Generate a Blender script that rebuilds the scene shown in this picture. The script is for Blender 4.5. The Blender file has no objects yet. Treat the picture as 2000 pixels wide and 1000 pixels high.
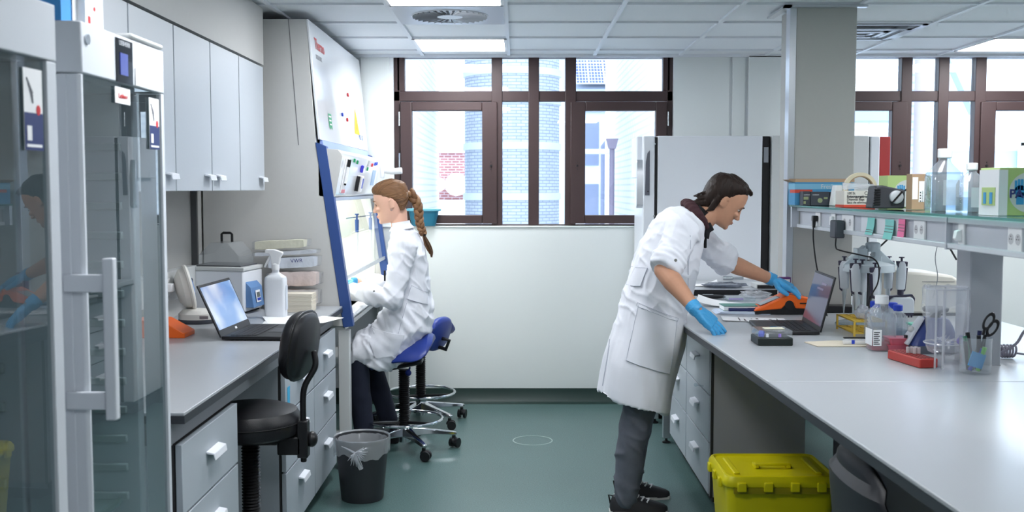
import bpy, bmesh, math, random
from mathutils import Vector, Matrix
from math import sin, cos, pi, atan, atan2, radians, sqrt
random.seed(4)
S = bpy.context.scene
COL = S.collection
# ------------------------------------------------------------ camera, world, exposure
cam_d = bpy.data.cameras.new('camera'); cam = bpy.data.objects.new('camera', cam_d); COL.objects.link(cam)
cam.location = (0, 0, 1.53)
cam.rotation_euler = (pi/2 - atan(132/2040), 0, atan(10/2040))
cam_d.sensor_width = 36; cam_d.lens = 36*2040/2000
cam_d.clip_start = .02; cam_d.clip_end = 200
cam_d.dof.use_dof = True; cam_d.dof.focus_distance = 5.2; cam_d.dof.aperture_fstop = 5.6
S.camera = cam
W_ = bpy.data.worlds.new('world'); S.world = W_; W_.use_nodes = True
bg = W_.node_tree.nodes['Background']; bg.inputs[0].default_value = (.91, .955, 1, 1); bg.inputs[1].default_value = 2.75
S.view_settings.view_transform = 'Standard'; S.view_settings.look = 'None'
S.view_settings.gamma = 1; S.view_settings.use_curve_mapping = False
S.view_settings.exposure = 1.25
PANEL = 11.0

# ------------------------------------------------------------ materials
def lin(c):
    return tuple(((v/255)/12.92 if v/255 <= .04045 else ((v/255+.055)/1.055)**2.4) for v in c)
MC = {}
def mat(name, rgb=(200,200,200), rough=.5, metal=0, spec=.5, noise=0, nscale=60, bump=0, bscale=200, emit=None, estr=0,
        trans=0, alpha=1, coat=0, ior=1.45, stretch=None, sheen=0):
    if name in MC: return MC[name]
    m = bpy.data.materials.new(name); m.use_nodes = True
    nt = m.node_tree; N = nt.nodes; L = nt.links; b = N['Principled BSDF']
    c = lin(rgb)
    b.inputs['Base Color'].default_value = (*c, 1); b.inputs['Roughness'].default_value = rough
    b.inputs['Metallic'].default_value = metal; b.inputs['Specular IOR Level'].default_value = spec
    b.inputs['Transmission Weight'].default_value = trans; b.inputs['Alpha'].default_value = alpha
    b.inputs['Coat Weight'].default_value = coat; b.inputs['IOR'].default_value = ior
    b.inputs['Sheen Weight'].default_value = sheen
    tc = N.new('ShaderNodeTexCoord'); mp = N.new('ShaderNodeMapping'); L.new(tc.outputs['Object'], mp.inputs[0])
    if stretch: mp.inputs['Scale'].default_value = stretch
    if noise:
        n = N.new('ShaderNodeTexNoise'); n.inputs['Scale'].default_value = nscale; n.inputs['Detail'].default_value = 4
        L.new(mp.outputs[0], n.inputs['Vector'])
        r = N.new('ShaderNodeMixRGB'); r.blend_type = 'MIX'
        r.inputs[1].default_value = (*[max(0, v*(1-noise)) for v in c], 1); r.inputs[2].default_value = (*[min(1, v*(1+noise)) for v in c], 1)
        L.new(n.outputs['Fac'], r.inputs[0]); L.new(r.outputs[0], b.inputs['Base Color'])
    if bump:
        n = N.new('ShaderNodeTexNoise'); n.inputs['Scale'].default_value = bscale; n.inputs['Detail'].default_value = 5
        L.new(mp.outputs[0], n.inputs['Vector'])
        bp = N.new('ShaderNodeBump'); bp.inputs['Strength'].default_value = bump; bp.inputs['Distance'].default_value = .01
        L.new(n.outputs['Fac'], bp.inputs['Height']); L.new(bp.outputs[0], b.inputs['Normal'])
    if emit is not None:
        b.inputs['Emission Color'].default_value = (*lin(emit), 1); b.inputs['Emission Strength'].default_value = estr
    MC[name] = m
    return m
def glass(name, tint=(255,255,255), ior=1.45, rough=0.0, op=0.0, opc=(220,230,235)):
    """thin pane: fresnel mix of transparent and glossy (plus a little diffuse film)"""
    if name in MC: return MC[name]
    m = bpy.data.materials.new(name); m.use_nodes = True
    nt = m.node_tree; N = nt.nodes; L = nt.links; N.remove(N['Principled BSDF']); out = N['Material Output']
    t = N.new('ShaderNodeBsdfTransparent'); t.inputs[0].default_value = (*lin(tint), 1)
    g = N.new('ShaderNodeBsdfGlossy'); g.inputs['Roughness'].default_value = rough
    f = N.new('ShaderNodeFresnel'); ge = N.new('ShaderNodeNewGeometry'); mi = N.new('ShaderNodeMix'); mi.data_type = 'FLOAT'
    mi.inputs[2].default_value = ior; mi.inputs[3].default_value = 1/ior; L.new(ge.outputs['Backfacing'], mi.inputs[0]); L.new(mi.outputs[0], f.inputs[0])
    x = N.new('ShaderNodeMixShader'); L.new(f.outputs[0], x.inputs[0]); 
    if op:
        d = N.new('ShaderNodeBsdfDiffuse'); d.inputs[0].default_value = (*lin(opc), 1)
        y = N.new('ShaderNodeMixShader'); y.inputs[0].default_value = op
        L.new(t.outputs[0], y.inputs[1]); L.new(d.outputs[0], y.inputs[2]); L.new(y.outputs[0], x.inputs[1])
    else: L.new(t.outputs[0], x.inputs[1])
    L.new(g.outputs[0], x.inputs[2]); L.new(x.outputs[0], out.inputs[0])
    MC[name] = m
    return m
def brick(name, c1, c2, mortar, scale=1, radial=None, axis='x', rough=.9, bw=.22, bh=.075, ms=.012):
    """brick wall; axis = the horizontal direction the courses run along; radial=(cx,cy,r) for a round tower"""
    m = bpy.data.materials.new(name); m.use_nodes = True
    nt = m.node_tree; N = nt.nodes; L = nt.links; b = N['Principled BSDF']; b.inputs['Roughness'].default_value = rough
    g = N.new('ShaderNodeNewGeometry'); s = N.new('ShaderNodeSeparateXYZ'); L.new(g.outputs['Position'], s.inputs[0])
    cb = N.new('ShaderNodeCombineXYZ')
    if radial:
        a = N.new('ShaderNodeMath'); a.operation = 'SUBTRACT'; L.new(s.outputs[0], a.inputs[0]); a.inputs[1].default_value = radial[0]
        c = N.new('ShaderNodeMath'); c.operation = 'SUBTRACT'; L.new(s.outputs[1], c.inputs[0]); c.inputs[1].default_value = radial[1]
        t = N.new('ShaderNodeMath'); t.operation = 'ARCTAN2'; L.new(a.outputs[0], t.inputs[0]); L.new(c.outputs[0], t.inputs[1])
        q = N.new('ShaderNodeMath'); q.operation = 'MULTIPLY'; L.new(t.outputs[0], q.inputs[0]); q.inputs[1].default_value = radial[2]
        L.new(q.outputs[0], cb.inputs[0])
    else: L.new(s.outputs[0 if axis == 'x' else 1], cb.inputs[0])
    L.new(s.outputs[2], cb.inputs[1])
    k = N.new('ShaderNodeTexBrick'); L.new(cb.outputs[0], k.inputs['Vector'])
    k.inputs['Color1'].default_value = (*lin(c1), 1); k.inputs['Color2'].default_value = (*lin(c2), 1); k.inputs['Mortar'].default_value = (*lin(mortar), 1)
    k.inputs['Scale'].default_value = scale; k.inputs['Mortar Size'].default_value = ms
    k.inputs['Brick Width'].default_value = bw; k.inputs['Row Height'].default_value = bh
    L.new(k.outputs['Color'], b.inputs['Base Color'])
    return m

white_wall = mat('painted_wall', (228,232,234), .55, noise=.015, bump=.03, bscale=300)
grey_wall = mat('grey_panel_wall', (188,188,186), .6, noise=.02)
worktop_m = mat('grey_worktop', (172,176,181), .28, noise=.05, nscale=400, bump=.01, bscale=500)
edge_m = mat('dark_worktop_edge', (52,56,62), .4)
lam = mat('grey_laminate', (176,184,192), .42, noise=.02, nscale=200)
lam_w = mat('wall_cabinet_laminate', (190,197,205), .42, noise=.02, nscale=200)
carc = mat('dark_carcass', (48,48,50), .5)
alu = mat('satin_aluminium', (205,208,214), .3, metal=.85)
handle_m = mat('white_handle', (235,238,245), .35)
steel = mat('steel', (200,205,210), .22, metal=1)
chrome = mat('chrome', (225,228,232), .1, metal=1)
wht = mat('white_enamel', (228,232,238), .35)
whtp = mat('white_plastic', (235,236,238), .4)
offw = mat('off_white_plastic', (222,220,214), .45)
greyp = mat('grey_plastic', (150,155,162), .45)
lgrey = mat('light_grey_enamel', (205,208,208), .4, noise=.01)
blackp = mat('black_plastic', (22,22,25), .4)
blackr = mat('black_rubber', (26,26,28), .65)
leather = mat('black_vinyl', (24,24,28), .38, bump=.08, bscale=250)
blue_v = mat('blue_vinyl', (36,58,140), .36, bump=.05, bscale=250)
blue_p = mat('blue_trim', (52,80,140), .4)
brown = mat('brown_window_frame', (66,50,50), .45, noise=.06, nscale=80)
paper = mat('paper', (240,241,243), .8)
ink = mat('ink', (40,42,48), .7)
redm = mat('red_print', (205,40,45), .5)
greenm = mat('green_plastic', (30,150,95), .45)
bluem = mat('blue_plastic', (40,70,190), .45)
yelm = mat('yellow_bin_plastic', (222,210,10), .38, noise=.03, nscale=8)
orangem = mat('orange_plastic', (242,105,30), .4)
card = mat('brown_cardboard', (168,140,112), .8)
clear = glass('clear_plastic', (246,250,252), 1.42, .05, .10)
clear2 = glass('clear_acrylic', (250,252,253), 1.5, .02, .12, (225,230,235))
bott_m = glass('bottle_plastic', (244,247,250), 1.5, .06, .20, (216,222,230))
film = glass('plastic_film', (250,251,253), 1.5, .18, .28, (240,243,248))
pane_m = glass('window_glass', (240,248,252), 1.5)
dglass = glass('fridge_door_glass', (208,220,222), 2.4, 0.0, .03, (190,205,210))
sashg = glass('sash_glass', (245,250,250), 1.3, 0.0)
shelfg = glass('green_edge_glass', (190,225,218), 1.5)
shelfe = mat('glass_edge', (70,150,140), .2, trans=.3)
skin_m = mat('skin_light', (226,178,156), .5, noise=.04, nscale=30, bump=.02, bscale=300)
skin_t = mat('skin_tan', (196,146,118), .5, noise=.06, nscale=40, bump=.03, bscale=300)
coat_m = mat('lab_coat_cotton', (232,234,242), .85, bump=.06, bscale=500, sheen=.1)
glove_m = mat('blue_nitrile', (70,160,215), .4, bump=.12, bscale=90)
jeans_m = mat('grey_denim', (98,102,112), .85, noise=.18, nscale=30, bump=.1, bscale=400)
navy_m = mat('navy_denim', (24,30,48), .85, noise=.1, bump=.1, bscale=300)

# ------------------------------------------------------------ mesh helpers
WM = {}
def wm(o):
    return WM.get(o.name, Matrix.Identity(4))
class M:
    def __init__(s): s.v = []; s.f = []; s.mi = []; s.cur = 0
    def add(s, vs, fs):
        o = len(s.v); s.v += [tuple(v) for v in vs]; s.f += [tuple(i+o for i in f) for f in fs]; s.mi += [s.cur]*len(fs); return s
    def box(s, a, b, R=None, c=None):
        x0,x1 = sorted((a[0],b[0])); y0,y1 = sorted((a[1],b[1])); z0,z1 = sorted((a[2],b[2]))
        v = [(x0,y0,z0),(x1,y0,z0),(x1,y1,z0),(x0,y1,z0),(x0,y0,z1),(x1,y0,z1),(x1,y1,z1),(x0,y1,z1)]
        if R is not None:
            c = Vector(c if c is not None else (0,0,0)); v = [R @ (Vector(p)-c) + c for p in v]
        return s.add(v, [(0,3,2,1),(4,5,6,7),(0,1,5,4),(1,2,6,5),(2,3,7,6),(3,0,4,7)])
    def prism(s, pts, lo, hi, axis='y'):
        n = len(pts)
        def P(p, t): return {'y': (p[0],t,p[1]), 'x': (t,p[0],p[1]), 'z': (p[0],p[1],t)}[axis]
        v = [P(p,lo) for p in pts] + [P(p,hi) for p in pts]
        return s.add(v, [tuple(range(n))[::-1], tuple(range(n,2*n))] + [(i,(i+1)%n,n+(i+1)%n,n+i) for i in range(n)])
    def quad(s, *p): return s.add(p, [tuple(range(len(p)))])
    def loft(s, rings, cap=True, closed=True):
        n = len(rings[0]); v = [p for r in rings for p in r]; f = []
        for k in range(len(rings)-1):
            for i in range(n if closed else n-1):
                j = (i+1) % n; f.append((k*n+i, k*n+j, (k+1)*n+j, (k+1)*n+i))
        if cap: f.append(tuple(range(n))[::-1]); f.append(tuple((len(rings)-1)*n+i for i in range(n)))
        return s.add(v, f)
    def cyl(s, p0, p1, r0, r1=None, n=20, cap=True):
        r1 = r0 if r1 is None else r1; p0, p1 = Vector(p0), Vector(p1); d = (p1-p0).normalized()
        a = d.orthogonal().normalized(); b = d.cross(a)
        ring = lambda c, r: [c + a*(r*cos(2*pi*i/n)) + b*(r*sin(2*pi*i/n)) for i in range(n)]
        return s.loft([ring(p0,r0), ring(p1,r1)], cap)
    def lathe(s, c, prof, n=28, cap=True, sx=1, sy=1):
        c = Vector(c)
        return s.loft([[c+Vector((sx*r*cos(2*pi*i/n), sy*r*sin(2*pi*i/n), z)) for i in range(n)] for r,z in prof], cap)
    def tube(s, pts, r, n=8, cap=True):
        pts = [Vector(p) for p in pts]; rs = r if hasattr(r,'__len__') else [r]*len(pts); rings = []; a = None
        for k,p in enumerate(pts):
            d = (pts[min(k+1,len(pts)-1)]-pts[max(k-1,0)]).normalized()
            a = d.orthogonal().normalized() if a is None else (a - d*a.dot(d)).normalized()
            b = d.cross(a); rings.append([p + (a*cos(2*pi*i/n)+b*sin(2*pi*i/n))*rs[k] for i in range(n)])
        return s.loft(rings, cap)
    def torus(s, c, R, r, n=40, m=8, sx=1, sy=1):
        c = Vector(c); v = []; f = []
        for i in range(n):
            t = 2*pi*i/n
            for j in range(m):
                u = 2*pi*j/m; v.append(c+Vector(((R+r*cos(u))*cos(t)*sx, (R+r*cos(u))*sin(t)*sy, r*sin(u))))
        for i in range(n):
            for j in range(m):
                f.append((i*m+j, ((i+1)%n)*m+j, ((i+1)%n)*m+(j+1)%m, i*m+(j+1)%m))
        return s.add(v, f)
    def sph(s, c, r, n=16, m=10, R=None):
        r = r if hasattr(r,'__len__') else (r,r,r); c = Vector(c); rings = []
        for k in range(1,m):
            t = pi*k/m; ring = []
            for i in range(n):
                q = Vector((r[0]*sin(t)*cos(2*pi*i/n), r[1]*sin(t)*sin(2*pi*i/n), -r[2]*cos(t)))
                ring.append(c + (R @ q if R is not None else q))
            rings.append(ring)
        o = len(s.v); s.loft(rings, False)
        a = Vector((0,0,-r[2])); b = Vector((0,0,r[2]))
        if R is not None: a = R @ a; b = R @ b
        s.v += [tuple(c+a), tuple(c+b)]; e = len(s.v); L0 = (m-2)*n
        for i in range(n):
            s.f.append((o+(i+1)%n, o+i, e-2)); s.f.append((o+L0+i, o+L0+(i+1)%n, e-1)); s.mi += [s.cur]*2
        return s
    def xf(s, mx): s.v = [tuple(mx @ Vector(p)) for p in s.v]; return s
    def build(s, name, m, parent=None, bevel=0, seg=2, world=True, origin=None, ang=35, fix=True, smooth=True, sub=0):
        me = bpy.data.meshes.new(name); v = s.v
        if parent is not None and world:
            iv = wm(parent).inverted(); v = [tuple(iv @ Vector(p)) for p in v]
        if origin is not None: v = [(p[0]-origin[0], p[1]-origin[1], p[2]-origin[2]) for p in v]
        me.from_pydata(v, [], s.f)
        if fix:
            bm = bmesh.new(); bm.from_mesh(me); bmesh.ops.recalc_face_normals(bm, faces=bm.faces); bm.to_mesh(me); bm.free()
        for q in (m if isinstance(m, (list,tuple)) else [m]): me.materials.append(q)
        me.polygons.foreach_set('material_index', s.mi)
        if smooth:
            me.polygons.foreach_set('use_smooth', [True]*len(me.polygons)); me.set_sharp_from_angle(angle=radians(ang))
        me.update()
        o = bpy.data.objects.new(name, me); COL.objects.link(o)
        if origin is not None: o.location = origin
        if parent is not None:
            o.parent = parent; WM[o.name] = wm(parent)
        elif origin is not None: WM[o.name] = Matrix.Translation(origin)
        if bevel:
            b = o.modifiers.new('bevel','BEVEL'); b.width = bevel; b.segments = seg; b.limit_method = 'ANGLE'; b.angle_limit = radians(40)
        if sub:
            b = o.modifiers.new('sub','SUBSURF'); b.levels = sub; b.render_levels = sub
        return o
def tag(o, label=None, cat=None, group=None, kind=None):
    if label: o['label'] = label
    if cat: o['category'] = cat
    if group: o['group'] = group
    if kind: o['kind'] = kind
    return o
def thing(name, label, cat, loc=(0,0,0), rz=0, group=None):
    o = bpy.data.objects.new(name, None); COL.objects.link(o); o.location = loc; o.rotation_euler = (0,0,rz); o.empty_display_size = .05
    WM[o.name] = Matrix.Translation(loc) @ Matrix.Rotation(rz,4,'Z')
    return tag(o, label, cat, group)
def struct(name, mb, m, **k):
    o = mb.build(name, m, **k); o['kind'] = 'structure'; return o
def kids(o): return [c for c in bpy.data.objects if c.parent == o]
def dup(root, loc, rz=None, label=None, group=None, par=None):
    r = root.copy(); COL.objects.link(r)
    if par is not None: r.parent = par
    else:
        r.location = loc
        if rz is not None: r.rotation_euler = (0,0,rz)
        if label: r['label'] = label
        if group: r['group'] = group
        WM[r.name] = Matrix.Translation(loc) @ Matrix.Rotation(r.rotation_euler[2],4,'Z')
    for c in kids(root): dup(c, None, par=r)
    return r
def text(name, body, size, m, parent, loc, rot=(pi/2,0,0), ext=.0004, align='LEFT', world=True, sx=1, bold=0):
    cu = bpy.data.curves.new(name,'FONT'); cu.body = body; cu.size = size; cu.extrude = ext; cu.align_x = align; cu.align_y = 'CENTER'
    cu.offset = bold
    t = bpy.data.objects.new(name+'_tmp', cu); COL.objects.link(t)
    dg = bpy.context.evaluated_depsgraph_get(); dg.update()
    me = bpy.data.meshes.new_from_object(t.evaluated_get(dg)); bpy.data.objects.remove(t)
    if hasattr(rot, 'to_4x4'): R = rot.to_4x4()
    else:
        from mathutils import Euler
        R = Euler(rot).to_matrix().to_4x4()
    mx = Matrix.Translation(loc) @ R @ Matrix.Diagonal((sx,1,1,1))
    if world and parent is not None: mx = wm(parent).inverted() @ mx
    me.transform(mx); me.materials.clear(); me.materials.append(m)
    o = bpy.data.objects.new(name, me); COL.objects.link(o); o.parent = parent; WM[o.name] = wm(parent)
    return o
def catmull(pts, n=6):
    P = [Vector(p) for p in pts]; P = [P[0]*2-P[1]] + P + [P[-1]*2-P[-2]]; out = []
    for i in range(1, len(P)-2):
        for k in range(n):
            t = k/n; a,b,c,d = P[i-1:i+3]
            out.append(.5*((2*b)+(c-a)*t+(2*a-5*b+4*c-d)*t*t+(3*b-a-3*c+d)*t**3))
    out.append(P[-2]); return out
def rrect(x0,x1,y0,y1,r,n=4):
    out = []
    for cx,cy,a in ((x1-r,y1-r,0),(x0+r,y1-r,pi/2),(x0+r,y0+r,pi),(x1-r,y0+r,3*pi/2)):
        for k in range(n+1): out.append((cx+r*cos(a+pi/2*k/n), cy+r*sin(a+pi/2*k/n)))
    return out
RZ = lambda a: Matrix.Rotation(a,3,'Z')
RX = lambda a: Matrix.Rotation(a,3,'X')
RY = lambda a: Matrix.Rotation(a,3,'Y')

# ============================================================ SETTING
YB, ZC, XL, XR, YF = 7.41, 2.455, -1.69, 4.4, -1.6
# floor: green speckled vinyl
fm = bpy.data.materials.new('green_vinyl_floor'); fm.use_nodes = True
_n = fm.node_tree.nodes; _l = fm.node_tree.links; _b = _n['Principled BSDF']; _b.inputs['Roughness'].default_value = .33
_tc = _n.new('ShaderNodeTexCoord'); _t1 = _n.new('ShaderNodeTexNoise'); _t1.inputs['Scale'].default_value = 160; _t1.inputs['Detail'].default_value = 3
_t2 = _n.new('ShaderNodeTexNoise'); _t2.inputs['Scale'].default_value = 1.6
_r = _n.new('ShaderNodeValToRGB'); _r.color_ramp.elements[0].position = .35; _r.color_ramp.elements[0].color = (*lin((74,100,98)),1)
_r.color_ramp.elements[1].position = .68; _r.color_ramp.elements[1].color = (*lin((100,130,128)),1)
_l.new(_tc.outputs['Object'], _t1.inputs['Vector']); _l.new(_tc.outputs['Object'], _t2.inputs['Vector']); _l.new(_t1.outputs['Fac'], _r.inputs[0])
_mx = _n.new('ShaderNodeMixRGB'); _mx.blend_type = 'MULTIPLY'; _mx.inputs[0].default_value = .25; _l.new(_r.outputs[0], _mx.inputs[1]); _l.new(_t2.outputs['Fac'], _mx.inputs[2])
_l.new(_mx.outputs[0], _b.inputs['Base Color'])
_bp = _n.new('ShaderNodeBump'); _bp.inputs['Strength'].default_value = .03; _bp.inputs['Distance'].default_value = .01; _l.new(_t1.outputs['Fac'], _bp.inputs['Height']); _l.new(_bp.outputs[0], _b.inputs['Normal'])
struct('floor', M().box((XL-.1,YF-.1,-.1),(XR+.1,YB+.3,0)), fm)
struct('ceiling', M().box((XL-.1,YF-.1,ZC+.012),(XR+.1,YB+.3,ZC+.1)), mat('ceiling_tile', (232,236,240), .85, bump=.15, bscale=350, noise=.02))
m = M()
for i in range(-2, 9):
    x = -.66+.6*i
    if XL < x < XR: m.box((x-.012,YF,ZC),(x+.012,YB,ZC+.014))
rows = [7.13-.59*j for j in range(0,15)]
for y in rows:
    if y > YF: m.box((XL,y-.009,ZC+.001),(XR,y+.009,ZC+.014))
m.box((XL,YB-.03,ZC-.008),(XR,YB,ZC+.012)); m.box((XL,YF,ZC-.008),(XL+.03,YB,ZC+.012)); m.box((XR-.03,YF,ZC-.008),(XR,YB,ZC+.012))
struct('trim_1', m, mat('ceiling_grid_white', (226,230,236), .45))
struct('wall_left', M().box((XL-.1,YF-.1,0),(XL,YB+.3,ZC+.05)), grey_wall)
struct('wall_right', M().box((XR,YF-.1,0),(XR+.1,YB+.3,ZC+.05)), white_wall)
struct('wall_front', M().box((XL-.1,YF-.1,0),(XR+.1,YF,ZC+.05)), white_wall)
# back wall with two openings
m = M(); WX = [(-.872,1.10),(2.02,3.99)]; ZS = 1.262
m.box((XL-.1,YB,0),(XR+.1,YB+.3,ZS)); m.box((XL-.1,YB,ZS),(WX[0][0],YB+.3,ZC+.05)); m.box((WX[0][1],YB,ZS),(WX[1][0],YB+.3,ZC+.05)); m.box((WX[1][1],YB,ZS),(XR+.1,YB+.3,ZC+.05))
struct('wall_back', m, white_wall)
m = M(); m.box((-1.0,YB-.014,.10),(XR,YB,ZS-.002)); m.box((-1.0,YB-.022,ZS-.008),(XR,YB+.05,ZS+.003))
m.box((1.10,YB-.012,ZS),(1.49,YB,ZC)); m.box((1.51,YB-.012,ZS),(1.60,YB,ZC)); m.box((1.62,YB-.03,ZS),(2.02,YB,ZC)); m.box((-1.1,YB-.012,ZS),(-.9,YB,ZC))
struct('trim_2', m, mat('white_wall_panel', (226,231,230), .4), bevel=.002)
m = M(); m.prism([(YB-.016,0),(YB-.016,.105),(YB-.022,.105),(YB-.026,.04),(YB-.045,.012),(YB-.07,.003),(YB-.07,0)], -1.6, XR, 'x')
struct('baseboard_back', m, mat('dark_green_cove', (38,58,54), .4))
# worn ring mark on the floor
m = M(); m.lathe((.095,6.27,.0), [(.122,.0002),(.122,.0012),(.115,.0012),(.115,.0002)], 48, cap=False)
struct('trim_3', m, mat('pale_ring_mark', (170,186,182), .5))
# grey soffit over the wall cabinets
struct('trim_4', M().box((XL,.2,2.165),(-1.31,5.44,ZC)), grey_wall)
struct('trim_5', M().box((XL,5.40,.9),(XL+.03,5.425,2.1)), mat('dark_rail', (88,90,92), .5))
# column
m = M(); m.box((1.419,5.38,.9),(1.727,5.68,ZC)); struct('column', m, mat('column_grey', (176,176,172), .5, noise=.02), bevel=.004)
m = M(); m.box((1.386,5.376,.9),(1.4185,5.45,ZC)); m.box((1.35,5.34,ZC-.012),(1.77,5.38,ZC-.002)); m.box((1.35,5.34,ZC-.012),(1.386,5.72,ZC-.002))
struct('trim_6', m, alu)

# windows
def window(n, dx):
    r = thing('window_%d'%n, None, None, (.115+dx, YB+.06, ZS)); r['kind'] = 'structure'
    Y0, Y1 = YB+.035, YB+.105
    def X(a): return a+dx
    m = M()
    def fb(x0,x1,z0,z1,y0=Y0,y1=Y1): m.box((X(x0),y0,z0),(X(x1),y1,z1))
    fb(-.872,1.10,ZS+.003,1.275); fb(-.872,1.10,2.145,2.217); fb(-.872,1.10,2.449,2.49)
    fb(-.872,-.83,1.27,2.49); fb(1.06,1.10,1.27,2.49)
    for a,b in ((-.181,-.105),(.08,.155),(.34,.416)): fb(a,b,1.27,2.46, Y0-.01)
    fb(-.85,-.796,2.217,2.46); fb(1.03,1.08,2.217,2.46)
    m.build('window_frame', brown, r, bevel=.004)
    for s, (a,b,c,d) in (('l',(-.826,-.181+.04,-.744,-.248)), ('r',(.416-.04,1.058,.482,.978))):
        m = M(); y0 = Y0-.028; y1 = Y1-.02
        m.box((X(a),y0,1.28),(X(c),y1,2.14)); m.box((X(d),y0,1.28),(X(b),y1,2.14)); m.box((X(c),y0,1.28),(X(d),y1,1.341)); m.box((X(c),y0,2.077),(X(d),y1,2.14))
        cs = m.build('casement', brown, r, bevel=.006)
        hx = X(-.185) if s == 'l' else X(.425)
        m = M(); m.cyl((hx,y0-.008,1.69),(hx,y0,1.69),.008,n=12); m.cyl((hx,y0-.005,1.715),(hx,y0,1.715),.0035,n=8); m.cyl((hx,y0-.005,1.665),(hx,y0,1.665),.0035,n=8)
        m.build('window_lock', blackp, cs)
        kx = X(-.832) if s == 'l' else X(1.064)
        for z in (1.73,2.02):
            M().cyl((kx,y0-.004,z-.05),(kx,y0-.004,z+.05),.0055,n=10).build('hinge', steel, cs)
        M().box((X(c),Y0+.03,1.341),(X(d),Y0+.036,2.077)).build('pane', pane_m, cs)
    for a,b in ((-.796,-.181),(-.105,.08),(.155,.34),(.416,1.03)):
        M().box((X(a),Y0+.03,2.217),(X(b),Y0+.036,2.449)).build('pane', pane_m, r)
    for a,b in ((-.105,.08),(.155,.34)):
        M().box((X(a),Y0+.03,1.275),(X(b),Y0+.036,2.145)).build('pane', pane_m, r)
window(1, 0); window(2, 2.89)

# ceiling panels, vents
panel_e = mat('lit_diffuser', (255,255,255), .5, emit=(250,252,255), estr=PANEL)
def ceil_light(x, y, label):
    t = thing('ceiling_light', label, 'ceiling light', (x+.3,y-.295,ZC-.004), 0, 'square ceiling light panels')
    m = M(); a=.295; b=.28
    for c in ((-a,-a,-a+.018,a),(a-.018,-a,a,a),(-a,-a,a,-a+.018),(-a,a-.018,a,a)): m.box((c[0],c[1],0),(c[2],c[3],.012))
    m.build('frame', whtp, t, world=False)
    M().box((-b,-b,.003),(b,b,.009)).build('diffuser', panel_e, t, world=False)
    return t
ceil_light(-.66, 7.13, 'square lit ceiling panel next to the back wall, above the left half of the window')
ceil_light(-.66, 5.36, 'lit ceiling panel cut by the top of the picture in front of the round vent')
ceil_light(2.94, 7.13, 'square lit ceiling panel at far right above the second window')
for x,y,l in ((-.66,3.0,'added unseen ceiling panel over the left worktop'),(1.14,3.59,'added unseen ceiling panel over the near half of the island'),(2.94,3.59,'added unseen ceiling panel over the far side of the island'),
    (.54,.64,'added unseen ceiling panel above the camera'),(2.94,5.36,'added unseen ceiling panel right of the column')):
    ceil_light(x, y, l)  # panels out of view, added to light the foreground
t = thing('ceiling_air_diffuser', 'square metal ceiling plate with a round swirl of radial slots between two lit panels', 'air vent', (-.36,5.665,ZC))
M().box((-.288,-.285,-.004),(.288,.285,.006)).build('plate', mat('vent_plate', (196,200,206), .35, metal=.4), t, world=False)
m = M()
for k in range(32):
    a = 2*pi*k/32; R = RZ(a)
    m.box((.07,-.009,-.0065),(.2,.003,-.004), R, (0,0,0))
m.build('slot', mat('vent_slot', (58,60,66), .6), t, world=False)
m = M()
for k in range(32):
    a = 2*pi*k/32+.06; R = RZ(a)
    m.add([R @ Vector(p) for p in ((.07,.0,-.0066),(.2,.006,-.0066),(.2,.014,-.016),(.07,.004,-.012))], [(0,1,2,3)])
m.cyl((0,0,-.010),(0,0,-.004),.068,n=32); m.torus((0,0,-.005),.203,.004,48,6)
m.build('blade', mat('vent_blade', (214,216,222), .35), t, world=False)
t = thing('ceiling_vent_grille', 'square louvred ceiling vent behind the column at upper right', 'air vent', (2.03,6.25,ZC))
m = M()
for k,(a,z) in enumerate(((.285,-.006),(.22,-.022),(.17,-.016),(.12,-.022),(.07,-.018))):
    w = .028
    for q in ((-a,-a,a,-a+w),(-a,a-w,a,a),(-a,-a,-a+w,a),(a-w,-a,a,a)): m.box((q[0],q[1],z),(q[2],q[3],z+.006))
m.build('louvre', mat('vent_plate'), t, world=False)
M().box((-.28,-.28,.0),(.28,.28,.006)).build('backing', mat('vent_backing', (120,124,130), .6), t, world=False)

# ============================================================ OUTSIDE
def out(name, mb, m, label, cat, **k): return tag(mb.build(name, m, **k), label, cat)
wb = brick('white_brick_y', (230,232,238), (224,227,233), (200,204,216), axis='y')
wbx = brick('white_brick_x', (226,230,236), (220,225,234), (184,196,216), axis='x')
out('side_building', M().box((-2.6,8.6,-3),(-1.12,15,9)), wb, 'white brick building wall running away outside the left half of the first window', 'building')
out('neighbour_building', M().box((1.34,10.4,-3),(2.4,16,9)), wb, 'white brick building wall running away outside the right pane of the first window', 'building')
t = thing('round_tower', 'round pale brick tower with stone bands outside the middle panes', 'tower', (-.07,14.6,-3))
bt = brick('tower_brick', (208,212,218), (192,197,206), (152,160,180), radial=(-.07,14.6,.66), bw=.13, bh=.042, ms=.006)
M().cyl((-.07,14.6,-3),(-.07,14.6,8),.66,n=56,cap=True).build('shaft', bt, t)
for z in (-.2,.72,1.42,2.1,2.72,3.1):
    M().lathe((-.07,14.6,z),[(.665,-.05),(.685,-.045),(.685,.045),(.665,.05)],56).build('stone_band', mat('pale_stone', (222,228,238), .9), t)
t = thing('red_brick_house', 'distant red brick house with satellite dishes seen in the left casement', 'building', (-2,30,-3))
M().box((-4,30,-3),(-.9,33,2.55)).build('wall', brick('red_brick', (150,96,98), (136,86,90), (176,160,166)), t)
M().box((-4,29.8,2.55),(-.9,33,2.7)).build('parapet', mat('pale_stone'), t)
M().box((-4,29,-3),(-.9,29.9,1.2)).build('balcony_wall', mat('pale_concrete', (212,218,226), .9), t)
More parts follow.
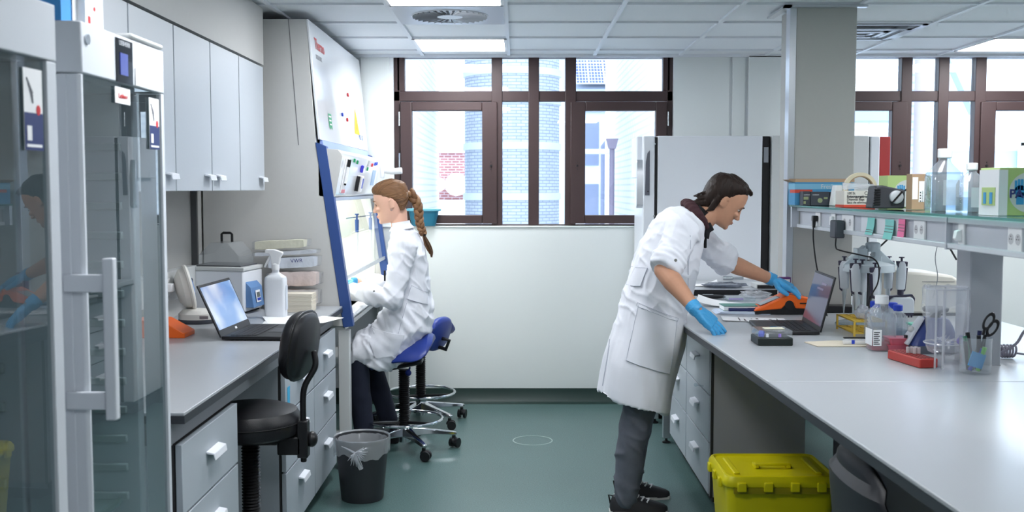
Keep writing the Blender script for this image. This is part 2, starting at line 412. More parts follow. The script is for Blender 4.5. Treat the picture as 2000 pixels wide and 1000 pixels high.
for x,r in ((-2.22,.2),(-1.72,.33)):
    m = M(); m.lathe((0,0,0),[(r,.09),(r*.7,.03),(r*.3,.005),(.01,0)],24,cap=False); m.cyl((0,0,0),(0,0,-.15),.03,n=8)
    m.xf(Matrix.Translation((x,29.75,1.62)) @ Matrix.Rotation(radians(75),4,'X')); m.build('satellite_dish', mat('dish_white', (232,236,240), .5), t)
t = thing('solar_roof_house', 'white house with a solar panel roof, drainpipe and blue windows seen in the right casement', 'building', (1.0,17,-3))
M().box((.72,17,-3),(2.4,20,3.15)).build('wall', mat('white_render', (226,231,238), .9), t)
m = M(); m.add([(.72,16.9,3.12),(2.3,16.9,3.12),(2.3,18.5,4.4),(.72,18.5,4.4)],[(0,1,2,3)]); m.build('roof', mat('roof_slate', (150,160,178), .7), t)
m = M(); nx, nz = 3, 2
sp = mat('solar_panel', (66,78,130), .6); sl = mat('solar_grid', (214,222,236), .5)
m.cur = 0; m.add([(.95,16.86,3.2),(1.6,16.86,3.2),(1.6,18.3,4.35),(.95,18.3,4.35)],[(0,1,2,3)]); m.cur = 1
for i in range(14):
    x = .95+.05*i; w = .012 if i % 5 == 4 else .004
    m.add([(x-w,16.85,3.205),(x+w,16.85,3.205),(x+w,18.29,4.355),(x-w,18.29,4.355)],[(0,1,2,3)])
for j in range(22):
    f = j/21; y = 16.85+1.44*f; z = 3.205+1.15*f; w = .01 if j % 7 == 0 else .004
    m.add([(.95,y,z-w),(1.6,y,z-w),(1.6,y,z+w),(.95,y,z+w)],[(0,1,2,3)])
m.build('solar_panel', [sp, sl], t)
for z in (.9,1.9):
    M().box((1.1,16.94,z),(1.32,17.0,z+.7)).build('window', mat('blue_window', (124,132,158), .5), t)
M().box((.9,16.9,2.75),(1.7,17,2.95)).build('gutter_board', mat('grey_board', (150,160,180), .6), t)
m = M(); m.tube([(1.62,16.8,2.7),(1.5,16.8,2.35),(1.38,16.8,2.2),(1.38,16.8,-3)],.045,10); m.build('drainpipe', mat('dark_pipe', (110,116,140), .5), t)
t = thing('roof_drainpipe', 'brown drainpipe with a hopper head standing outside the right casement', 'drainpipe', (1.17,12.5,-3))
M().cyl((1.13,12.5,-3),(1.13,12.5,2.02),.032,n=12).build('pipe', mat('brown_pipe', (128,118,136), .5), t)
M().prism([(1.09,2.0),(1.17,2.0),(1.2,2.12),(1.06,2.12)],12.44,12.56).build('hopper', mat('brown_pipe'), t)
t = thing('scaffold_frame', 'thin white rusty pole frame outside the right casement', 'frame', (.62,12,-3))
m = M(); m.cyl((.62,12,-3),(.62,12,2.6),.02,n=8); m.cyl((.2,12,1.0),(1.0,12,1.0),.015,n=8); m.cyl((.6,12,1.95),(1.05,12,1.95),.03,n=8)
m.build('pole', mat('white_pole', (224,222,226), .6), t)
t = thing('outside_mast', 'thin pale mast standing outside behind the third pane', 'mast', (.5,18,-3)); M().cyl((-.45,18,-3),(-.45+.0,18,6),.03,n=8).build('pole', mat('white_pole'), t)
t.location = (-.45,18,-3)
out('gable_wall', M().box((3.1,10.2,-3),(4.08,12,8)), wbx, 'white brick wall facing the second window with a dark pipe', 'wall')
t = thing('wall_drainpipe', 'grey violet drainpipe on the white brick wall outside the second window', 'drainpipe', (3.87,10.1,-3))
M().cyl((3.87,10.12,-3),(3.87,10.12,8),.055,n=12).build('pipe', mat('violet_pipe', (150,140,170), .5), t)
out('wall_air_grille', M().box((3.1,10.12,2.18),(3.66,10.2,2.27)), mat('grille_grey', (140,156,186), .5), 'narrow horizontal grille on the white brick wall outside the second window', 'vent')
t = thing('glazed_building', 'pale building with horizontal rows of windows outside the far right window', 'building', (8,15.5,-3))
M().box((5.6,15.5,-3),(13,18,6)).build('wall', mat('white_cladding', (224,230,238), .8), t)
for z in (-.3,.55,1.15,1.75):
    m = M(); m.box((6.15,15.46,z),(12,15.52,z+.33)); m.build('window_band', mat('pale_blue_window', (150,172,196), .25), t)
m = M()
for z in (-.05,.42,.98,1.55,2.15): m.box((6.05,15.35,z),(12,15.45,z+.07))
for x in (6.1,7.35,8.6,9.8): m.box((x,15.35,-1),(x+.06,15.45,2.2))
m.build('rail', mat('white_rail', (236,240,246), .6), t)
M().box((6.6,15.2,2.6),(6.72,15.4,5),RY(-.45),(6.6,15.2,2.6)).build('beam', mat('grey_board'), t)
out('courtyard_ground', M().box((-8,7.8,-3.2),(14,34,-3)), mat('courtyard_concrete', (200,204,210), .9), 'pale concrete courtyard ground below the windows', 'ground')

# ============================================================ LEFT SIDE
# worktop
WT = .9
t = thing('worktop', 'long grey laboratory worktop along the left wall under the laptop', 'worktop', (-1.3,4.2,.87))
M().box((XL+.002,2.9,.890),(-.937,5.566,WT)).build('top', worktop_m, t, bevel=.002)
M().box((XL+.002,2.899,.868),(-.936,5.567,.8895)).build('edge_band', edge_m, t)
M().box((XL+.002,2.92,.80),(-.985,5.56,.866)).build('apron', mat('apron_grey', (128,132,138), .5), t)
def grip(mb, x, y, z, w=.09, s=1):
    """sloping pull grip on a vertical face at x, looking toward s*x"""
    mb.prism([(x,z+.008),(x+s*.026,z+.002),(x+s*.03,z-.02),(x+s*.026,z-.02),(x+s*.022,z-.004),(x,z-.001)], y-w/2, y+w/2, 'y')
def drawer_unit(name, y0, y1, xf, s, label, grips, side=1, xb=None, zs=(.07,.347,.588,.80), group=None):
    """s=+1: drawers look to +x"""
    xb = xf - s*.55 if xb is None else xb
    t = thing('drawer_cabinet', label, 'cabinet', ((xf+xb)/2,(y0+y1)/2,0), 0, group)
    m = M(); m.box((xb,y0+.004,.06),(xf-s*.022,y1-.004,.795)); m.build('body', carc, t)
    m = M(); m.box((xb,y0,.055),(xf-s*.03,y0+.016,.80)); m.build('side_panel', lam, t)
    M().box((xb,y0+.01,0),(xf-s*.08,y1-.01,.06)).build('plinth', blackp, t)
    for k in range(len(zs)-1):
        a, b = zs[k]+.004, zs[k+1]-.004
        d = M().box((xf-s*.019,y0+.004,a),(xf,y1-.004,b)).build('drawer', lam, t, bevel=.0015)
        m = M(); grip(m, xf, (y0+y1)/2 if grips is None else grips, b-.085, .13, s); m.build('handle', handle_m, d, bevel=.003)
    return t
g = 'grey drawer cabinets with white grips'
drawer_unit('a', 2.94, 3.54, -.96, 1, 'grey drawer cabinet nearest the glass fridges at lower left', None, group=g)
drawer_unit('b', 4.27, 4.885, -.96, 1, 'grey drawer cabinet right behind the black stool backrest', None, group=g)
drawer_unit('c', 4.89, 5.475, -.96, 1, 'grey drawer cabinet beside the white leg of the safety cabinet', None, group=g)
tag(M().prism([(4.31,.70),(4.36,.70),(4.355,.615),(4.312,.625)], -.9595, -.9585,'x').build('sticky_tab', mat('cyan_tab', (60,170,215), .6)), 'small cyan paper tab stuck on a drawer front behind the black stool', 'sticky note')
# wall cabinets
def wall_cab(doors, label):
    y0, y1 = doors[0][0], doors[-1][1]
    t = thing('wall_cabinet', label, 'cabinet', (-1.5,(y0+y1)/2,1.52), 0, 'grey wall cabinets on the left')
    m = M(); m.box((XL+.002,y0+.002,1.522),(-1.33,y1-.002,2.15)); m.build('body', lam_w, t)
    for a,b,hy in doors:
        d = M().box((-1.328,a+.003,1.52),(-1.308,b-.003,2.152)).build('door', lam_w, t, bevel=.0015)
        m = M(); grip(m, -1.308, hy, 1.583, .085); m.build('handle', handle_m, d, bevel=.003)
wall_cab([(2.6,3.07,3.0),(3.075,3.545,3.15)], 'wall cabinet hidden mostly behind the glass fridges')
wall_cab([(3.55,4.01,3.93)], 'wall cabinet with one visible door just right of the fridge edge')
wall_cab([(4.015,4.485,4.42),(4.49,4.945,4.57)], 'wall cabinet with two doors and paired grips on the left')
wall_cab([(4.95,5.42,5.34)], 'last wall cabinet before the safety cabinet, with one door')
# power duct on the wall
t = thing('wall_power_duct', 'white power duct with sockets on the wall behind the centrifuge', 'power duct', (XL,4.6,1.0))
M().box((XL+.002,3.0,1.0),(XL+.06,5.3,1.14)).build('duct', lgrey, t, bevel=.004)
for y in (4.82,5.1):
    m = M(); m.box((XL+.06,y-.04,1.03),(XL+.068,y+.04,1.11)); sk = m.build('socket', whtp, t, bevel=.002)
    M().box((XL+.068,y-.02,1.05),(XL+.095,y+.02,1.09)).build('plug', whtp if y<5 else blackp, sk, bevel=.006)

# ---- glass door fridges
fr_w = mat('fridge_white', (208,213,220), .38)
rib = mat('fridge_liner', (188,196,198), .45)
def fridge(A, B, label, near_strip=.05, hinge=False, first=False):
    ax, ay = A; bx, by = B; L = math.hypot(bx-ax, by-ay); ang = atan2(by-ay, bx-ax)-pi/2
    t = thing('glass_door_fridge', label, 'fridge', (ax, ay, 0), ang, 'white glass door laboratory fridges')
    W = wm(t)
    # local: x = outward (front at 0), y = along the front 0..L
    def bld(mb, n, m_, p, **k): return mb.build(n, m_, p, world=False, **k)
    D = -.62; H = 1.88
    m = M(); m.box((D,0.0,.12),(D+.03,L,1.77)); m.box((D,0,.12),(-.07,.035,1.77)); m.box((D,L-.035,.12),(-.07,L,1.77)); m.box((D,0,.06),(-.07,L,.12)); m.box((D,0,1.77),(-.07,L,H))
    bld(m,'cabinet',fr_w,t,bevel=.004)
    m = M(); m.box((D+.031,.036,.121),(D+.04,L-.036,1.769))
    for z in [.2+.075*i for i in range(20)]:
        for y in (.036, L-.036-.012): m.box((D+.04,y,z),(-.1,y+.012,z+.02))
        m.box((D+.04,.05,z),(D+.055,L-.05,z+.02))
    bld(m,'liner',rib,t,bevel=.003)
    for z in (.42,.72,1.0,1.3):
        m = M(); m.box((D+.06,.05,z),(-.12,L-.05,z+.008)); m.box((-.125,.05,z-.004),(-.115,L-.05,z+.012))
        bld(m,'shelf',glass('shelf_glass', (225,240,238), 1.5, 0, .12, (230,240,240)),t)
    M().box((-.4,.1,.0),(-.1,L-.1,.06)).build('foot', blackp, t, world=False)
    # door
    near = .004; m = M()
    m.prism([(-.062,0),(-.062,L),(0,L),(0,.006),(-.012,0)],1.772,H,'z'); hd = bld(m,'header',fr_w,t,bevel=.003)
    m = M()
    m.prism([(-.06,-.002),(-.06,.012),(-.001,.012),(-.001,.004),(-.008,-.002)],.08,1.77,'z'); m.prism([(-.06,-.004),(-.06,.03),(-.03,.03),(-.03,-.004)],.08,1.77,'z')
    fw_ = .018 if not first else .036
    m.box((-.06,L-fw_,.08),(-.001,L,1.77)); m.box((-.06,.012,.08),(-.001,L-fw_,.14)); 
    dr = bld(m,'door_frame',fr_w,t,bevel=.002)
    bld(M().quad((-.008,.012,.14),(-.008,L-fw_,.14),(-.008,L-fw_,1.77),(-.008,.012,1.77)),'door_glass',dglass,dr,fix=False)
    # handle
    m = M(); hy = -.012
    m.prism(rrect(.042,.066,hy-.012,hy+.012,.005),1.04,1.384,'z')
    for z in (1.08,1.33):
        m.box((-.045,hy-.004,z-.019),(.045,hy+.008,z+.019))
    bld(m,'handle',fr_w,dr,bevel=.003)
    m = M(); m.cyl((.0,.032,1.845),(.004,.032,1.845),.011,n=16); bld(m,'lock',steel,hd)
    return t, hd, dr, L
t, hd, dr, L = fridge((-.912,2.2),(-.9065,2.70),'white glass door fridge with a black display panel and long bar handle, second from left')
def fplate(p, y0,y1,z0,z1,m_,n,x=.001,th=.0015): return M().box((x,y0,z0),(x+th,y1,z1)).build(n,m_,p,world=False)
fplate(hd,.185,.283,1.772,1.872,mat('black_glass_panel',(20,22,30),.08),'display_panel')
fplate(hd,.205,.25,1.79,1.84,mat('dim_screen',(60,70,130),.2,emit=(60,70,150),estr=.25),'display',x=.0026)
text('brand_lettering','LIEBHERR',.0155,mat('pale_print',(200,205,212),.5),hd,(.003,.234,1.862),Matrix.Rotation(pi/2,3,'Z')@Matrix.Rotation(pi/2,3,'X'),align='CENTER',world=False)
fplate(hd,.30,.345,1.775,1.815,paper,'small_sticker')
fplate(dr,.185,.275,1.725,1.762,paper,'name_plate',x=-.004)
text('name_plate_lettering','Liebherr',.016,redm,dr,(-.0015,.23,1.742),Matrix.Rotation(pi/2,3,'Z')@Matrix.Rotation(pi/2,3,'X'),align='CENTER',world=False)
def poster(p, y0, y1, z0, z1):
    a = fplate(p,y0,y1,z0,z1,paper,'poster_sticker',x=-.005)
    h = z1-z0
    M().box((-.0034,y0,z0),(-.003,y1,z0+h*.46)).build('blue_field',mat('poster_blue',(46,60,110),.6),p,world=False)
    m = M(); m.box((-.0029,y0+.008,z0+h*.12),(-.0026,y0+.024,z0+h*.3)); m.box((-.0029,y0+.006,z0+h*.04),(-.0026,y1-.006,z0+h*.075)); m.build('poster_white_marks',paper,p,world=False)
    m = M()
    for k in range(4): m.tube([(-.0028,y0+.01+.005*k,z1-h*.12-.01*k),(-.0028,y0+.03,z1-h*.3-.006*k)],.0012,5)
    m.build('poster_drawing',mat('poster_grey',(150,152,160),.6),p,world=False)
    m = M(); m.sph((-.003,y1-.016,z0+h*.5),(.0006,.008,.010),10,6); m.build('poster_red_mark',redm,p,world=False)
poster(dr,.40,.468,1.628,1.755)
M().box((-.12,.28,1.882),(.004,.49,1.895)).build('top_cover', lgrey, t, world=False, bevel=.006)
t0, hd0, dr0, L0 = fridge((-.925,1.42),(-.884,2.02),'white glass door fridge at the far left edge of the picture', first=True)
poster(dr0,L0-.115,L0-.05,1.60,1.75)
M().prism([(.2,1.80),(.255,1.80),(.255,1.86),(.2,1.86)],.001,.002,'x').build('small_sticker', redm, hd0, world=False)
# boxes on top of the fridge
t = thing('glove_box', 'blue and white carton standing on the second fridge, leftmost', 'box', (-1.02,2.24,1.88), 0)
M().box((-1.1,2.21,1.882),(-.955,2.27,2.02)).build('carton', mat('carton_blue', (70,150,215), .6), t)
M().box((-.954,2.262,1.882),(-.9525,2.285,2.02)).build('label_panel', paper, t)
t = thing('white_carton', 'white carton with blue handwriting and a red seal on top of the second fridge', 'box', (-1.0,2.34,1.88), 0)
M().box((-1.12,2.285,1.882),(-.935,2.385,1.99)).build('carton', paper, t, bevel=.001)
m = M()
for k,(y,z) in enumerate(((2.335,1.965),(2.33,1.952))):
    m.tube([(-.934,y+.004*i,z+.005*sin(i*2.2+k)) for i in range(8)],.0007,5)
m.build('handwriting', bluem, t)
m = M(); m.cyl((-.935,2.335,1.925),(-.934,2.335,1.925),.005,n=12); m.box((-.935,2.30,1.89),(-.934,2.312,1.905)); m.build('seal', redm, t)

# ---- black stool with backrest
def bellows(m, x, y, z0, z1, r=.036, n=None):
    n = n or int((z1-z0)/.012); prof = []
    for i in range(n):
        z = z0+(z1-z0)*i/n; prof += [(r, z), (r-.007, z+(z1-z0)/n*.5)]
    m.lathe((x,y,0), prof+[(r,z1)], 24)
def castor(name, root, x, y, ang, zc=.03):
    m = M(); R = RZ(ang)
    for s_ in (-.018,.018):
        c = Vector((x,y,zc)) + R @ Vector((.012,s_,0)); a = R @ Vector((0,.009,0))
        m.cyl(c-a, c+a, .028, n=20)
    m.cyl((x,y,zc),(x,y,.075),.011,n=12); m.sph(Vector((x,y,zc+.012))+R@Vector((.008,0,0)),(.03,.016,.022),12,8,R)
    return m.build(name, blackp, root)
def star_base(root, x, y, r=.3, a0=0, z=.075):
    for k in range(5):
        a = a0+2*pi*k/5; R = RZ(a); m = M()
        m.loft([[Vector((x,y,0))+R@Vector(p) for p in q] for q in (
            [(.02,-.028,z+.0),(.02,.028,z+.0),(.02,.024,z+.055),(.02,-.024,z+.055)],
            [(r*.5,-.022,z+.005),(r*.5,.022,z+.005),(r*.5,.018,z+.035),(r*.5,-.018,z+.035)],
            [(r,-.017,z-.005),(r,.017,z-.005),(r,.014,z+.014),(r,-.014,z+.014)],
            [(r+.018,-.012,z-.005),(r+.018,.012,z-.005),(r+.018,.01,z+.010),(r+.018,-.01,z+.010)])])
        lg = m.build('base_arm', chrome, root, bevel=.004)
        px, py = x+r*cos(a), y+r*sin(a); castor('castor', lg, px, py, a+.9)
    M().cyl((x,y,.05),(x,y,.15),.034,n=24).build('hub', steel, root)
def pad(m, c, ax, ay, az, w, h, th, n=28, k=5, e=2.6):
    """rounded cushion: superellipse outline w x h in (ax, ay), bulging along az"""
    c, ax, ay, az = Vector(c), Vector(ax), Vector(ay), Vector(az); rings = []
    for j in range(-k, k+1):
        t_ = j/k; s_ = (1-abs(t_)**2.4)**.42 if abs(t_) < 1 else .0
        s_ = max(s_, .02); ring = []
        for i in range(n):
            u = 2*pi*i/n; cu, su = cos(u), sin(u)
            ring.append(c + ax*(w/2*s_**.55*abs(cu)**(2/e)*(1 if cu >= 0 else -1)) + ay*(h/2*s_**.55*abs(su)**(2/e)*(1 if su >= 0 else -1)) + az*(th/2*t_))
        rings.append(ring)
    m.loft(rings)
sx, sy = -1.01, 3.9
t = thing('black_stool', 'black vinyl swivel stool with a backrest under the left worktop', 'stool', (sx,sy,0))
m = M(); m.lathe((sx,sy,0),[(.02,.60),(.17,.60),(.185,.61),(.19,.63),(.188,.65),(.192,.655),(.19,.67),(.175,.695),(.13,.71),(.06,.716),(.01,.717)],40); m.build('seat', leather, t)
m = M(); m.torus((sx,sy,.652),.1905,.0025,48,6); m.build('piping', blackr, t)
m = M(); bellows(m, sx, sy, .2, .585, .036); m.build('bellows', blackp, t)
m = M(); m.box((sx-.05,sy-.09,.578),(sx+.12,sy+.09,.602)); m.box((sx+.11,sy-.045,.53),(sx+.2,sy+.03,.60)); m.sph((sx+.235,sy-.01,.585),(.022,.03,.03)); m.build('seat_plate', blackp, t, bevel=.006)
m = M(); m.cyl((sx+.03,sy-.092,.592),(sx+.03,sy-.088,.592),.007,n=12); m.build('screw', steel, t)
m = M(); m.tube(catmull([(sx+.205,sy-.02,.50),(sx+.205,sy-.02,.66),(sx+.21,sy-.02,.78),(sx+.25,sy-.01,.86),(sx+.245,sy,.92)],6),.0115,12); m.box((sx+.185,sy-.045,.52),(sx+.225,sy+.005,.66)); m.build('back_post', blackp, t, bevel=.004)
m = M(); R = Matrix.Rotation(radians(8),3,'Y') @ RZ(radians(-9))
pad(m, (sx+.19,sy+.01,.94), R@Vector((0,1,0)), R@Vector((0,0,1)), R@Vector((1,0,0)), .30,.26,.085); m.build('backrest', leather, t)
m = M(); pad(m, Vector((sx+.19,sy+.01,.94))+R@Vector((.012,0,0)), R@Vector((0,1,0)), R@Vector((0,0,1)), R@Vector((1,0,0)), .312,.27,.02); m.build('backrest_shell', blackp, t)
star_base(t, sx, sy, .26, .4)

# ---- biosafety cabinet
Y0c, Y1c = 5.58, 7.36
t = thing('safety_cabinet', 'tall white biological safety cabinet with blue front edges on the left', 'safety cabinet', (-1.25,6.47,0))
prof = [(XL+.01,.79),(-.93,.79),(-1.07,1.755),(-1.114,2.423),(XL+.01,2.423)]
side = mat('cabinet_side', (200,200,198), .5, noise=.02)
for a,b in ((Y0c,Y0c+.045),(Y1c-.045,Y1c)): M().prism(prof,a,b).build('side_panel', side, t, bevel=.002)
M().prism([(-1.165,1.76),(-1.161,1.76),(-1.206,2.423),(-1.21,2.423)],Y0c-.0012,Y0c+.001).build('side_seam', mat('seam_grey',(120,120,122),.6), t)
for a,b in ((Y0c-.004,Y0c+.05),(Y1c-.05,Y1c+.004)):
    M().prism([(-.935,.782),(-.881,.79),(-1.014,1.737),(-1.016,1.755),(-1.074,1.775)],a,b).build('blue_front_edge', blue_p, t, bevel=.003)
m = M(); m.box((XL+.012,Y0c+.045,2.38),(-1.14,Y1c-.045,2.42)); m.box((XL+.012,Y0c+.045,.80),(XL+.03,Y1c-.045,2.4)); m.box((-1.5,Y0c+.045,1.55),(-1.13,Y1c-.045,1.57)); m.build('housing', side, t)
gp = mat('glossy_white_front', (235,238,242), .16, coat=.4)
M().prism([(-1.116,2.423),(-1.104,2.423),(-1.046,1.79),(-1.06,1.79)],Y0c-.002,Y1c+.002).build('upper_front_panel', gp, t, bevel=.003)
M().prism([(-1.06,1.789),(-1.046,1.789),(-1.035,1.74),(-1.06,1.74)],Y0c+.05,Y1c).build('blue_band', mat('pale_blue_trim',(150,170,220),.3), t)
# console
M().prism([(-1.06,1.745),(-.955,1.738),(-.935,1.715),(-.93,1.70),(-.975,1.485),(-1.0,1.478),(-1.06,1.49)],Y0c+.0,Y0c+.012).build('console_end', side, t, bevel=.002)
M().prism([(-1.06,1.744),(-.955,1.737),(-.936,1.715),(-.931,1.70),(-.974,1.487),(-1.0,1.48),(-1.06,1.49)],Y0c+.012,Y1c+.0).build('console', gp, t, bevel=.008)
M().box((-1.02,Y0c+.05,1.462),(-.98,Y1c-.03,1.482)).build('console_lip', alu, t, bevel=.003)
# sash glass: from (-.985,1.475) down to (-.93,1.08)
M().quad((-.99,Y0c+.05,1.47),(-.99,Y1c-.05,1.47),(-.932,Y1c-.05,1.05),(-.932,Y0c+.05,1.05)).build('sash', sashg, t, fix=False)
M().prism([(-.938,1.056),(-.926,1.056),(-.923,1.035),(-.935,1.035)],Y0c+.05,Y1c-.05).build('sash_rail', alu, t, bevel=.002)
m = M(); m.box((-1.54,Y0c+.046,.86),(-1.52,Y1c-.046,1.56)); m.box((-1.54,Y0c+.046,.855),(-.93,Y1c-.046,.872)); m.box((-1.52,Y0c+.045,.86),(-1.0,Y0c+.05,1.5)); m.box((-1.52,Y1c-.05,.86),(-1.0,Y1c-.046,1.5)); m.box((-1.52,Y0c+.046,1.53),(-1.06,Y1c-.046,1.548)); m.build('work_chamber', mat('chamber_white',(226,228,222),.35), t)
m = M()
for y in (5.95,6.9): m.box((-1.52,y-.03,1.0),(-1.515,y+.03,1.08)); m.tube([(-1.512,y,1.06),(-1.49,y+.02,1.075),(-1.45,y+.05,1.078)],.006,8)
m.build('chamber_tap', mat('tap_grey',(160,166,172),.4), t)
M().box((-1.34,Y0c+.15,1.512),(-1.16,Y1c-.15,1.529)).build('chamber_lamp', mat('tube_light',(255,255,255),.5,emit=(255,250,240),estr=4.5), t)
m = M(); pts = [(-1.0,.872),(-.93,.872),(-.885,.86),(-.875,.845),(-.885,.83),(-.93,.81),(-1.0,.80)]; m.prism(pts,Y0c+.05,Y1c-.05); m.build('armrest', gp, t, bevel=.004)
m = M(); m.box((XL+.02,Y0c+.02,.765),(-.93,Y1c-.02,.79)); m.build('base_tray', lgrey, t)
# stand
for x0,y0 in ((-.965,Y0c+.01),(-.965,Y1c-.07),(XL+.01,Y0c+.01),(XL+.01,Y1c-.07)):
    M().box((x0,y0,.01),(x0+.06,y0+.06,.765)).build('leg', lgrey, t, bevel=.003)
m = M()
for z in (.62,.16): m.box((XL+.03,Y0c+.015,z),(-.965,Y0c+.05,z+.055))
m.box((XL+.03,Y1c-.06,.3),(-.965,Y1c-.02,.35)); m.box((XL+.02,Y0c,.70),(XL+.06,Y1c-.02,.75)); m.build('crossbar', lgrey, t)
# lettering and stickers on the upper panel. panel direction: down vector (.058,0,-.633)
pd = Vector((.058,0,-.633)).normalized(); pn = Vector((.633,0,.058)).normalized(); py_ = Vector((0,1,0))
Rp = Matrix((py_, -pd, pn)).transposed()     # text x -> +y, text y -> up the panel, normal -> out
def onp(y, z, off=.0016):
    f = (2.423-z)/.633; return Vector((-1.104+.058*f, y, z)) + pn*off
text('maker_lettering','Thermo',.085,redm,t,onp(5.69,2.31),Rp,bold=.0012)
text('maker_sub_lettering','SCIENTIFIC',.036,mat('grey_print',(150,152,158),.6),t,onp(5.69,2.24),Rp)
text('model_lettering','MSC 1.8',.05,mat('blue_grey_print',(120,140,180),.6),t,onp(6.98,1.87),Rp)
def sticker(name, y, z, w, h, m_, pts=None):
    m = M(); P_ = pts or [(-w/2,-h/2),(w/2,-h/2),(w/2,h/2),(-w/2,h/2)]
    m.add([onp(y+a, z+b, .002) for a,b in P_],[tuple(range(len(P_)))]); return m.build(name, m_, t, fix=False)
sticker('green_label',5.93,1.905,.1,.09,greenm,[(-.05,-.03),(-.02,-.045),(.0,-.03),(.05,-.045),(.05,.045),(-.05,.045)])
m = M()
for k in range(3): m.add([onp(5.93+a,1.905+b,.0025) for a,b in ((-.04+.01*k,.025-.022*k),(.035,.025-.022*k),(.035,.033-.022*k),(-.04+.01*k,.033-.022*k))],[(0,1,2,3)])
m.build('green_label_print', paper, t, fix=False)
sticker('warning_triangle',6.92,1.96,.2,.16,mat('warning_yellow',(240,180,30),.5),[(-.11,-.075),(.11,-.075),(0,.1)])
sticker('warning_triangle_mark',6.92,1.94,.05,.06,blackp,[(-.02,-.03),(.02,-.03),(.0,.05)])
def magnet(x, y, z, c, label, n=None, parallel=True):
    m = M(); b = Vector((x,y,z)); R = Rp
    m.box((-.011,-.011,0),(.011,.011,.009)); m.xf(Matrix.Translation(b) @ R.to_4x4())
    return tag(m.build('magnet', c, None, bevel=.002, origin=tuple(b)), label, 'magnet', 'small square magnets on the safety cabinet')
for y,z,c,l in ((6.65,2.12,redm,'red square magnet highest on the upper panel of the safety cabinet'),(6.36,1.975,bluem,'blue square magnet low on the upper panel left of a red one'),(6.53,1.955,redm,'red square magnet low on the upper panel beside a blue one')):
    p = onp(y,z,.002); magnet(p.x,p.y,p.z,c,l)
# console face from (-.931,1.70) to (-.974,1.487)
cd = Vector((-.043,0,-.213)).normalized(); cn = Vector((.213,0,-.043)).normalized(); Rc = Matrix((py_, -cd, cn)).transposed()
def onc(y, z, off=.0): f = (1.70-z)/.213; return Vector((-.931-.043*f, y, z)) + cn*off
def cmag(y,z,c,l,s=.011):
    m = M(); b = onc(y,z,.0015); m.box((-s,-s,0),(s,s,.009)); m.xf(Matrix.Translation(b) @ Rc.to_4x4())
    tag(m.build('magnet', c, None, bevel=.002, origin=tuple(b)), l, 'magnet', 'small square magnets on the safety cabinet')
for y,z,c,l in ((5.98,1.69,greenm,'green magnet first from left on the white console'),(6.1,1.683,greenm,'green magnet second from left on the white console'),(6.55,1.652,greenm,'green magnet third from left, lowest on the white console'),
    (6.72,1.68,redm,'red magnet near the right end of the white console'),(6.85,1.69,bluem,'blue magnet left of its twin on the white console'),(6.92,1.694,bluem,'blue magnet rightmost on the white console')): cmag(y,z,c,l)
def cbox(mb, y, z, w, h, d, o=0.0):
    q = M(); q.box((-w/2,-h/2,o),(w/2,h/2,o+d)); q.xf(Matrix.Translation(onc(y,z,.001)) @ Rc.to_4x4()); mb.add(q.v, q.f); return mb
tg = thing('pen_clip_card', 'white clip card with a black marker on the left of the console', 'marker holder', tuple(onc(5.76,1.6)))
cbox(M(),5.76,1.6,.1,.19,.006).build('card', whtp, tg, bevel=.001)
m = M(); a = onc(5.745,1.665,.016); b = onc(5.745,1.56,.016); m.cyl(a,b,.008,n=12); m.build('marker_body', whtp, tg)
m = M(); m.cyl(onc(5.745,1.69,.016),onc(5.745,1.65,.016),.0095,n=12); m.cyl(onc(5.745,1.56,.016),onc(5.745,1.55,.016),.006,n=12); m.build('marker_cap', blackp, tg)
cbox(M(),5.77,1.515,.11,.02,.008).build('red_strip', mat('faded_red',(220,140,150),.5), tg)
tg = thing('marker_eraser', 'white whiteboard eraser with a black marker on the console', 'eraser', tuple(onc(6.25,1.56)))
cbox(M(),6.27,1.56,.075,.10,.03).build('block', whtp, tg, bevel=.006); cbox(M(),6.215,1.56,.018,.09,.02).build('black_felt', blackp, tg)
for k in range(2): cbox(M(),6.265+.025*k,1.565,.006,.06,.032).build('blue_print', bluem, tg)
tg = tag(cbox(M(),6.30,1.648,.026,.045,.016).build('violet_pen_cap', mat('violet_blue',(66,60,200),.4), None, bevel=.005), 'violet blue marker cap stuck above the eraser on the console', 'marker cap')
cbox(M(),6.9,1.60,.14,.10,.003).build('console_screen', mat('pale_screen',(160,190,225),.2), t)
cbox(M(),6.56,1.69,.035,.03,.01).build('console_button', lgrey, t)
tg = thing('monitor_arm', 'white jointed arm sticking out of the far end of the console', 'arm', (-.92,7.2,1.64))
m = M(); m.box((-.925,7.05,1.60),(-.90,7.12,1.70)); m.build('bracket', whtp, tg, bevel=.008)
m = M(); m.tube([(-.90,7.1,1.655),(-.85,7.1,1.645),(-.78,7.1,1.65)],.022,12); m.build('arm', whtp, tg, bevel=.004)
# things inside: pipettes and an added tub
for px_,y,l in ((-1.03,6.71,'blue and white pipette hanging nearest inside the safety cabinet'),(-1.0,7.12,'blue and white pipette hanging farther inside the safety cabinet')):
    tg = thing('hanging_pipette', l, 'pipette', (px_,y,1.1), 0, 'pipettes inside the safety cabinet')
    m = M(); m.tube([(px_,y,1.33),(px_,y,1.25)],[.013,.011],12); m.cyl((px_,y,1.33),(px_,y,1.36),.006); m.cyl((px_,y,1.36),(px_,y,1.368),.013); m.build('grip', mat('pipette_blue',(60,100,170),.4), tg)
    M().tube([(px_,y,1.25),(px_,y,1.19),(px_,y,1.12)],[.009,.007,.003],12).build('shaft', whtp, tg)
tg = tag(M().tube([(-1.055,6.45,1.345),(-1.005,7.31,1.345)],.004,8).build('pipette_bar', steel, None, origin=(-1.03,6.9,1.345)), 'thin bar carrying two pipettes inside the safety cabinet', 'rail')
tb = M(); rg = []  # added tub, stands in for the sill container mirrored in the sash
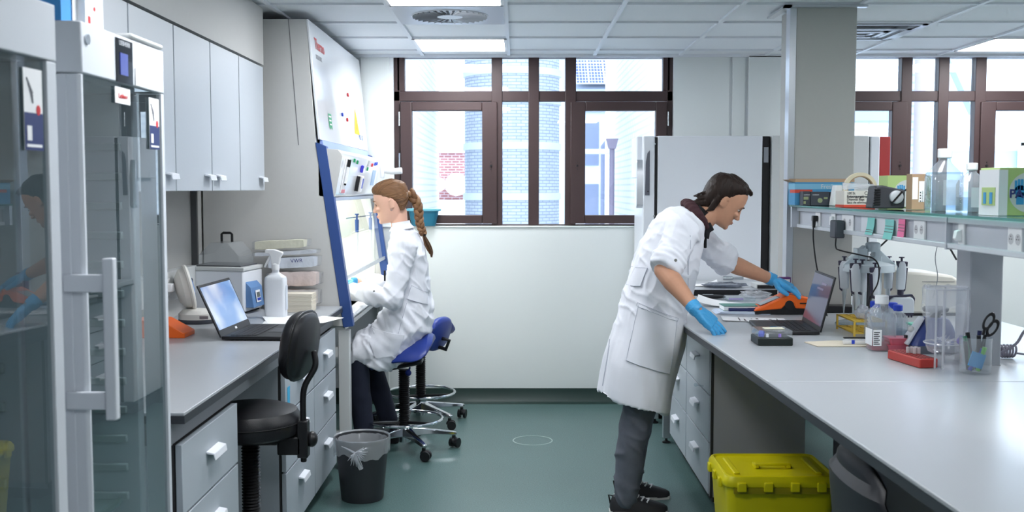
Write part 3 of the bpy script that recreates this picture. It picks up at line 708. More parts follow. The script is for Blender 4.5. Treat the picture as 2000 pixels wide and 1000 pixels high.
for z,s_ in ((.874,.85),(.88,.9),(1.02,1),(1.024,1.04),(1.024,.98),(.886,.86)): rg.append([(-1.32+ (px)*s_, 6.25+py__*s_, z) for px,py__ in rrect(-.12,.12,-.2,.2,.04)])
tb.loft(rg, cap=True); tag(tb.build('mirrored_tub', glass('teal_tub',(190,220,222),1.4,.1,.25,(150,190,195)), None, origin=(-1.32,6.25,.874)), 'added translucent tub inside the safety cabinet for a container mirrored in the sash', 'tub')
# teal container on the sill
t = thing('plastic_container', 'teal translucent food tub with a pale lid on the window sill behind the braid', 'container', (-.62,7.39,1.266))
sz = 1.266
m = M(); rg = [[(-.66+px*s_, 7.385+q*s_*.9, sz+z) for px,q in rrect(-.105,.105,-.055,.055,.03)] for z,s_ in ((0,.78),(.01,.82),(.105,1.0))]
m.loft(rg); m.build('tub', mat('teal_tub_body',(40,120,150),.3,trans=.2), t)
m = M(); rg = [[(-.66+px*s_, 7.385+q*s_*.9, sz+z) for px,q in rrect(-.12,.12,-.065,.065,.03)] for z,s_ in ((.105,1.0),(.118,1.03),(.122,.95))]
m.loft(rg); m.build('lid', mat('teal_lid',(110,180,200),.35), t)

# ---- items on the left worktop
t = thing('laptop', 'open laptop with a bright pale blue screen on the left worktop', 'laptop', (-1.12,4.5,WT), radians(0))
# base corners in the world
b0, b1, b2, b3 = Vector((-1.225,4.29,WT)), Vector((-.975,4.285,WT)), Vector((-.957,4.695,WT)), Vector((-1.207,4.70,WT))
# hinge along b0-b3 side (left); screen leans to -x
def slab(c0,c1,c2,c3,z0,z1): 
    u = Vector((0,0,1)); m = M(); v = [p+u*z0 for p in (c0,c1,c2,c3)]+[p+u*z1 for p in (c0,c1,c2,c3)]
    m.add(v,[(0,3,2,1),(4,5,6,7),(0,1,5,4),(1,2,6,5),(2,3,7,6),(3,0,4,7)]); return m
slab(b0,b1,b2,b3,.004,.018).build('base', blackp, t, bevel=.003)
ex = (b1-b0).normalized(); ey = (b3-b0).normalized()
m = M()
for i in range(13):
    for j in range(5):
        p = b0+ex*(.03+.022*j)+ey*(.03+.027*i)+Vector((0,0,.0185)); u, v = ex*.02, ey*.027
        m.add([p,p+u,p+u+v,p+v,p+Vector((0,0,.0015)),p+u+Vector((0,0,.0015)),p+u+v+Vector((0,0,.0015)),p+v+Vector((0,0,.0015))],[(4,5,6,7),(0,1,5,4),(1,2,6,5),(2,3,7,6),(3,0,4,7)])
m.build('keyboard', mat('key_black',(34,34,38),.5), t)
p = b0+ex*.155+ey*.14; slab(p,p+ex*.075,p+ex*.075+ey*.13,p+ey*.13,.0183,.019).build('touchpad', mat('touchpad_grey',(48,49,53),.35), t)
sv = (Vector((0,0,1))*cos(radians(24)) - ex*sin(radians(24))); sn = ex*cos(radians(24))+Vector((0,0,1))*sin(radians(24)); hz = Vector((0,0,.014)); SH = .235
m = M(); a0 = b0+hz; a1 = b3+hz
m.add([a0,a1,a1+sv*SH,a0+sv*SH,a0-sn*.007,a1-sn*.007,a1+sv*SH-sn*.007,a0+sv*SH-sn*.007],[(0,1,2,3),(7,6,5,4),(0,4,5,1),(1,5,6,2),(2,6,7,3),(3,7,4,0)])
ld = m.build('lid', blackp, t, bevel=.002)
sm = bpy.data.materials.new('laptop_screen_blue'); sm.use_nodes = True; N=sm.node_tree.nodes; L_=sm.node_tree.links
gtc=N.new('ShaderNodeTexCoord'); gr=N.new('ShaderNodeTexNoise'); gr.inputs['Scale'].default_value=5; gr.inputs['Detail'].default_value=2; L_.new(gtc.outputs['Object'],gr.inputs['Vector'])
rp=N.new('ShaderNodeValToRGB'); rp.color_ramp.elements[0].position=.4; rp.color_ramp.elements[0].color=(*lin((120,165,225)),1); rp.color_ramp.elements[1].position=.62; rp.color_ramp.elements[1].color=(*lin((225,238,255)),1); L_.new(gr.outputs['Fac'],rp.inputs[0])
L_.new(rp.outputs[0],N['Principled BSDF'].inputs['Emission Color']); N['Principled BSDF'].inputs['Emission Strength'].default_value=.36; N['Principled BSDF'].inputs['Base Color'].default_value=(.02,.03,.05,1); N['Principled BSDF'].inputs['Roughness'].default_value=.12
q = lambda u,v,o=.001: a0+ey*(u)+sv*v+sn*o
LW = (b3-b0).length
m = M(); m.add([q(.012,.03),q(LW-.012,.03),q(LW-.012,SH-.012),q(.012,SH-.012)],[(0,1,2,3)]); m.build('screen', sm, ld, fix=False)
m = M(); m.add([q(.2,.010,.0012),q(.225,.010,.0012),q(.225,.02,.0012),q(.2,.02,.0012)],[(0,1,2,3)]); m.build('maker_mark', paper, ld, fix=False)
# spray bottle
bx, by = -1.175, 5.06
t = thing('spray_bottle', 'white plastic spray bottle on the left worktop in front of the packages', 'bottle', (bx,by,WT))
m = M(); rg = [[(bx+px*s_, by+q_*s_, WT+z) for px,q_ in rrect(-.052,.052,-.034,.034,.02)] for z,s_ in ((0,.94),(.006,1),(.185,1),(.2,.93),(.212,.6),(.222,.32),(.25,.3))]
m.loft(rg); m.build('body', mat('milky_plastic',(222,226,232),.4,spec=.5), t)
m = M(); m.lathe((bx,by,WT),[(.019,.235),(.019,.262),(.014,.268)],20); m.build('collar', whtp, t)
m = M(); m.prism([(bx-.018,WT+.262),(bx+.02,WT+.262),(bx+.026,WT+.295),(bx+.038,WT+.312),(bx+.036,WT+.322),(bx-.005,WT+.335),(bx-.045,WT+.335),(bx-.052,WT+.318),(bx-.03,WT+.312),(bx-.022,WT+.30)],by-.014,by+.014,'y'); m.build('spray_head', whtp, t, bevel=.004)
m = M(); m.prism([(bx-.025,WT+.31),(bx-.018,WT+.305),(bx-.036,WT+.27),(bx-.05,WT+.245),(bx-.056,WT+.25),(bx-.042,WT+.28)],by-.008,by+.008,'y'); m.build('trigger', whtp, t, bevel=.002)
M().box((bx+.0525,by-.02,WT+.04),(bx+.0535,by+.02,WT+.16)).build('label', mat('pale_label',(205,212,222),.6), t)
# water bath
t = thing('water_bath', 'white water bath with a clear gabled lid and a blue control panel', 'water bath', (-1.49,5.35,WT), 0)
wa, wb_, wc, wd = Vector((-1.66,5.28,WT)), Vector((-1.37,5.20,WT)), Vector((-1.335,5.45,WT)), Vector((-1.63,5.53,WT))
slab(wa,wb_,wc,wd,.008,.215).build('body', wht, t, bevel=.008); slab(wa-Vector((.004,.004,0)),wb_+Vector((.004,-.004,0)),wc+Vector((.004,.004,0)),wd,.215,.235).build('rim', lgrey, t, bevel=.004)
mid = (wa+wb_+wc+wd)/4
slab(*[mid+(p-mid)*.86 for p in (wa,wb_,wc,wd)],.235,.242).build('tray', mat('dark_tray',(90,92,96),.3), t)
slab(*[mid+(p-mid)*.9 for p in (wa,wb_,wc,wd)],.0,.008).build('foot', blackp, t)
fx = (wb_-wa).normalized(); fy = (wd-wa).normalized(); u = Vector((0,0,1)); l0 = mid-fx*.115-fy*.10; m = M()
def LP(a,b,z): return l0+fx*a+fy*b+u*(z)
for b in (0,.2): m.quad(LP(0,b,.243),LP(.23,b,.243),LP(.23,b,.29),LP(.165,b,.355),LP(.07,b,.355),LP(0,b,.29))
for (a,z),(c,e_) in (((0,.243),(0,.29)),((0,.29),(.07,.355)),((.07,.355),(.165,.355)),((.165,.355),(.23,.29)),((.23,.29),(.23,.243))): m.quad(LP(a,0,z),LP(c,0,e_),LP(c,.2,e_),LP(a,.2,z))
m.build('lid', clear2, t, fix=False, ang=10)
m = M(); m.tube([LP(.09,.1,.356),LP(.09,.1,.395),LP(.10,.1,.402),LP(.14,.1,.402),LP(.15,.1,.395),LP(.15,.1,.356)],.0065,10); m.build('lid_handle', blackp, t)
pn0 = wb_+fy*.03; m = M(); o_ = fx*.0
m.add([pn0+u*.03,pn0+fy*.15+u*.03,pn0+fy*.15+u*.16,pn0+u*.16, pn0+fx*.045+u*.03,pn0+fy*.15+fx*.045+u*.03,pn0+fy*.15+fx*.03+u*.13,pn0+fx*.03+u*.13],[(4,5,6,7),(3,2,6,7),(0,4,7,3),(1,5,6,2),(0,1,5,4)])
cp = m.build('control_panel', mat('panel_blue',(100,140,190),.4), t, bevel=.003)
m = M(); e1 = pn0+fx*.0435+u*.055; m.add([e1+fy*.04,e1+fy*.10,e1+fy*.10+u*.06-fx*.0085,e1+fy*.04+u*.06-fx*.0085],[(0,1,2,3)]); m.xf(Matrix.Translation(fx*.003)); m.build('panel_face', paper, cp, fix=False)
m = M(); m.add([e1+fy*.05+u*.025-fx*.002,e1+fy*.09+u*.025-fx*.002,e1+fy*.09+u*.05-fx*.006,e1+fy*.05+u*.05-fx*.006],[(0,1,2,3)]); m.xf(Matrix.Translation(fx*.0045)); m.build('display', mat('lcd_grey',(90,98,96),.3), cp, fix=False)
m = M()
for k in range(3): c = e1+fy*(.052+.014*k)+u*.008; m.box(c+Vector((0,0,0)),c+Vector((.006,.009,.012)))
m.build('button', bluem, cp)
# mini centrifuge
cx, cy = -1.50, 4.87
t = thing('mini_centrifuge', 'small white centrifuge with its round lid open beside the laptop', 'centrifuge', (cx,cy,WT))
m = M(); m.lathe((cx,cy,WT),[(.085,.0),(.09,.01),(.088,.02)],32,sy=.8); m.build('foot', mat('slate_base',(70,74,82),.5), t)
m = M(); m.lathe((cx,cy,WT),[(.088,.02),(.088,.045),(.07,.062),(.05,.066),(.02,.066)],32,sy=.8); m.build('body', offw, t)
m = M(); Rl = Matrix.Translation((cx-.045,cy+.02,WT+.165)) @ Matrix.Rotation(radians(24),4,'Z') @ Matrix.Rotation(radians(78),4,'Y') @ Matrix.Diagonal((1.3,1.25,1.1,1))
m.torus((0,0,0),.075,.010,36,8); m.lathe((0,0,0),[(.078,0),(.07,-.03),(.045,-.05),(.01,-.056)],30,cap=False); m.xf(Rl); m.build('lid', offw, t)
m = M(); m.lathe((0,0,0),[(.062,.004),(.05,.014),(.02,.02),(.002,.021)],30,cap=False); m.xf(Rl); m.build('lid_window', mat('lid_blue',(110,150,205),.15), t)
m = M(); m.box((cx+.03,cy-.072,WT+.026),(cx+.07,cy-.0695,WT+.04)); m.build('label', mat('grey_label',(150,140,145),.6), t)
# orange rack with white tubes
t = thing('orange_tube_rack', 'sloping orange tube rack with white tips beside the fridge', 'rack', (-1.44,4.5,WT))
m = M(); m.prism([(-1.62,WT),(-1.40,WT),(-1.40,WT+.02),(-1.50,WT+.075),(-1.62,WT+.075)],4.36,4.50,'y'); m.build('rack', orangem, t, bevel=.003)
for k in range(3): M().tube([(-1.52+.012*k,4.40+.03*k,WT+.055),(-1.56+.012*k,4.40+.03*k,WT+.115)],.005,8).build('tip', whtp, t)
# packages
pk = [(.0,.095,(216,206,196),'wrapped beige package at the bottom of the stack beside the spray bottle',0),
      (.098,.088,(226,204,194),'wrapped pinkish package second from the bottom of the stack',.02),
      (.19,.07,(226,230,236),'plastic wrapped package with dark blue lettering in the stack',.0),
      (.258,.03,(205,208,212),'flat grey plastic wrapped package lying under the cream top package',-.03),
      (.292,.055,(226,222,196),'cream coloured package tilted on top of the stack',-.05)]
px0, pyy = -1.34, 5.72
ybase = 5.30
for k,(z,h,c,l,dx) in enumerate(pk):
    t = thing('wrapped_package', l, 'package', (-1.19,5.47,WT+z+.01), 0, 'stack of wrapped packages')
    # each pack: long along x from -1.42 to -1.06, sits on the bench behind the bottle; upper ones tilt
    m = M(); n = 14; rg = []; rnd = random.Random(k); x0, x1 = (-1.30,-1.06+dx*.4) if k < 3 else ((-1.37,-1.065) if k != 4 else (-1.37,-1.115)); tilt = (0,.02,.05,.05,.05)[k]
    for i in range(n):
        f = i/(n-1); x = x0+(x1-x0)*f; w_ = .05*(1-.1*rnd.random()); hh = (h-.008)/2*(1-.12*rnd.random()) * (.85 if i in (0,n-1) else 1); zc = WT+z+.012+h/2+f*(x1-x0)*tilt
        rg.append([(x+.004*rnd.random(), 5.475+a*w_/.05, zc+b*hh/.5) for a,b in rrect(-.05,.05,-.5,.5,.08 if 0 else .03,2)])
    m.loft(rg); o = m.build('bundle', mat('pack_%d'%k, c, .5, noise=.12, nscale=25, bump=.35, bscale=35), t, ang=60)
    m2 = M(); rg2 = [[(p[0], 5.475+(p[1]-5.475)*1.07, (p[2])+.003*(1 if p[2]>WT+z+.012+h/2 else -1)*0+.002) for p in r] for r in rg]; rg2[0] = [(p[0]-.012,p[1],p[2]) for p in rg2[0]]; rg2[-1] = [(p[0]+.022,p[1]*1,p[2]) for p in rg2[-1]]
    m2.loft(rg2); m2.build('film', glass('package_film',(250,251,253),1.45,.15,.1,(240,243,248)), t, ang=80)
    if k == 2: text('lettering','VWR',.028,mat('navy_print',(50,60,120),.6),t,(-1.18,5.419,WT+z+.062),(pi/2,-.05,0))
tag(M().prism([(-1.40,WT+.262),(-1.40,WT+.30),(-1.11,WT+.335),(-1.11,WT+.33)],5.415,5.417,'y').build('clear_sleeve', clear, None, origin=(-1.25,5.416,WT+.262)), 'clear plastic sleeve hanging over the cream package', 'sleeve') if False else None
# paper towels
t = thing('paper_towel_stack', 'stack of folded cream paper towels beside the spray bottle', 'paper towels', (-1.12,5.33,WT))
m = M(); rnd = random.Random(3)
for k in range(13):
    z = WT+.001+.0072*k; j = rnd.uniform(-.0015,.0015); m.box((-1.20+j,5.28+j,z),(-1.045+j,5.40+j,z+.0064))
m.build('sheets', mat('cream_towel',(222,214,198),.9), t)
# papers
for k,(x0,y0,a,w_,h_,l) in enumerate(((-1.11,4.93,.1,.17,.28,'printed white sheets spread on the worktop behind the left laptop'),(-.93,4.96,-.35,.12,.2,'single white sheet sticking over the left worktop edge behind the stool'))):
    m = M(); 
    for q_ in range(3 if k == 0 else 1):
        aa = a+.12*q_; R = RZ(aa); z = WT+.0015+.0012*q_
        m.add([Vector((x0,y0,z))+R@Vector(p) for p in ((-w_/2,-h_/2,0),(w_/2,-h_/2,0),(w_/2,h_/2,.002),(-w_/2,h_/2,.006),(-w_/2,-h_/2,.0008),(w_/2,-h_/2,.0008),(w_/2,h_/2,.0028),(-w_/2,h_/2,.0068))],[(0,3,2,1),(4,5,6,7),(0,1,5,4),(1,2,6,5),(2,3,7,6),(3,0,4,7)])
    tag(m.build('paper_sheet', paper, None, origin=(x0,y0,WT+.001)), l, 'paper')
# waste bin with liner
bx, by = -.765, 5.08
t = thing('waste_bin', 'dark grey round waste bin with a knotted clear liner on the floor', 'bin', (bx,by,0))
m = M(); m.lathe((bx,by,0),[(.098,.003),(.10,.0),(.104,.01),(.132,.30),(.136,.302),(.136,.308),(.129,.308),(.10,.02),(.01,.018)],44,cap=False); m.build('bucket', mat('charcoal_plastic',(50,52,56),.45), t)
m = M(); rnd = random.Random(5); n = 60; rg = []
for r_,z in ((.11,.16),(.126,.295),(.1385,.315),(.1405,.305),(.139,.26),(.138,.232)):
    rg.append([(bx+(r_+.002*rnd.uniform(-1,1))*cos(2*pi*i/n), by+(r_+.002*rnd.uniform(-1,1))*sin(2*pi*i/n), z+(.006*sin(i*1.3)+.012*sin(i*.35) if z < .24 and r_ > .12 else 0)) for i in range(n)])
m.loft(rg, cap=False); m.build('liner', film, t, ang=25)
m = M(); kx, ky = bx-.01, by-.145
for k in range(14):
    a = -2.5+.25*k; L1 = .035+.03*rnd.random()
    m.tube([(kx,ky,.262),(kx+.5*L1*cos(a),ky-.01,.262+.4*L1*sin(a)),(kx+L1*cos(a),ky-.004,.262+L1*sin(a)-.008)],[.006,.005,.001],6)
for s_ in (-1,1): m.tube(catmull([(kx,ky,.262),(kx+s_*.03,ky+.008,.275),(kx+s_*.07,ky+.035,.285)],4),.006,6)
m.tube(catmull([(kx,ky,.262),(kx+.008,ky-.008,.23),(kx+.02,ky-.002,.20),(kx+.026,ky,.185)],4),[.006]*4+[.009]*4+[.012]*5,7)
m.build('knot', film, t, ang=40)

# ---- saddle stools
def saddle_stool(x, y, label, seat_z, rot, back=False, a0=0., ringz=.19):
    t = thing('saddle_stool', label, 'stool', (x,y,0), 0, 'blue saddle stools')
    R = RZ(rot)
    m = M(); bellows(m, x, y, .15, seat_z-.05, .034); m.build('bellows', blackp, t)
    m = M(); m.torus((x,y,ringz),.222,.0085,60,10); m.build('foot_ring', chrome, t)
    for k in range(3):
        a = a0+.5+2*pi*k/3; m = M(); m.tube([(x+.03*cos(a),y+.03*sin(a),ringz-.02),(x+.218*cos(a),y+.218*sin(a),ringz-.004)],.009,8); m.build('ring_spoke', blackp, t)
    star_base(t, x, y, .29, a0, z=.085)
    m = M(); m.add([Vector((x,y,seat_z))+R@Vector(p) for p in ((-.09,-.07,-.05),(.11,-.07,-.01),(.11,.07,-.01),(-.09,.07,-.05),(-.09,-.07,-.03),(.11,-.07,.015),(.11,.07,.015),(-.09,.07,-.03))],[(0,3,2,1),(4,5,6,7),(0,1,5,4),(1,2,6,5),(2,3,7,6),(3,0,4,7)]); m.build('seat_mechanism', blackp, t, bevel=.01)
    m = M(); c = Vector((x,y,seat_z))
    c1 = c+R@Vector((.04,-.06,-.03)); c2 = c+R@Vector((.04,-.14,-.045)); m.tube([c1,c2],.006,8); m.sph(c2,.018); m.build('lever', blackp, t)
    # saddle: loft along local x from nose (-.19) to rear (.19), rising to the rear
    rg = []; n = 28
    for k in range(15):
        f = k/14; px = -.215+.39*f; hw = .075+.15*min(1,(f*1.35))**1.2; hw *= (1 if 0<k<14 else .55) * (.9 if k in (1,13) else 1)
        zz = -.06+.15*f; th = .05*(1 if 0<k<14 else .35)
        ring = []
        for i in range(n):
            u_ = 2*pi*i/n; yy = hw*cos(u_); sad = -.045*(yy/.19)**2 - .0
            ring.append(c+R@Vector((px, yy, zz+.045+sad+th*sin(u_)*(1-.25*abs(cos(u_))**3))))
        rg.append(ring)
    m.loft(rg); m.build('saddle', blue_v, t)
    if back:
        Rb = R @ RY(radians(18)); m = M(); cb = c+R@Vector((.135,0,.068))
        pad(m, cb, Rb@Vector((0,1,0)), Rb@Vector((0,0,1)), Rb@Vector((1,0,0)), .26,.23,.075); m.build('backrest', blue_v, t)
        m = M(); m.tube([c+R@Vector((.10,0,-.01)),c+R@Vector((.19,0,-.03)),c+R@Vector((.215,0,.03)),cb+R@Vector((.03,0,-.03))],.013,10); m.build('back_post', blackp, t)
    return t
saddle_stool(-.66,6.04,'blue saddle stool with chrome foot ring that the woman sits on',.525,0,a0=radians(-62),ringz=.185)
saddle_stool(-.63,6.76,'empty blue saddle stool with a back pad behind the woman',.525,-.45,back=True,a0=radians(-46),ringz=.2)

# ============================================================ RIGHT SIDE
def ex_(y): return .778+(4.7-y)*.033
t = thing('island_worktop', 'long grey island worktop along the right side with a seam near the pen beaker', 'worktop', (1.5,4,.87))
m = M(); m.prism([(ex_(1.0),1.0),(2.3,1.0),(2.3,3.386),(ex_(3.386),3.386)],.888,WT,'z'); m.build('near_top', worktop_m, t, bevel=.003)
m = M(); m.prism([(ex_(3.389),3.389),(2.3,3.389),(2.3,6.12),(ex_(6.12),6.12)],.888,WT,'z'); m.build('far_top', worktop_m, t, bevel=.003)
m = M(); m.prism([(ex_(1.0)+.002,1.01),(2.29,1.01),(2.29,6.11),(ex_(6.11)+.002,6.11)],.862,.8875,'z'); m.build('edge_band', edge_m, t)
m = M(); m.prism([(ex_(1.0)+.11,1.02),(ex_(1.0)+.14,1.02),(ex_(6.1)+.14,6.1),(ex_(6.1)+.11,6.1)],.80,.861,'z'); m.box((.9,6.05,.8),(2.28,6.09,.861)); m.build('apron', mat('apron_dark', (92,98,106), .35), t)
g2 = 'island drawer cabinets with white grips'
zs2 = (.095,.343,.567,.80)
drawer_unit('r1', 4.82, 5.47, .895, -1, 'island drawer cabinet nearest the yellow bin, a clear tip stuck at its seam', 5.14, xb=1.33, zs=zs2, group=g2)
drawer_unit('r2', 5.475, 6.05, .895, -1, 'island drawer cabinet second from the yellow bin, half hidden by the standing man', 5.76, xb=1.33, zs=zs2, group=g2)
t = thing('bench_end_panel', 'grey panel closing the knee space behind the yellow bin', 'panel', (1.12,4.80,0))
M().box((.90,4.785,.095),(1.335,4.815,.858)).build('panel', mat('panel_grey', (168,168,172), .5), t); M().box((.897,4.783,.09),(.91,4.787,.86)).build('edge', carc, t)
t = thing('bench_back_panel', 'dark recess panel under the island worktop', 'panel', (1.45,3,0)); M().box((1.44,1.2,.05),(1.46,4.7,.858)).build('panel', mat('recess_grey',(90,92,98),.6), t)
m = M(); m.cyl((.893,4.96,.585),(.86,4.955,.59),.004,n=8); m.sph((.855,4.955,.592),.009); tag(m.build('clear_tip', clear, None, origin=(.88,4.96,.585)), 'small clear plastic tip sticking out of a drawer seam', 'tip')
# far bench (slightly higher) with its leg
t = thing('far_bench', 'low-cluttered far bench beyond the island in front of the tall freezer', 'bench', (1.3,6.5,0))
M().box((.80,6.17,.90),(2.3,6.84,.93)).build('top', worktop_m, t, bevel=.003)
m = M(); m.box((.80,6.168,.894),(2.3,6.172,.9305)); m.box((.8,6.17,.893),(2.3,6.84,.8995)); m.build('edge_band', blackp, t)
for x,y in ((.90,6.22),(2.2,6.22),(.90,6.75),(2.2,6.75)):
    lg = M().box((x-.022,y-.022,.03),(x+.022,y+.022,.893)).build('leg', alu, t, bevel=.003); M().lathe((x,y,0),[(.024,0),(.024,.008),(.008,.014),(.008,.032)],16).build('foot', blackp, lg)
M().box((.92,6.2,.80),(2.2,6.24,.86)).build('rail', alu, t)
drawer_unit('r3', 6.35, 6.8, .93, -1, 'small drawer cabinet under the far bench beyond the standing man', None, xb=1.4, zs=(.2,.42,.62,.80))
# freezers
def freezer(x0, x1, y0, y1, h, label, red=False, wdoor=.13):
    t = thing('upright_freezer', label, 'freezer', ((x0+x1)/2,(y0+y1)/2,0), 0, 'tall white freezers against the back wall')
    M().box((x0+wdoor,y0,.08),(x1,y1,h)).build('cabinet', wht, t, bevel=.006)
    M().box((x0+wdoor-.018,y0+.004,.1),(x0+wdoor,y1-.004,h-.008)).build('gasket', blackr, t)
    m = M(); m.box((x0+.035,y0,.1),(x0+wdoor-.018,y1,h)); m.build('door', wht, t, bevel=.008)
    M().box((x0+.04,y0,.02),(x1-.02,y1-.02,.08)).build('plinth', blackp, t)
    return t
t = freezer(.79,1.605,6.87,7.36,1.873,'tall white freezer behind the leaning man, its handle and black gasket toward the aisle')
dr = [c for c in kids(t) if c.name.startswith('door')][0]
M().prism(rrect(.79,.83,6.95,7.25,.01),1.60,1.872,'z').build('door_bulge', wht, dr, bevel=.006)
m = M(); m.prism([(6.90,1.40),(6.90,1.70),(6.895,1.72),(6.885,1.70),(6.875,1.62),(6.873,1.42)],.785,.835,'x'); m.build('handle', alu, dr, bevel=.003)
m = M(); m.prism([(.838,1.485),(.868,1.485),(.868,1.78),(.852,1.76),(.842,1.70)],6.862,6.869); m.build('handle_recess', mat('dark_grey_handle',(96,98,108),.4), dr, bevel=.002)
M().cyl((.857,6.858,1.51),(.857,6.862,1.51),.005,n=10).build('lock', blackp, dr)
m = M()
for z in (.12,.66,1.1,1.35,1.82): m.cyl((.9,6.866,z),(.9,6.87,z),.006,n=8)
m.build('screw', steel, t)
t = thing('black_cabinet_edge', 'narrow black ribbed rear section between two tall freezers', 'freezer back', (1.63,7.1,0)); M().box((1.612,6.90,.05),(1.66,7.36,1.872)).build('body', blackr, t, bevel=.004)
M().box((1.62,6.894,1.70),(1.65,6.9,1.80)).build('vent_plate', greyp, t)
t = thing('grey_freezer', 'tall grey freezer between the white freezer and the column', 'freezer', (1.95,7.1,0)); M().box((1.668,6.87,.05),(2.30,7.36,1.875)).build('cabinet', lgrey, t, bevel=.005)
m = M(); m.box((2.302,6.9,.1),(2.315,7.36,1.87)); m.build('gasket', mat('gasket_grey',(120,122,128),.5), t); M().box((2.316,6.88,.1),(2.375,7.36,1.87)).build('door', wht, t, bevel=.006)
t = thing('red_cabinet', 'narrow red cabinet side beside the grey freezer at the second window', 'cabinet', (2.42,7.1,0)); M().box((2.384,6.90,1.44),(2.45,7.39,1.868)).build('body', mat('red_enamel',(176,52,52),.4), t, bevel=.004)

# shelf unit over the island
SZ = 1.447
t = thing('reagent_shelf', 'raised glass shelf with a socket duct over the island', 'shelf', (1.6,4,.9))
M().box((1.38,1.2,1.439),(1.84,5.30,SZ)).build('glass_shelf', shelfg, t)
M().box((1.3785,1.2,1.439),(1.381,5.30,SZ)).build('glass_front_edge', shelfe, t)
du = mat('duct_grey', (190,194,202), .4, metal=.2); dl = mat('duct_rail', (208,212,218), .35, metal=.3)
for a,b in ((1.2,3.425),(3.435,5.27)):
    m = M(); m.box((1.425,a,1.35),(1.80,b,1.42)); m.build('duct_body', du, t)
    m = M(); m.box((1.408,a,1.418),(1.80,b,1.437)); m.box((1.408,a,1.334),(1.80,b,1.352)); m.build('duct_rail', dl, t, bevel=.003)
M().box((1.405,3.425,1.33),(1.81,3.435,1.437)).build('duct_joint', alu, t)
for y,x0 in ((3.70,1.607),(1.6,1.607)):
    m = M(); m.box((x0,y+.0,WT),(x0+.118,y+.12,1.335)); m.build('post', mat('post_grey',(186,190,196),.35,metal=.3), t, bevel=.006)
    M().box((x0-.0,y-.0,WT),(x0+.118,y+.12,WT+.004)).build('post_foot', alu, t)
m = M(); m.box((1.385,5.275,1.335),(1.42,5.3,1.437)); m.build('end_cap', alu, t); 
# sockets on the duct
def dplate(n, y, w, h=.088, zc=1.385, th=.008, m_=whtp): return M().box((1.425-th,y-w/2,zc-h/2),(1.425,y+w/2,zc+h/2)).build(n, m_, t, bevel=.002)
def dsock(p, y, zc=1.385):
    m = M(); m.cyl((1.4165,y,zc),(1.4172,y,zc),.016,n=20); m.build('socket_recess', mat('socket_grey',(196,196,200),.5), p)
    m = M()
    for s_ in (-.006,.006): m.cyl((1.416,y+s_,zc),(1.4166,y+s_,zc),.002,n=8)
    m.cyl((1.416,y,zc+.008),(1.4166,y,zc+.008),.002,n=8); m.build('pin_hole', blackp, p)
def yat(px): return 1.42*2040/(px-1010)
ys = yat(1597); p = dplate('socket', ys, .075); dsock(p, ys)
ys = yat(1627); p = dplate('switch', ys, .055); m = M(); m.box((1.405,ys-.016,1.365),(1.417,ys+.016,1.405)); m.build('rocker', whtp, p, bevel=.003)
for px in (1655,1795,1982):
    yc = yat(px); d = .024 if px != 1982 else .022
    w = {1655:.15,1795:.10,1982:.085}[px]; p = dplate('double_socket', yc, w)
    for s_ in (-1,1): dsock(p, yc+s_*w*.25)
ys = yat(1877); p = dplate('switch', ys, .042); m = M(); m.prism([(1.417,1.40),(1.40,1.395),(1.395,1.37),(1.405,1.362),(1.417,1.365)],ys-.012,ys+.012); m.build('rocker', whtp, p, bevel=.002)
# inner light plate behind the notes
M().box((1.422,yat(1768),1.353),(1.4248,yat(1680),1.416)).build('white_strip', mat('duct_white',(222,226,232),.35), t)
def note(px, z0, z1, c, label, wpx, curl=.006, skew=0):
    y0, y1 = yat(px+wpx/2), yat(px-wpx/2); m = M(); rg = []
    for k in range(7):
        f = k/6; z = z1+(z0-z1)*f; x = 1.4145-curl*f*f; rg.append([(x,y0+skew*f,z),(x,y1+skew*f,z),(x+.0006,y1+skew*f,z),(x+.0006,y0+skew*f,z)])
    m.loft(rg); o = tag(m.build('sticky_note', c, None, origin=(1.4145,(y0+y1)/2,(z0+z1)/2)), label, 'sticky note', 'sticky notes on the socket duct')
    m = M(); xx = 1.4142
    for k in range(3 if px > 1720 else 2):
        z = (z0+z1)/2+.012-.011*k if px > 1720 else z0+.02-.008*k
        xx = 1.4138-curl*((z1-z)/(z1-z0))**2
        m.box((xx-.0003,y0+.003+skew*.5,z-.0012),(xx,y1-.003+skew*.5,z+.0012))
    m.build('writing', mat('grey_ink',(110,110,110),.7), o)
note(1703,1.345,1.413,mat('mint_note',(130,205,200),.7),'mint green sticky note on the duct, left of the other mint note',14,.012)
note(1739,1.338,1.412,mat('mint_note'),'mint green sticky note in the middle, next to the pink one',17,.014,-.01)
note(1763,1.348,1.42,mat('pink_note',(240,120,165),.7),'pink sticky note on the duct left of a double socket',13,.006)
# cords
def cord(name, pts, r, m_, label, cat='cable', grp=None, n=8):
    return tag(M().tube(catmull(pts,6), r, n).build(name, m_, None, origin=pts[0]), label, cat, grp)
yp = yat(1597)
t = thing('black_plug', 'black plug with a cord in the leftmost duct socket', 'plug', (1.40,yp,1.38))
m = M(); m.box((1.392,yp-.018,1.375),(1.4155,yp+.016,1.402)); m.prism([(1.392,1.40),(1.41,1.40),(1.405,1.345),(1.394,1.345)],yp-.012,yp+.012); m.build('plug_body', blackp, t, bevel=.004)
M().tube(catmull([(1.398,yp,1.35),(1.40,yp,1.28),(1.41,yp-.02,1.17),(1.43,yp-.03,1.08),(1.46,yp+.02,1.0),(1.50,yp+.1,.915)],6),.0035,8).build('cord', blackp, t)
ya = yat(1646)
t = thing('power_adapter', 'dark grey power adapter plugged into the duct with its cord running over the pipettes', 'adapter', (1.39,ya,1.34))
m = M(); m.box((1.372,ya-.045,1.315),(1.415,ya+.035,1.392)); m.build('adapter_body', mat('adapter_grey',(58,62,70),.45), t, bevel=.006)
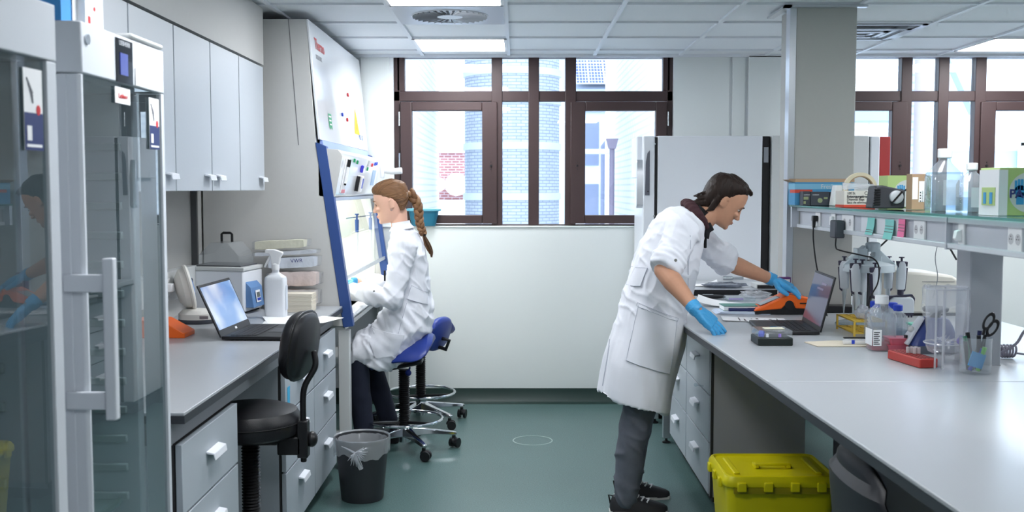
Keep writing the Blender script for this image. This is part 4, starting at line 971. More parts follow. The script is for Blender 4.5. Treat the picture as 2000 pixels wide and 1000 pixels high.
M().tube(catmull([(1.39,ya,1.315),(1.39,ya,1.275),(1.40,ya-.03,1.262),(1.47,ya-.12,1.245),(1.50,ya-.16,1.235),(1.52,ya-.17,1.20),(1.52,ya-.16,1.13),(1.49,ya-.15,1.06),(1.50,ya-.14,.98),(1.51,ya-.16,.92),(1.54,ya-.1,.906)],6),.0032,8).build('cord', blackp, t)
# ---- on the shelf
def carton(n, loc, sx_, sy_, h, rz, m_, label, cat='box', m2=None):
    t = thing(n, label, cat, loc, rz)
    M().box((-sx_/2,-sy_/2,0),(sx_/2,sy_/2,h)).build('carton', m_, t, world=False, bevel=.0015)
    return t
t = carton('foil_box',(1.505,5.19,SZ+.001),.29,.12,.112,.0,mat('freshmate_blue',(66,140,185),.6),'open blue carton lettered freshmate at the far end of the shelf')
m = M(); m.box((-.1455,-.0608,.078),(.1455,.0608,.104)); m.build('pale_stripe', mat('pale_blue_print',(120,180,210),.6), t, world=False)
m = M(); m.box((-.146,-.0612,.060),(-.06,.03,.076)); m.build('red_stripe', mat('red_stripe',(200,70,50),.6), t, world=False)
text('lettering','Freshmate',.03,mat('pale_print'),t,(-.02,-.0618,.090),world=False)
m = M(); m.add([(-.145,-.06,.112),(-.145,.06,.112),(-.175,.06,.124),(-.175,-.06,.124),(-.145,-.06,.114),(-.145,.06,.114),(-.175,.06,.126),(-.175,-.06,.126)],[(0,3,2,1),(4,5,6,7),(0,1,5,4),(1,2,6,5),(2,3,7,6),(3,0,4,7)]); m.box((-.145,.045,.112),(.145,.06,.13)); m.add([(-.145,-.06,.113),(.145,-.06,.113),(.155,-.03,.128),(-.135,-.03,.128)],[(0,1,2,3)]); m.build('lid_flap', card, t, world=False)
for k,(x,w,l) in enumerate(((1.397,.036,'small dark cotton carton leftmost of three in front of the blue carton'),(1.462,.092,'small dark carton with yellow print in the middle of three'),(1.525,.03,'small dark carton rightmost of three, beside the white holder'))):
    y = 5.085
    t = carton('small_carton',(x,y,SZ+.001),w*.98,.06,.068-.002*k,.0,mat('small_carton_dark',(62,66,76),.5),l); t['group'] = 'small dark cartons on the shelf'
    text('lettering','cotton',.013,mat('pale_print'),t,(-w*.4,-.0305,.052),world=False,sx=.9)
    m = M(); 
    if k != 1: m.box((-w*.4,-.0308,.028),(w*.25,-.030,.042)); m.box((-w*.4,-.0308,.008),(-w*.1,-.030,.02))
    else:
        m.cyl((0.0,-.0308,.024),(0,-.030,.024),.012,n=14); m.box((.018,-.0308,.03),(.036,-.030,.04))
    m.build('print', mat('carton_print',(150,160,120),.6), t, world=False)
t = thing('tape_holder', 'small white wedge holder beside the disposal bags box', 'holder', (1.52,4.99,SZ))
M().prism([(1.494,SZ+.001),(1.538,SZ+.001),(1.538,SZ+.098),(1.51,SZ+.098),(1.504,SZ+.07)],4.96,5.02).build('wedge', whtp, t, bevel=.003)
M().box((1.541,4.96,SZ+.001),(1.562,5.02,SZ+.05)).build('black_piece', blackp, t, bevel=.004)
t = thing('tape_roll', 'roll of pale masking tape standing on its edge on the shelf', 'tape', (1.602,4.90,SZ))
m = M(); m.lathe((0,0,0),[(.062,-.013),(.078,-.013),(.078,.013),(.062,.013),(.062,-.013)],44,cap=False); m.xf(Matrix.Translation((1.602,4.90,SZ+.079)) @ Matrix.Rotation(radians(90),4,'X')); m.build('tape', mat('masking_tape',(226,214,188),.6), t)
m = M(); m.lathe((0,0,0),[(.058,-.0132),(.0625,-.0132),(.0625,.0132),(.058,.0132),(.058,-.0132)],40,cap=False); m.xf(Matrix.Translation((1.602,4.90,SZ+.079)) @ Matrix.Rotation(radians(90),4,'X')); m.build('core', card, t)
t = carton('disposal_bag_box',(1.487,4.61,SZ+.001),.135,.12,.072,.0,mat('bag_box',(212,208,200),.7),'disposal bag carton with black lettering and a red base stripe')
m = M(); m.box((-.068,-.0606,.0),(.068,.0606,.011)); m.build('red_stripe', mat('red_stripe'), t, world=False)
for k,(s_,z,b_) in enumerate((('100 St.',.061,0),('Entsorgungsbeutel',.047,.0004),('Disposal Bags',.034,0),('Sacs de elimination',.021,0))): text('lettering',s_,.0145,ink,t,(-.055,-.0615,z),world=False,bold=b_,sx=.95)
text('handwriting','C10',.02,bluem if 0 else ink,t,(.02,-.0615,.061),world=False)
m = M(); rg = []; rnd = random.Random(9)
for k in range(8):
    f = k/7; rg.append([(-.05+.12*f+.006*rnd.random(), a, .072+(b+.018)*(1-.5*f)+.01*f+.004*rnd.random()) for a,b in rrect(-.03,.03,-.016,.016,.012,2)])
m.loft(rg); m.build('bag_roll', film, t, world=False, ang=30)
t = thing('dial_adapter', 'black ribbed box with a large grey dial knob on the shelf', 'adapter', (1.48,4.23,SZ))
WM[t.name] = Matrix.Translation((1.44,3.95,SZ)) @ Matrix.Diagonal((1/1.12,1,1/1.08,1))
m = M(); m.prism([(1.385,SZ+.002),(1.50,SZ+.002),(1.502,SZ+.07),(1.42,SZ+.088),(1.395,SZ+.086)],3.90,3.99); m.build('housing', mat('charcoal_case',(52,54,60),.5), t, bevel=.006)
m = M()
for k in range(7): m.box((1.389,3.91,SZ+.016+.009*k),(1.412,3.896,SZ+.020+.009*k))
m.build('vent_rib', blackp, t)
m = M(); m.lathe((0,0,0),[(.025,0),(.024,.008),(.02,.011),(.001,.012)],30); m.xf(Matrix.Translation((1.468,3.899,SZ+.045)) @ Matrix.Rotation(pi/2,4,'X')); m.build('dial', mat('dial_silver',(176,180,186),.3), t)
m = M(); m.box((-.026,-.003,0),(.026,.003,.0145),RZ(radians(50))); m.xf(Matrix.Translation((1.468,3.899,SZ+.045)) @ Matrix.Rotation(pi/2,4,'X')); m.build('dial_pointer', blackp, t)
M().tube(catmull([(1.50,3.92,SZ+.065),(1.525,3.90,SZ+.085),(1.57,3.92,SZ+.078),(1.585,3.95,SZ+.06)],6),.003,8).build('cord', blackp, t)
WM[t.name] = Matrix.Translation((1.48,4.23,SZ))
t = carton('glove_carton',(1.70,4.60,SZ+.001),.19,.11,.138,.0,mat('glove_green',(176,200,130),.6),'green and white glove carton with blue hand prints behind the black dial box')
def glovebox_art(t, y, xo, big=1, txt=None, zc=.06):
    m = M(); m.cyl((xo,y-.0004,zc),(xo,y-.0001,zc),.058*big,n=36); m.build('white_disc', mat('disc_grey',(205,208,206),.6), t, world=False)
    for s_ in (-1,1):
        m = M(); bx_ = xo+s_*.026*big
        m.cyl((bx_,y-.001,zc+.004),(bx_,y-.0005,zc+.004),.017*big,n=16)
        for q_ in range(4): 
            xx = bx_+(-.013+.0087*q_)*big; m.box((xx-.0036*big,y-.001,zc+.006),(xx+.0036*big,y-.0005,zc+.04*big-.004*abs(q_-1.5)))
        m.box((bx_-.011*big,y-.001,zc-.035*big),(bx_+.011*big,y-.0005,zc)); m.build('blue_hand_print', mat('print_blue',(60,150,205),.6), t, world=False)
    if txt: text('lettering',txt,.034*big,mat('navy_print'),t,(xo-.06,y-.0016,zc-.005),world=False,bold=.001)
glovebox_art(t,-.0555,-.01,1.0,'PA')
t = carton('brown_carton',(1.548,4.07,SZ+.001),.054,.06,.138,.0,card,'small upright brown carton with a white barcode label beside the big bottle')
m = M(); m.box((-.025,-.0306,.04),(-.004,-.0302,.125)); m.box((.0,-.0306,.03),(.022,-.0302,.11)); m.build('label', paper, t, world=False)
m = M()
for k in range(9): m.box((.011,-.0309,.03+.005*k),(.017,-.0305,.032+.005*k))
for k in range(4): m.box((.004,-.0309,.03+.011*k),(.008,-.0305,.036+.011*k))
m.build('barcode', ink, t, world=False)
water = glass('water', (222,232,238), 1.33, .02, .10, (205,215,222))
def lab_bottle(x, y, s, label, fill=.5, capc=None, oct_=True):
    t = thing('square_bottle', label, 'bottle', (x,y,SZ), 0, 'clear square bottles with white caps')
    R = .055*s; H = .215*s/1.0
    ring = lambda r_, z, c_: [(x+px, y+q_, SZ+.001+z) for px,q_ in rrect(-r_,r_,-r_*.9,r_*.9,max(.002,r_*c_))]
    m = M(); m.loft([ring(R*.93,0,.4),ring(R,.006,.4),ring(R,H*.56,.4),ring(R*.9,H*.63,.5),ring(R*.36,H*.80,.95),ring(R*.34,H*.86,.95)],cap=True); m.build('body', bott_m, t, ang=50)
    m = M(); m.loft([ring(R*.95,.004,.4),ring(R*.96,H*fill,.4)]); m.build('water', water, t)
    m = M(); m.cyl((x,y,SZ+H*.85),(x,y,SZ+H),R*.42,n=28); 
    m.build('cap', whtp, t, bevel=.003)
    m = M()
    for k in range(6): m.box((x-R*1.005,y-R*.5,SZ+.03+.018*k*s),(x-R*1.0,y-R*.25,SZ+.0315+.018*k*s))
    m.box((x-R*.4,y-R*.905,SZ+H*.1),(x+R*.6,y-R*.9,SZ+H*.5)); m.build('marking', glass('frosted_mark',(235,238,240),1.3,.4,.35), t)
lab_bottle(1.542,3.79,1.05,'tall clear square bottle with a white cap, larger of two on the shelf',.62)
lab_bottle(1.592,3.675,.80,'shorter clear square bottle with a white cap right of the large one',.30)
t = carton('glove_carton',(1.53,3.22,SZ+.001),.16,.13,.145,.0,mat('glove_green'),'white and green glove carton lettered PA at the right edge of the shelf')
M().box((-.082,-.067,0),(-.0795,.067,.139)).build('white_end', mat('carton_white',(226,228,232),.6), t, world=False)
M().box((-.0835,-.045,.03),(-.0822,.045,.085)).build('green_field', mat('glove_green'), t, world=False)
for s_ in (-.02,.022): M().box((-.085,s_-.009,.035),(-.0838,s_+.009,.07)).build('blue_hand_print', mat('print_blue'), t, world=False)
glovebox_art(t,-.0655,.01,1.05,'PA',.07)
g3 = M().box((-.08,-.0662,0),(-.055,-.0652,.138)); g3.build('white_margin', mat('carton_white'), t, world=False)

# ---- on the island
# laptop right
t = thing('laptop', 'open black laptop seen from its side on the island, dim violet screen', 'laptop', (1.2,4.65,WT))
c0, c1, c2, c3 = Vector((1.30,4.46,WT)), Vector((1.33,4.86,WT)), Vector((1.085,4.86,WT)), Vector((1.055,4.47,WT))
slab(c0,c1,c2,c3,.003,.016).build('base', blackp, t, bevel=.003)
ex2 = (c3-c0).normalized(); ey2 = (c1-c0).normalized()
m = M()
for i in range(13):
    for j in range(5):
        p = c0+ex2*(.03+.024*j)+ey2*(.035+.027*i)+Vector((0,0,.0165)); u_, v_ = ex2*.02, ey2*.023; w3 = Vector((0,0,.0015))
        m.add([p,p+u_,p+u_+v_,p+v_,p+w3,p+u_+w3,p+u_+v_+w3,p+v_+w3],[(4,5,6,7),(0,1,5,4),(1,2,6,5),(2,3,7,6),(3,0,4,7)])
m.build('keyboard', mat('key_black'), t)
sv2 = (Vector((0,0,1))*cos(radians(14)) - ex2*sin(radians(14))); sn2 = (ex2*cos(radians(14))+Vector((0,0,1))*sin(radians(14))); a0 = c0+Vector((0,0,.013)); a1 = c1+Vector((0,0,.013)); SH2 = .245
m = M(); m.add([a0,a1,a1+sv2*SH2,a0+sv2*SH2,a0-sn2*.007,a1-sn2*.007,a1+sv2*SH2-sn2*.007,a0+sv2*SH2-sn2*.007],[(0,1,2,3),(7,6,5,4),(0,4,5,1),(1,5,6,2),(2,6,7,3),(3,7,4,0)]); ld = m.build('lid', blackp, t, bevel=.002)
LW2 = (c1-c0).length; q2 = lambda u,v,o=.0012: a0+ey2*u+sv2*v+sn2*o
m = M(); m.add([q2(.01,.022),q2(LW2-.01,.022),q2(LW2-.01,SH2-.01),q2(.01,SH2-.01)],[(0,1,2,3)]); m.build('screen', mat('dim_laptop_screen',(60,60,80),.12,emit=(86,86,112),estr=.16), ld, fix=False)
m = M(); m.add([q2(.1,SH2-.05,.002),q2(.2,SH2-.05,.002),q2(.2,SH2-.04,.002),q2(.1,SH2-.04,.002)],[(0,1,2,3)]); m.add([q2(.14,SH2-.075,.002),q2(.26,SH2-.075,.002),q2(.26,SH2-.066,.002),q2(.14,SH2-.066,.002)],[(0,1,2,3)]); m.build('window_bar', mat('screen_bar',(110,105,130),.3,emit=(110,104,130),estr=.16), ld, fix=False)
# tube box
t = thing('tube_box', 'black bottomed box with a clear lid holding tubes, in front of the right laptop', 'box', (1.04,4.22,WT))
M().box((.965,4.155,WT+.001),(1.105,4.29,WT+.032)).build('base', mat('dark_green_black',(20,30,28),.4), t, bevel=.004)
M().box((.967,4.157,WT+.032),(1.103,4.288,WT+.062)).build('lid', clear2, t, bevel=.003)
M().box((1.0,4.19,WT+.063),(1.08,4.24,WT+.0645)).build('lid_sticker', mat('yellowish_label',(214,212,190),.6), t)
m = M(); rnd = random.Random(2)
for k in range(3): m.box((.972+.008*k,4.165+.03*k,WT+.034),(.992+.008*k,4.19+.03*k,WT+.052))
m.build('blue_tube', mat('tube_blue',(60,80,190),.4), t, bevel=.004)
for x,c in ((1.005,whtp),(1.055,mat('violet_tube',(150,110,215),.4))): M().cyl((x,4.17,WT+.034),(x,4.17,WT+.047),.006,n=12).build('tube_cap', c, t)
# credit-like orange reader
t = thing('orange_reader', 'orange wedge-shaped desktop reader with a grey screen under the gloved hand', 'reader', (1.35,5.47,WT))
m = M(); m.prism([(1.225,WT+.018),(1.24,WT+.03),(1.39,WT+.10),(1.40,WT+.102),(1.50,WT+.085),(1.505,WT+.04),(1.48,WT+.03),(1.43,WT+.032),(1.42,WT+.055),(1.395,WT+.06),(1.375,WT+.045),(1.36,WT+.03),(1.26,WT+.02)],5.36,5.50); m.build('shell', orangem, t, bevel=.006)
m = M(); m.prism([(1.228,WT+.001),(1.50,WT+.001),(1.50,WT+.045),(1.42,WT+.06),(1.37,WT+.045),(1.228,WT+.018)],5.365,5.495); m.build('base', blackp, t, bevel=.003)
u_ = Vector((.16,0,.068)).normalized(); nn = Vector((-.068,0,.16)).normalized(); p = Vector((1.262,5.39,WT+.045))
m = M(); m.add([p,p+u_*.10,p+u_*.10+Vector((0,.08,0)),p+Vector((0,.08,0))],[(0,1,2,3)]); m.build('screen', mat('reader_screen',(165,172,178),.3), t, fix=False)
m = M(); m.add([p-u_*.002-nn*.0006-Vector((0,.003,0)),p+u_*.104-nn*.0006-Vector((0,.003,0)),p+u_*.104-nn*.0006+Vector((0,.084,0)),p-u_*.002-nn*.0006+Vector((0,.084,0))],[(0,1,2,3)]); m.build('screen_frame', blackp, t, fix=False)
m = M(); m.cyl((1.398,5.358,WT+.05),(1.398,5.366,WT+.05),.022,n=20); m.build('knob', blackr, t)
M().box((1.45,5.357,WT+.055),(1.485,5.3605,WT+.061)).build('slot', blackp, t)
M().box((1.42,5.37,WT+.1),(1.455,5.40,WT+.1012)).build('sticker', greyp, t)
t.location = (1.31,5.30,WT)
# papers etc
def sheet(x,y,a,w_,h_,label,z=0.,lines=False,mm=paper,curl=.004):
    R = RZ(a); m = M(); c = Vector((x,y,WT+.0012+z)); N_ = 6; rg = []
    for k in range(N_+1):
        f = k/N_; zz = curl*(f**3); rg.append([c+R@Vector((-w_/2,-h_/2+h_*f,zz)),c+R@Vector((w_/2,-h_/2+h_*f,zz+curl*.5*f)),c+R@Vector((w_/2,-h_/2+h_*f,zz+curl*.5*f+.0007)),c+R@Vector((-w_/2,-h_/2+h_*f,zz+.0007))])
    m.loft(rg); o = tag(m.build('paper_sheet', mm, None, origin=tuple(c)), label, 'paper', 'papers on the island')
    if lines:
        m = M()
        for k in range(7):
            f = .12+.1*k; p0 = c+R@Vector((-w_/2+.02,-h_/2+h_*f,curl*f**3+.0012)); p1 = c+R@Vector((w_/2-.03-.02*(k%3),-h_/2+h_*f,curl*f**3+.0012+curl*.5*f)); d = R@Vector((0,.012 if k%2 else .006,0)); m.add([p0,p1,p1+d,p0+d],[(0,1,2,3)])
        m.build('print', mat('print_grey',(90,84,90),.7), o, fix=False)
    return o
sheet(1.135,4.985,1.45,.15,.30,'printed table sheet lying between the notebook and the right laptop',0,True)
sheet(1.215,4.915,1.53,.09,.26,'printed sheet partly under the far corner of the right laptop',.0011,True)
sheet(1.10,5.62,1.35,.21,.25,'blank white sheet with a lifted corner behind the green notebook',0,False,curl=.03)
t = thing('paper_pad', 'thin stack of blue-white papers under the green notebook', 'papers', (1.12,5.28,WT))
m = M()
for k in range(4): m.box((1.0+.005*k,5.20,WT+.001+.003*k),(1.27-.004*k,5.36,WT+.0036+.003*k), RZ(.02*k-.05), (1.13,5.28,0))
m.build('sheets', mat('pad_blue_white',(205,216,234),.8), t)
t = thing('green_notebook', 'green edged notebook on the paper pad', 'notebook', (1.13,5.31,WT+.014))
M().box((1.045,5.25,WT+.0145),(1.235,5.37,WT+.035)).build('pages', paper, t); 
m = M(); m.box((1.043,5.248,WT+.035),(1.237,5.372,WT+.038)); m.box((1.043,5.248,WT+.0133),(1.237,5.372,WT+.0145)); m.build('cover', mat('notebook_green',(90,140,130),.6), t)
t = thing('blue_marker_pen', 'dark blue marker pen lying in front of the green notebook', 'pen', (1.14,5.235,WT+.022))
m = M(); m.tube([(1.065,5.236,WT+.021),(1.16,5.232,WT+.021)],.0075,10); m.build('barrel', mat('pen_navy',(30,40,90),.35), t); m = M(); m.tube([(1.16,5.232,WT+.021),(1.225,5.23,WT+.021)],.0085,10); m.build('cap', mat('pen_navy'), t)
t = thing('black_phone', 'black handheld device lying at the far edge of the island near the man', 'phone', (1.10,5.94,WT))
m = M(); m.sph((1.11,5.94,WT+.014),(.085,.035,.012),20,8); m.build('body', blackp, t); M().box((1.06,5.93,WT+.0255),(1.12,5.955,WT+.027)).build('keys', greyp, t)
t = thing('clear_tip_tray', 'clear plastic tray with a purple tinted film beyond the papers', 'tray', (1.25,5.85,WT))
m = M(); m.box((1.17,5.80,WT+.001),(1.33,5.92,WT+.025)); m.build('tray', clear, t, bevel=.004); M().box((1.18,5.795,WT+.01),(1.26,5.799,WT+.02)).build('label', mat('violet_label',(170,160,205),.6), t)
t = thing('crumpled_bag', 'crumpled clear plastic bag lying behind the orange reader', 'bag', (1.37,5.99,WT))
def crumple(c, r, seed, mm, root, name='film', nn_=14):
    rnd = random.Random(seed); m = M(); vs = []
    m.sph(c, r, nn_, 9); m.v = [(a+rnd.uniform(-.22,.22)*r[0], b+rnd.uniform(-.22,.22)*r[1], max(c[2]-r[2]*.98, z+rnd.uniform(-.25,.25)*r[2])) for a,b,z in m.v]
    return m.build(name, mm, root, ang=10)
crumple((1.37,5.99,WT+.022),(.09,.05,.022),3,film,t)
tz = .93
t = thing('grey_bag', 'flat grey plastic bag crumpled on the far bench', 'bag', (1.26,6.32,tz)); crumple((1.26,6.32,tz+.016),(.13,.07,.016),8,glass('grey_film',(190,195,205),1.5,.1,.35,(150,155,165)),t)
t = thing('white_paper', 'white sheet with a lifted edge on the far bench near the man', 'paper', (1.13,6.45,tz))
m = M(); rg = [[(1.03+.2*f,6.38,tz+.002+.02*f**4),(1.05+.2*f,6.52,tz+.002+.03*f**4),(1.05+.2*f,6.52,tz+.003+.03*f**4),(1.03+.2*f,6.38,tz+.003+.02*f**4)] for f in [k/6 for k in range(7)]]; m.loft(rg); m.build('sheet', paper, t)
t = thing('steel_connector', 'small steel and white tube connector at the back of the far bench', 'connector', (1.45,6.75,tz)); M().tube([(1.34,6.78,tz+.018),(1.40,6.775,tz+.018),(1.405,6.775,tz+.018),(1.47,6.77,tz+.018)],[.014,.014,.009,.009],12).build('tube', steel, t); M().tube([(1.47,6.77,tz+.018),(1.56,6.765,tz+.012)],.006,10).build('white_tube', whtp, t)
t = thing('flat_tip_case', 'flat pale case with a dark front on the far bench', 'case', (1.51,6.3,.93)); M().box((1.43,6.22,.931),(1.60,6.38,.96)).build('case', lgrey, t, bevel=.003); M().box((1.435,6.216,.934),(1.595,6.219,.954)).build('front', blackp, t)
t = carton('purple_carton',(1.375,5.354,WT+.001),.055,.036,.175,.0,mat('carton_purple',(92,52,110),.6),'small purple and white carton behind the far gloved hand'); M().box((-.012,-.0186,.12),(.022,-.0182,.165)).build('label', paper, t, world=False)
# pipette carousel
t = thing('pipette_stand', 'translucent pale carousel stand for pipettes on the island', 'stand', (1.62,4.85,WT))
PX, PY = 1.615, 4.80
pcl = mat('frosted_stand', (216,228,234), .3)
m = M(); m.lathe((PX,PY,WT),[(.14,.001),(.142,.006),(.135,.012),(.06,.018),(.02,.02)],44); m.build('base', glass('base_clear',(225,236,238),1.5,.1,.35,(190,204,210)), t)
m = M(); m.prism(rrect(PX-.062,PX-.012,PY-.03,PY+.03,.008),WT+.012,1.255,'z'); m.prism(rrect(PX+.012,PX+.055,PY-.03,PY+.03,.008),WT+.012,1.22,'z'); m.build('column', pcl, t)
m = M(); m.box((PX-.006,PY-.02,WT+.015),(PX+.004,PY+.02,1.2)); m.build('column_groove', mat('groove_dark',(70,72,76),.5), t)
ARM = WT+.30
m = M(); m.lathe((PX,PY,ARM),[(.045,0),(.115,-.018),(.12,-.045),(.118,-.05),(.112,-.045),(.108,-.02),(.04,-.006)],44,cap=False); m.build('ring', pcl, t)
for s_ in (-1,1): 
    m = M(); m.loft([[(PX+s_*(.02+.0),PY-.03,1.27),(PX+s_*.02,PY+.03,1.27),(PX+s_*.02,PY+.03,1.20),(PX+s_*.02,PY-.03,1.20)],[(PX+s_*.12,PY-.02,1.185),(PX+s_*.12,PY+.02,1.185),(PX+s_*.12,PY+.02,1.165),(PX+s_*.12,PY-.02,1.165)]]); m.build('arm', pcl, t, bevel=.004)
m = M(); m.lathe((PX+.02,PY,1.24),[(.032,0),(.034,.035),(.028,.042),(.01,.045)],24); m.build('finial', pcl, t)
def pipette(x, y, zt, rot, label, body=(222,229,236), s=1.0, multi=False, lean=0):
    t = thing('pipette', label, 'pipette', (x,y,zt-.25), rot, 'pipettes hanging on the carousel')
    def B(mb, n, m_, p=t, **k): return mb.build(n, m_, p, world=False, **k)
    o = .25; pb = mat('pipette_body', body, .35)
    # local: x outward; top at z=o
    m = M(); m.loft([[(px*1.55+dx, q_, z) for px,q_ in rrect(-w/2,w/2,-d/2,d/2,min(w,d)*.35)] for z,w,d,dx in ((o-.13,.022,.02,-.002),(o-.125,.026,.023,-.002),(o-.06,.028,.026,0),(o-.015,.026,.026,.0),(o-.003,.022,.022,-.001))]); B(m,'body',pb)
    m = M(); m.prism([(-.024,o-.0),(.026,o-.002),(.024,o-.026),(.006,o-.016),(-.008,o-.034),(-.018,o-.032)],-.0105,.0105); m.prism([(.021,o-.03),(.027,o-.03),(.018,o-.135),(.0,o-.147),(.004,o-.125)],-.009,.009); B(m,'dark_trim',mat('pipette_dark',(66,64,84),.4),bevel=.003)
    m = M(); m.cyl((0,0,o),(0,0,o+.014),.005,n=10); m.cyl((0,0,o+.014),(0,0,o+.019),.012,n=16); B(m,'plunger',mat('pipette_dark'))
    if not multi:
        m = M(); m.lathe((-.002,0,0),[(.002,o-.245),(.004,o-.215),(.0055,o-.205),(.008,o-.165),(.0105,o-.15),(.0105,o-.13)],16); B(m,'tip_cone',mat('cone_white',(214,222,228),.4))
    else:
        m = M(); m.cyl((-.002,0,o-.155),(-.002,0,o-.13),.014,n=16); B(m,'neck',mat('pipette_dark'),bevel=.002)
        m = M(); m.prism([(-.055,o-.235),(.055,o-.235),(.055,o-.18),(.045,o-.165),(-.035,o-.165),(-.055,o-.18)],-.022,.014); B(m,'manifold',pb,bevel=.004)
        m = M(); m.prism([(-.062,o-.235),(-.045,o-.235),(-.045,o-.178),(.05,o-.160),(.06,o-.175),(.06,o-.235),(.065,o-.17),(.052,o-.152),(-.05,o-.16),(-.064,o-.178)],.0,.024); B(m,'manifold_shell',mat('pipette_dark'))
        m = M(); m.box((-.045,-.016,o-.245),(.055,.012,o-.235))
        for k in range(8): m.cyl((-.038+.0125*k,-.002,o-.258),(-.038+.0125*k,-.002,o-.245),.004,n=8)
        B(m,'nozzle_row',mat('pipette_dark'))
    return t
for x,y,z,rz,l in ((1.525,4.70,1.195,2.9,'single pipette leftmost on the carousel next to the right laptop'),(1.565,4.73,1.19,3.3,'single pipette second from the left on the carousel, tip hanging free'),(1.60,4.66,1.18,3.5,'single pipette third from the left, nearest on the carousel'),(1.505,4.80,1.20,2.6,'single pipette half hidden behind the leftmost one')): pipette(x,y,z,rz,l)
pipette(1.75,4.75,1.20,.0,'multichannel pipette with eight nozzles on the right of the carousel',multi=True)
pipette(1.71,4.80,1.20,.4,'single pipette behind the multichannel one')
t = thing('black_box', 'low black box standing on the island beside the column behind the pipettes', 'box', (1.62,5.3,WT)); M().box((1.56,5.27,WT+.001),(1.72,5.36,WT+.035)).build('case', blackp, t, bevel=.004)
# yellow rack and wrap
t = thing('yellow_tube_rack', 'yellow plastic test tube rack behind the labelled bottle', 'rack', (1.50,4.52,WT))
ym = mat('rack_yellow', (226,190,80), .45); m = M()
for z in (WT+.012,WT+.062):
    for i in range(4): m.box((1.435+.045*i-.002,4.42,z),(1.435+.045*i+.002,4.66,z+.006))
    for j in range(7): m.box((1.433,4.42+.04*j-.002,z),(1.572,4.42+.04*j+.002,z+.006))
m.build('shelf', ym, t)
m = M()
for x in (1.435,1.57):
    for y in (4.42,4.66): m.box((x-.004,y-.004,WT+.001),(x+.004,y+.004,WT+.068))
m.build('post', ym, t)
t = thing('plastic_wrap_ball', 'crumpled ball of clear wrap resting on the yellow rack', 'wrap', (1.50,4.50,WT+.07)); crumple((1.495,4.50,WT+.095),(.032,.03,.03),12,glass('wrap',(240,242,248),1.6,.15,.45,(235,238,245)),t,nn_=12)
# towel, tube
t = thing('brown_paper_towel', 'flat beige paper towel lying on the island', 'paper towel', (1.32,4.22,WT))
m = M(); m.prism([(1.175,4.25),(1.195,4.135),(1.50,4.13),(1.53,4.27),(1.3,4.285)],WT+.001,WT+.004,'z'); m.build('towel', mat('beige_towel',(206,196,178),.9), t)
t = thing('serological_tube', 'clear printed plastic tube with a black bar lying on the paper towel', 'tube', (1.38,4.19,WT+.005))
m = M(); m.tube([(1.31,4.17,WT+.016),(1.50,4.17,WT+.016)],.011,12); m.build('tube', film, t); M().box((1.318,4.185,WT+.026),(1.50,4.20,WT+.031)).build('black_bar', blackp, t); M().box((1.34,4.158,WT+.008),(1.352,4.1595,WT+.024)).build('mark', bluem, t)
# bottles
pinkl = mat('pink_medium', (205,90,100), .2, trans=.5)
def medium_bottle(x, y, s, capm, label, lab=True, fill=.45, body=bott_m, liq=None):
    t = thing('media_bottle', label, 'bottle', (x,y,WT), 0, 'clear media bottles on the island')
    R = .036*s; H = .165*s
    ring = lambda r_, z: [(x+px, y+q_, WT+.001+z) for px,q_ in rrect(-r_,r_,-r_,r_,r_*.35)]
    m = M(); m.loft([ring(R*.94,0),ring(R,.005),ring(R,H*.62),ring(R*.85,H*.72),ring(R*.45,H*.82),ring(R*.42,H*.88)]); m.build('body', body, t, ang=50)
    if fill: m = M(); m.loft([ring(R*.95,.003),ring(R*.96,H*fill)]); m.build('liquid', liq or pinkl, t)
    m = M(); m.cyl((x,y,WT+H*.84),(x,y,WT+H),R*.55,n=28); m.build('cap', capm, t, bevel=.003)
    if lab:
        m = M(); m.box((x-R-.0012,y-R*.8,WT+.022),(x-R-.0004,y+R*.8,WT+.085)); m.box((x-R,y-R-.0012,WT+.022),(x-R*.3,y-R-.0004,WT+.085)); lb = m.build('label', paper, t)
        m = M()
        for k in range(7): m.box((x-R*.95,y-R-.0018,WT+.028+.0075*k),(x-R*(.45+.1*(k%2)),y-R-.0012,WT+.0315+.0075*k))
        m.build('label_print', ink, lb)
medium_bottle(1.422,4.06,1.3,whtp,'clear bottle with a white cap and black printed label, dregs of pink liquid',True,.18)
medium_bottle(1.49,4.335,.98,bluem,'clear flask with a blue cap, leftmost behind the labelled bottle',False,.3,liq=water)
medium_bottle(1.563,4.33,.95,bluem,'clear flask with a blue cap behind and right of the labelled bottle',False,.3,liq=water)
medium_bottle(1.553,4.245,.95,bluem,'clear flask with a blue cap, nearest of the blue capped ones',False,.35,liq=water)
t = thing('green_lidded_box', 'clear box with a mint green lid behind the pink reagent trays', 'box', (1.64,4.21,WT))
M().box((1.60,4.16,WT+.001),(1.68,4.27,WT+.075)).build('box', clear, t, bevel=.004); M().box((1.597,4.157,WT+.076),(1.683,4.273,WT+.083)).build('lid', mat('mint_lid',(110,205,175),.4), t)
for k,(x,y,z,l) in enumerate(((1.482,4.04,.001,'translucent pink reagent tray beside the blue vortex mixer, lower of two'),(1.486,4.04,.0275,'translucent pink reagent tray stacked on another beside the blue mixer'))):
    t = thing('pink_tray', l, 'tray', (x,y,WT+z), 0, 'pink translucent trays'); m = M()
    m.loft([[(x+a*s_,y+b*s_,WT+z+zz) for a,b in rrect(-.05,.05,-.04,.04,.008)] for zz,s_ in ((0,.85),(.024,1),(.024,1.05),(.026,1.05),(.026,.95))]); m.build('tray', mat('pink_plastic',(228,110,130),.35,trans=.3), t)
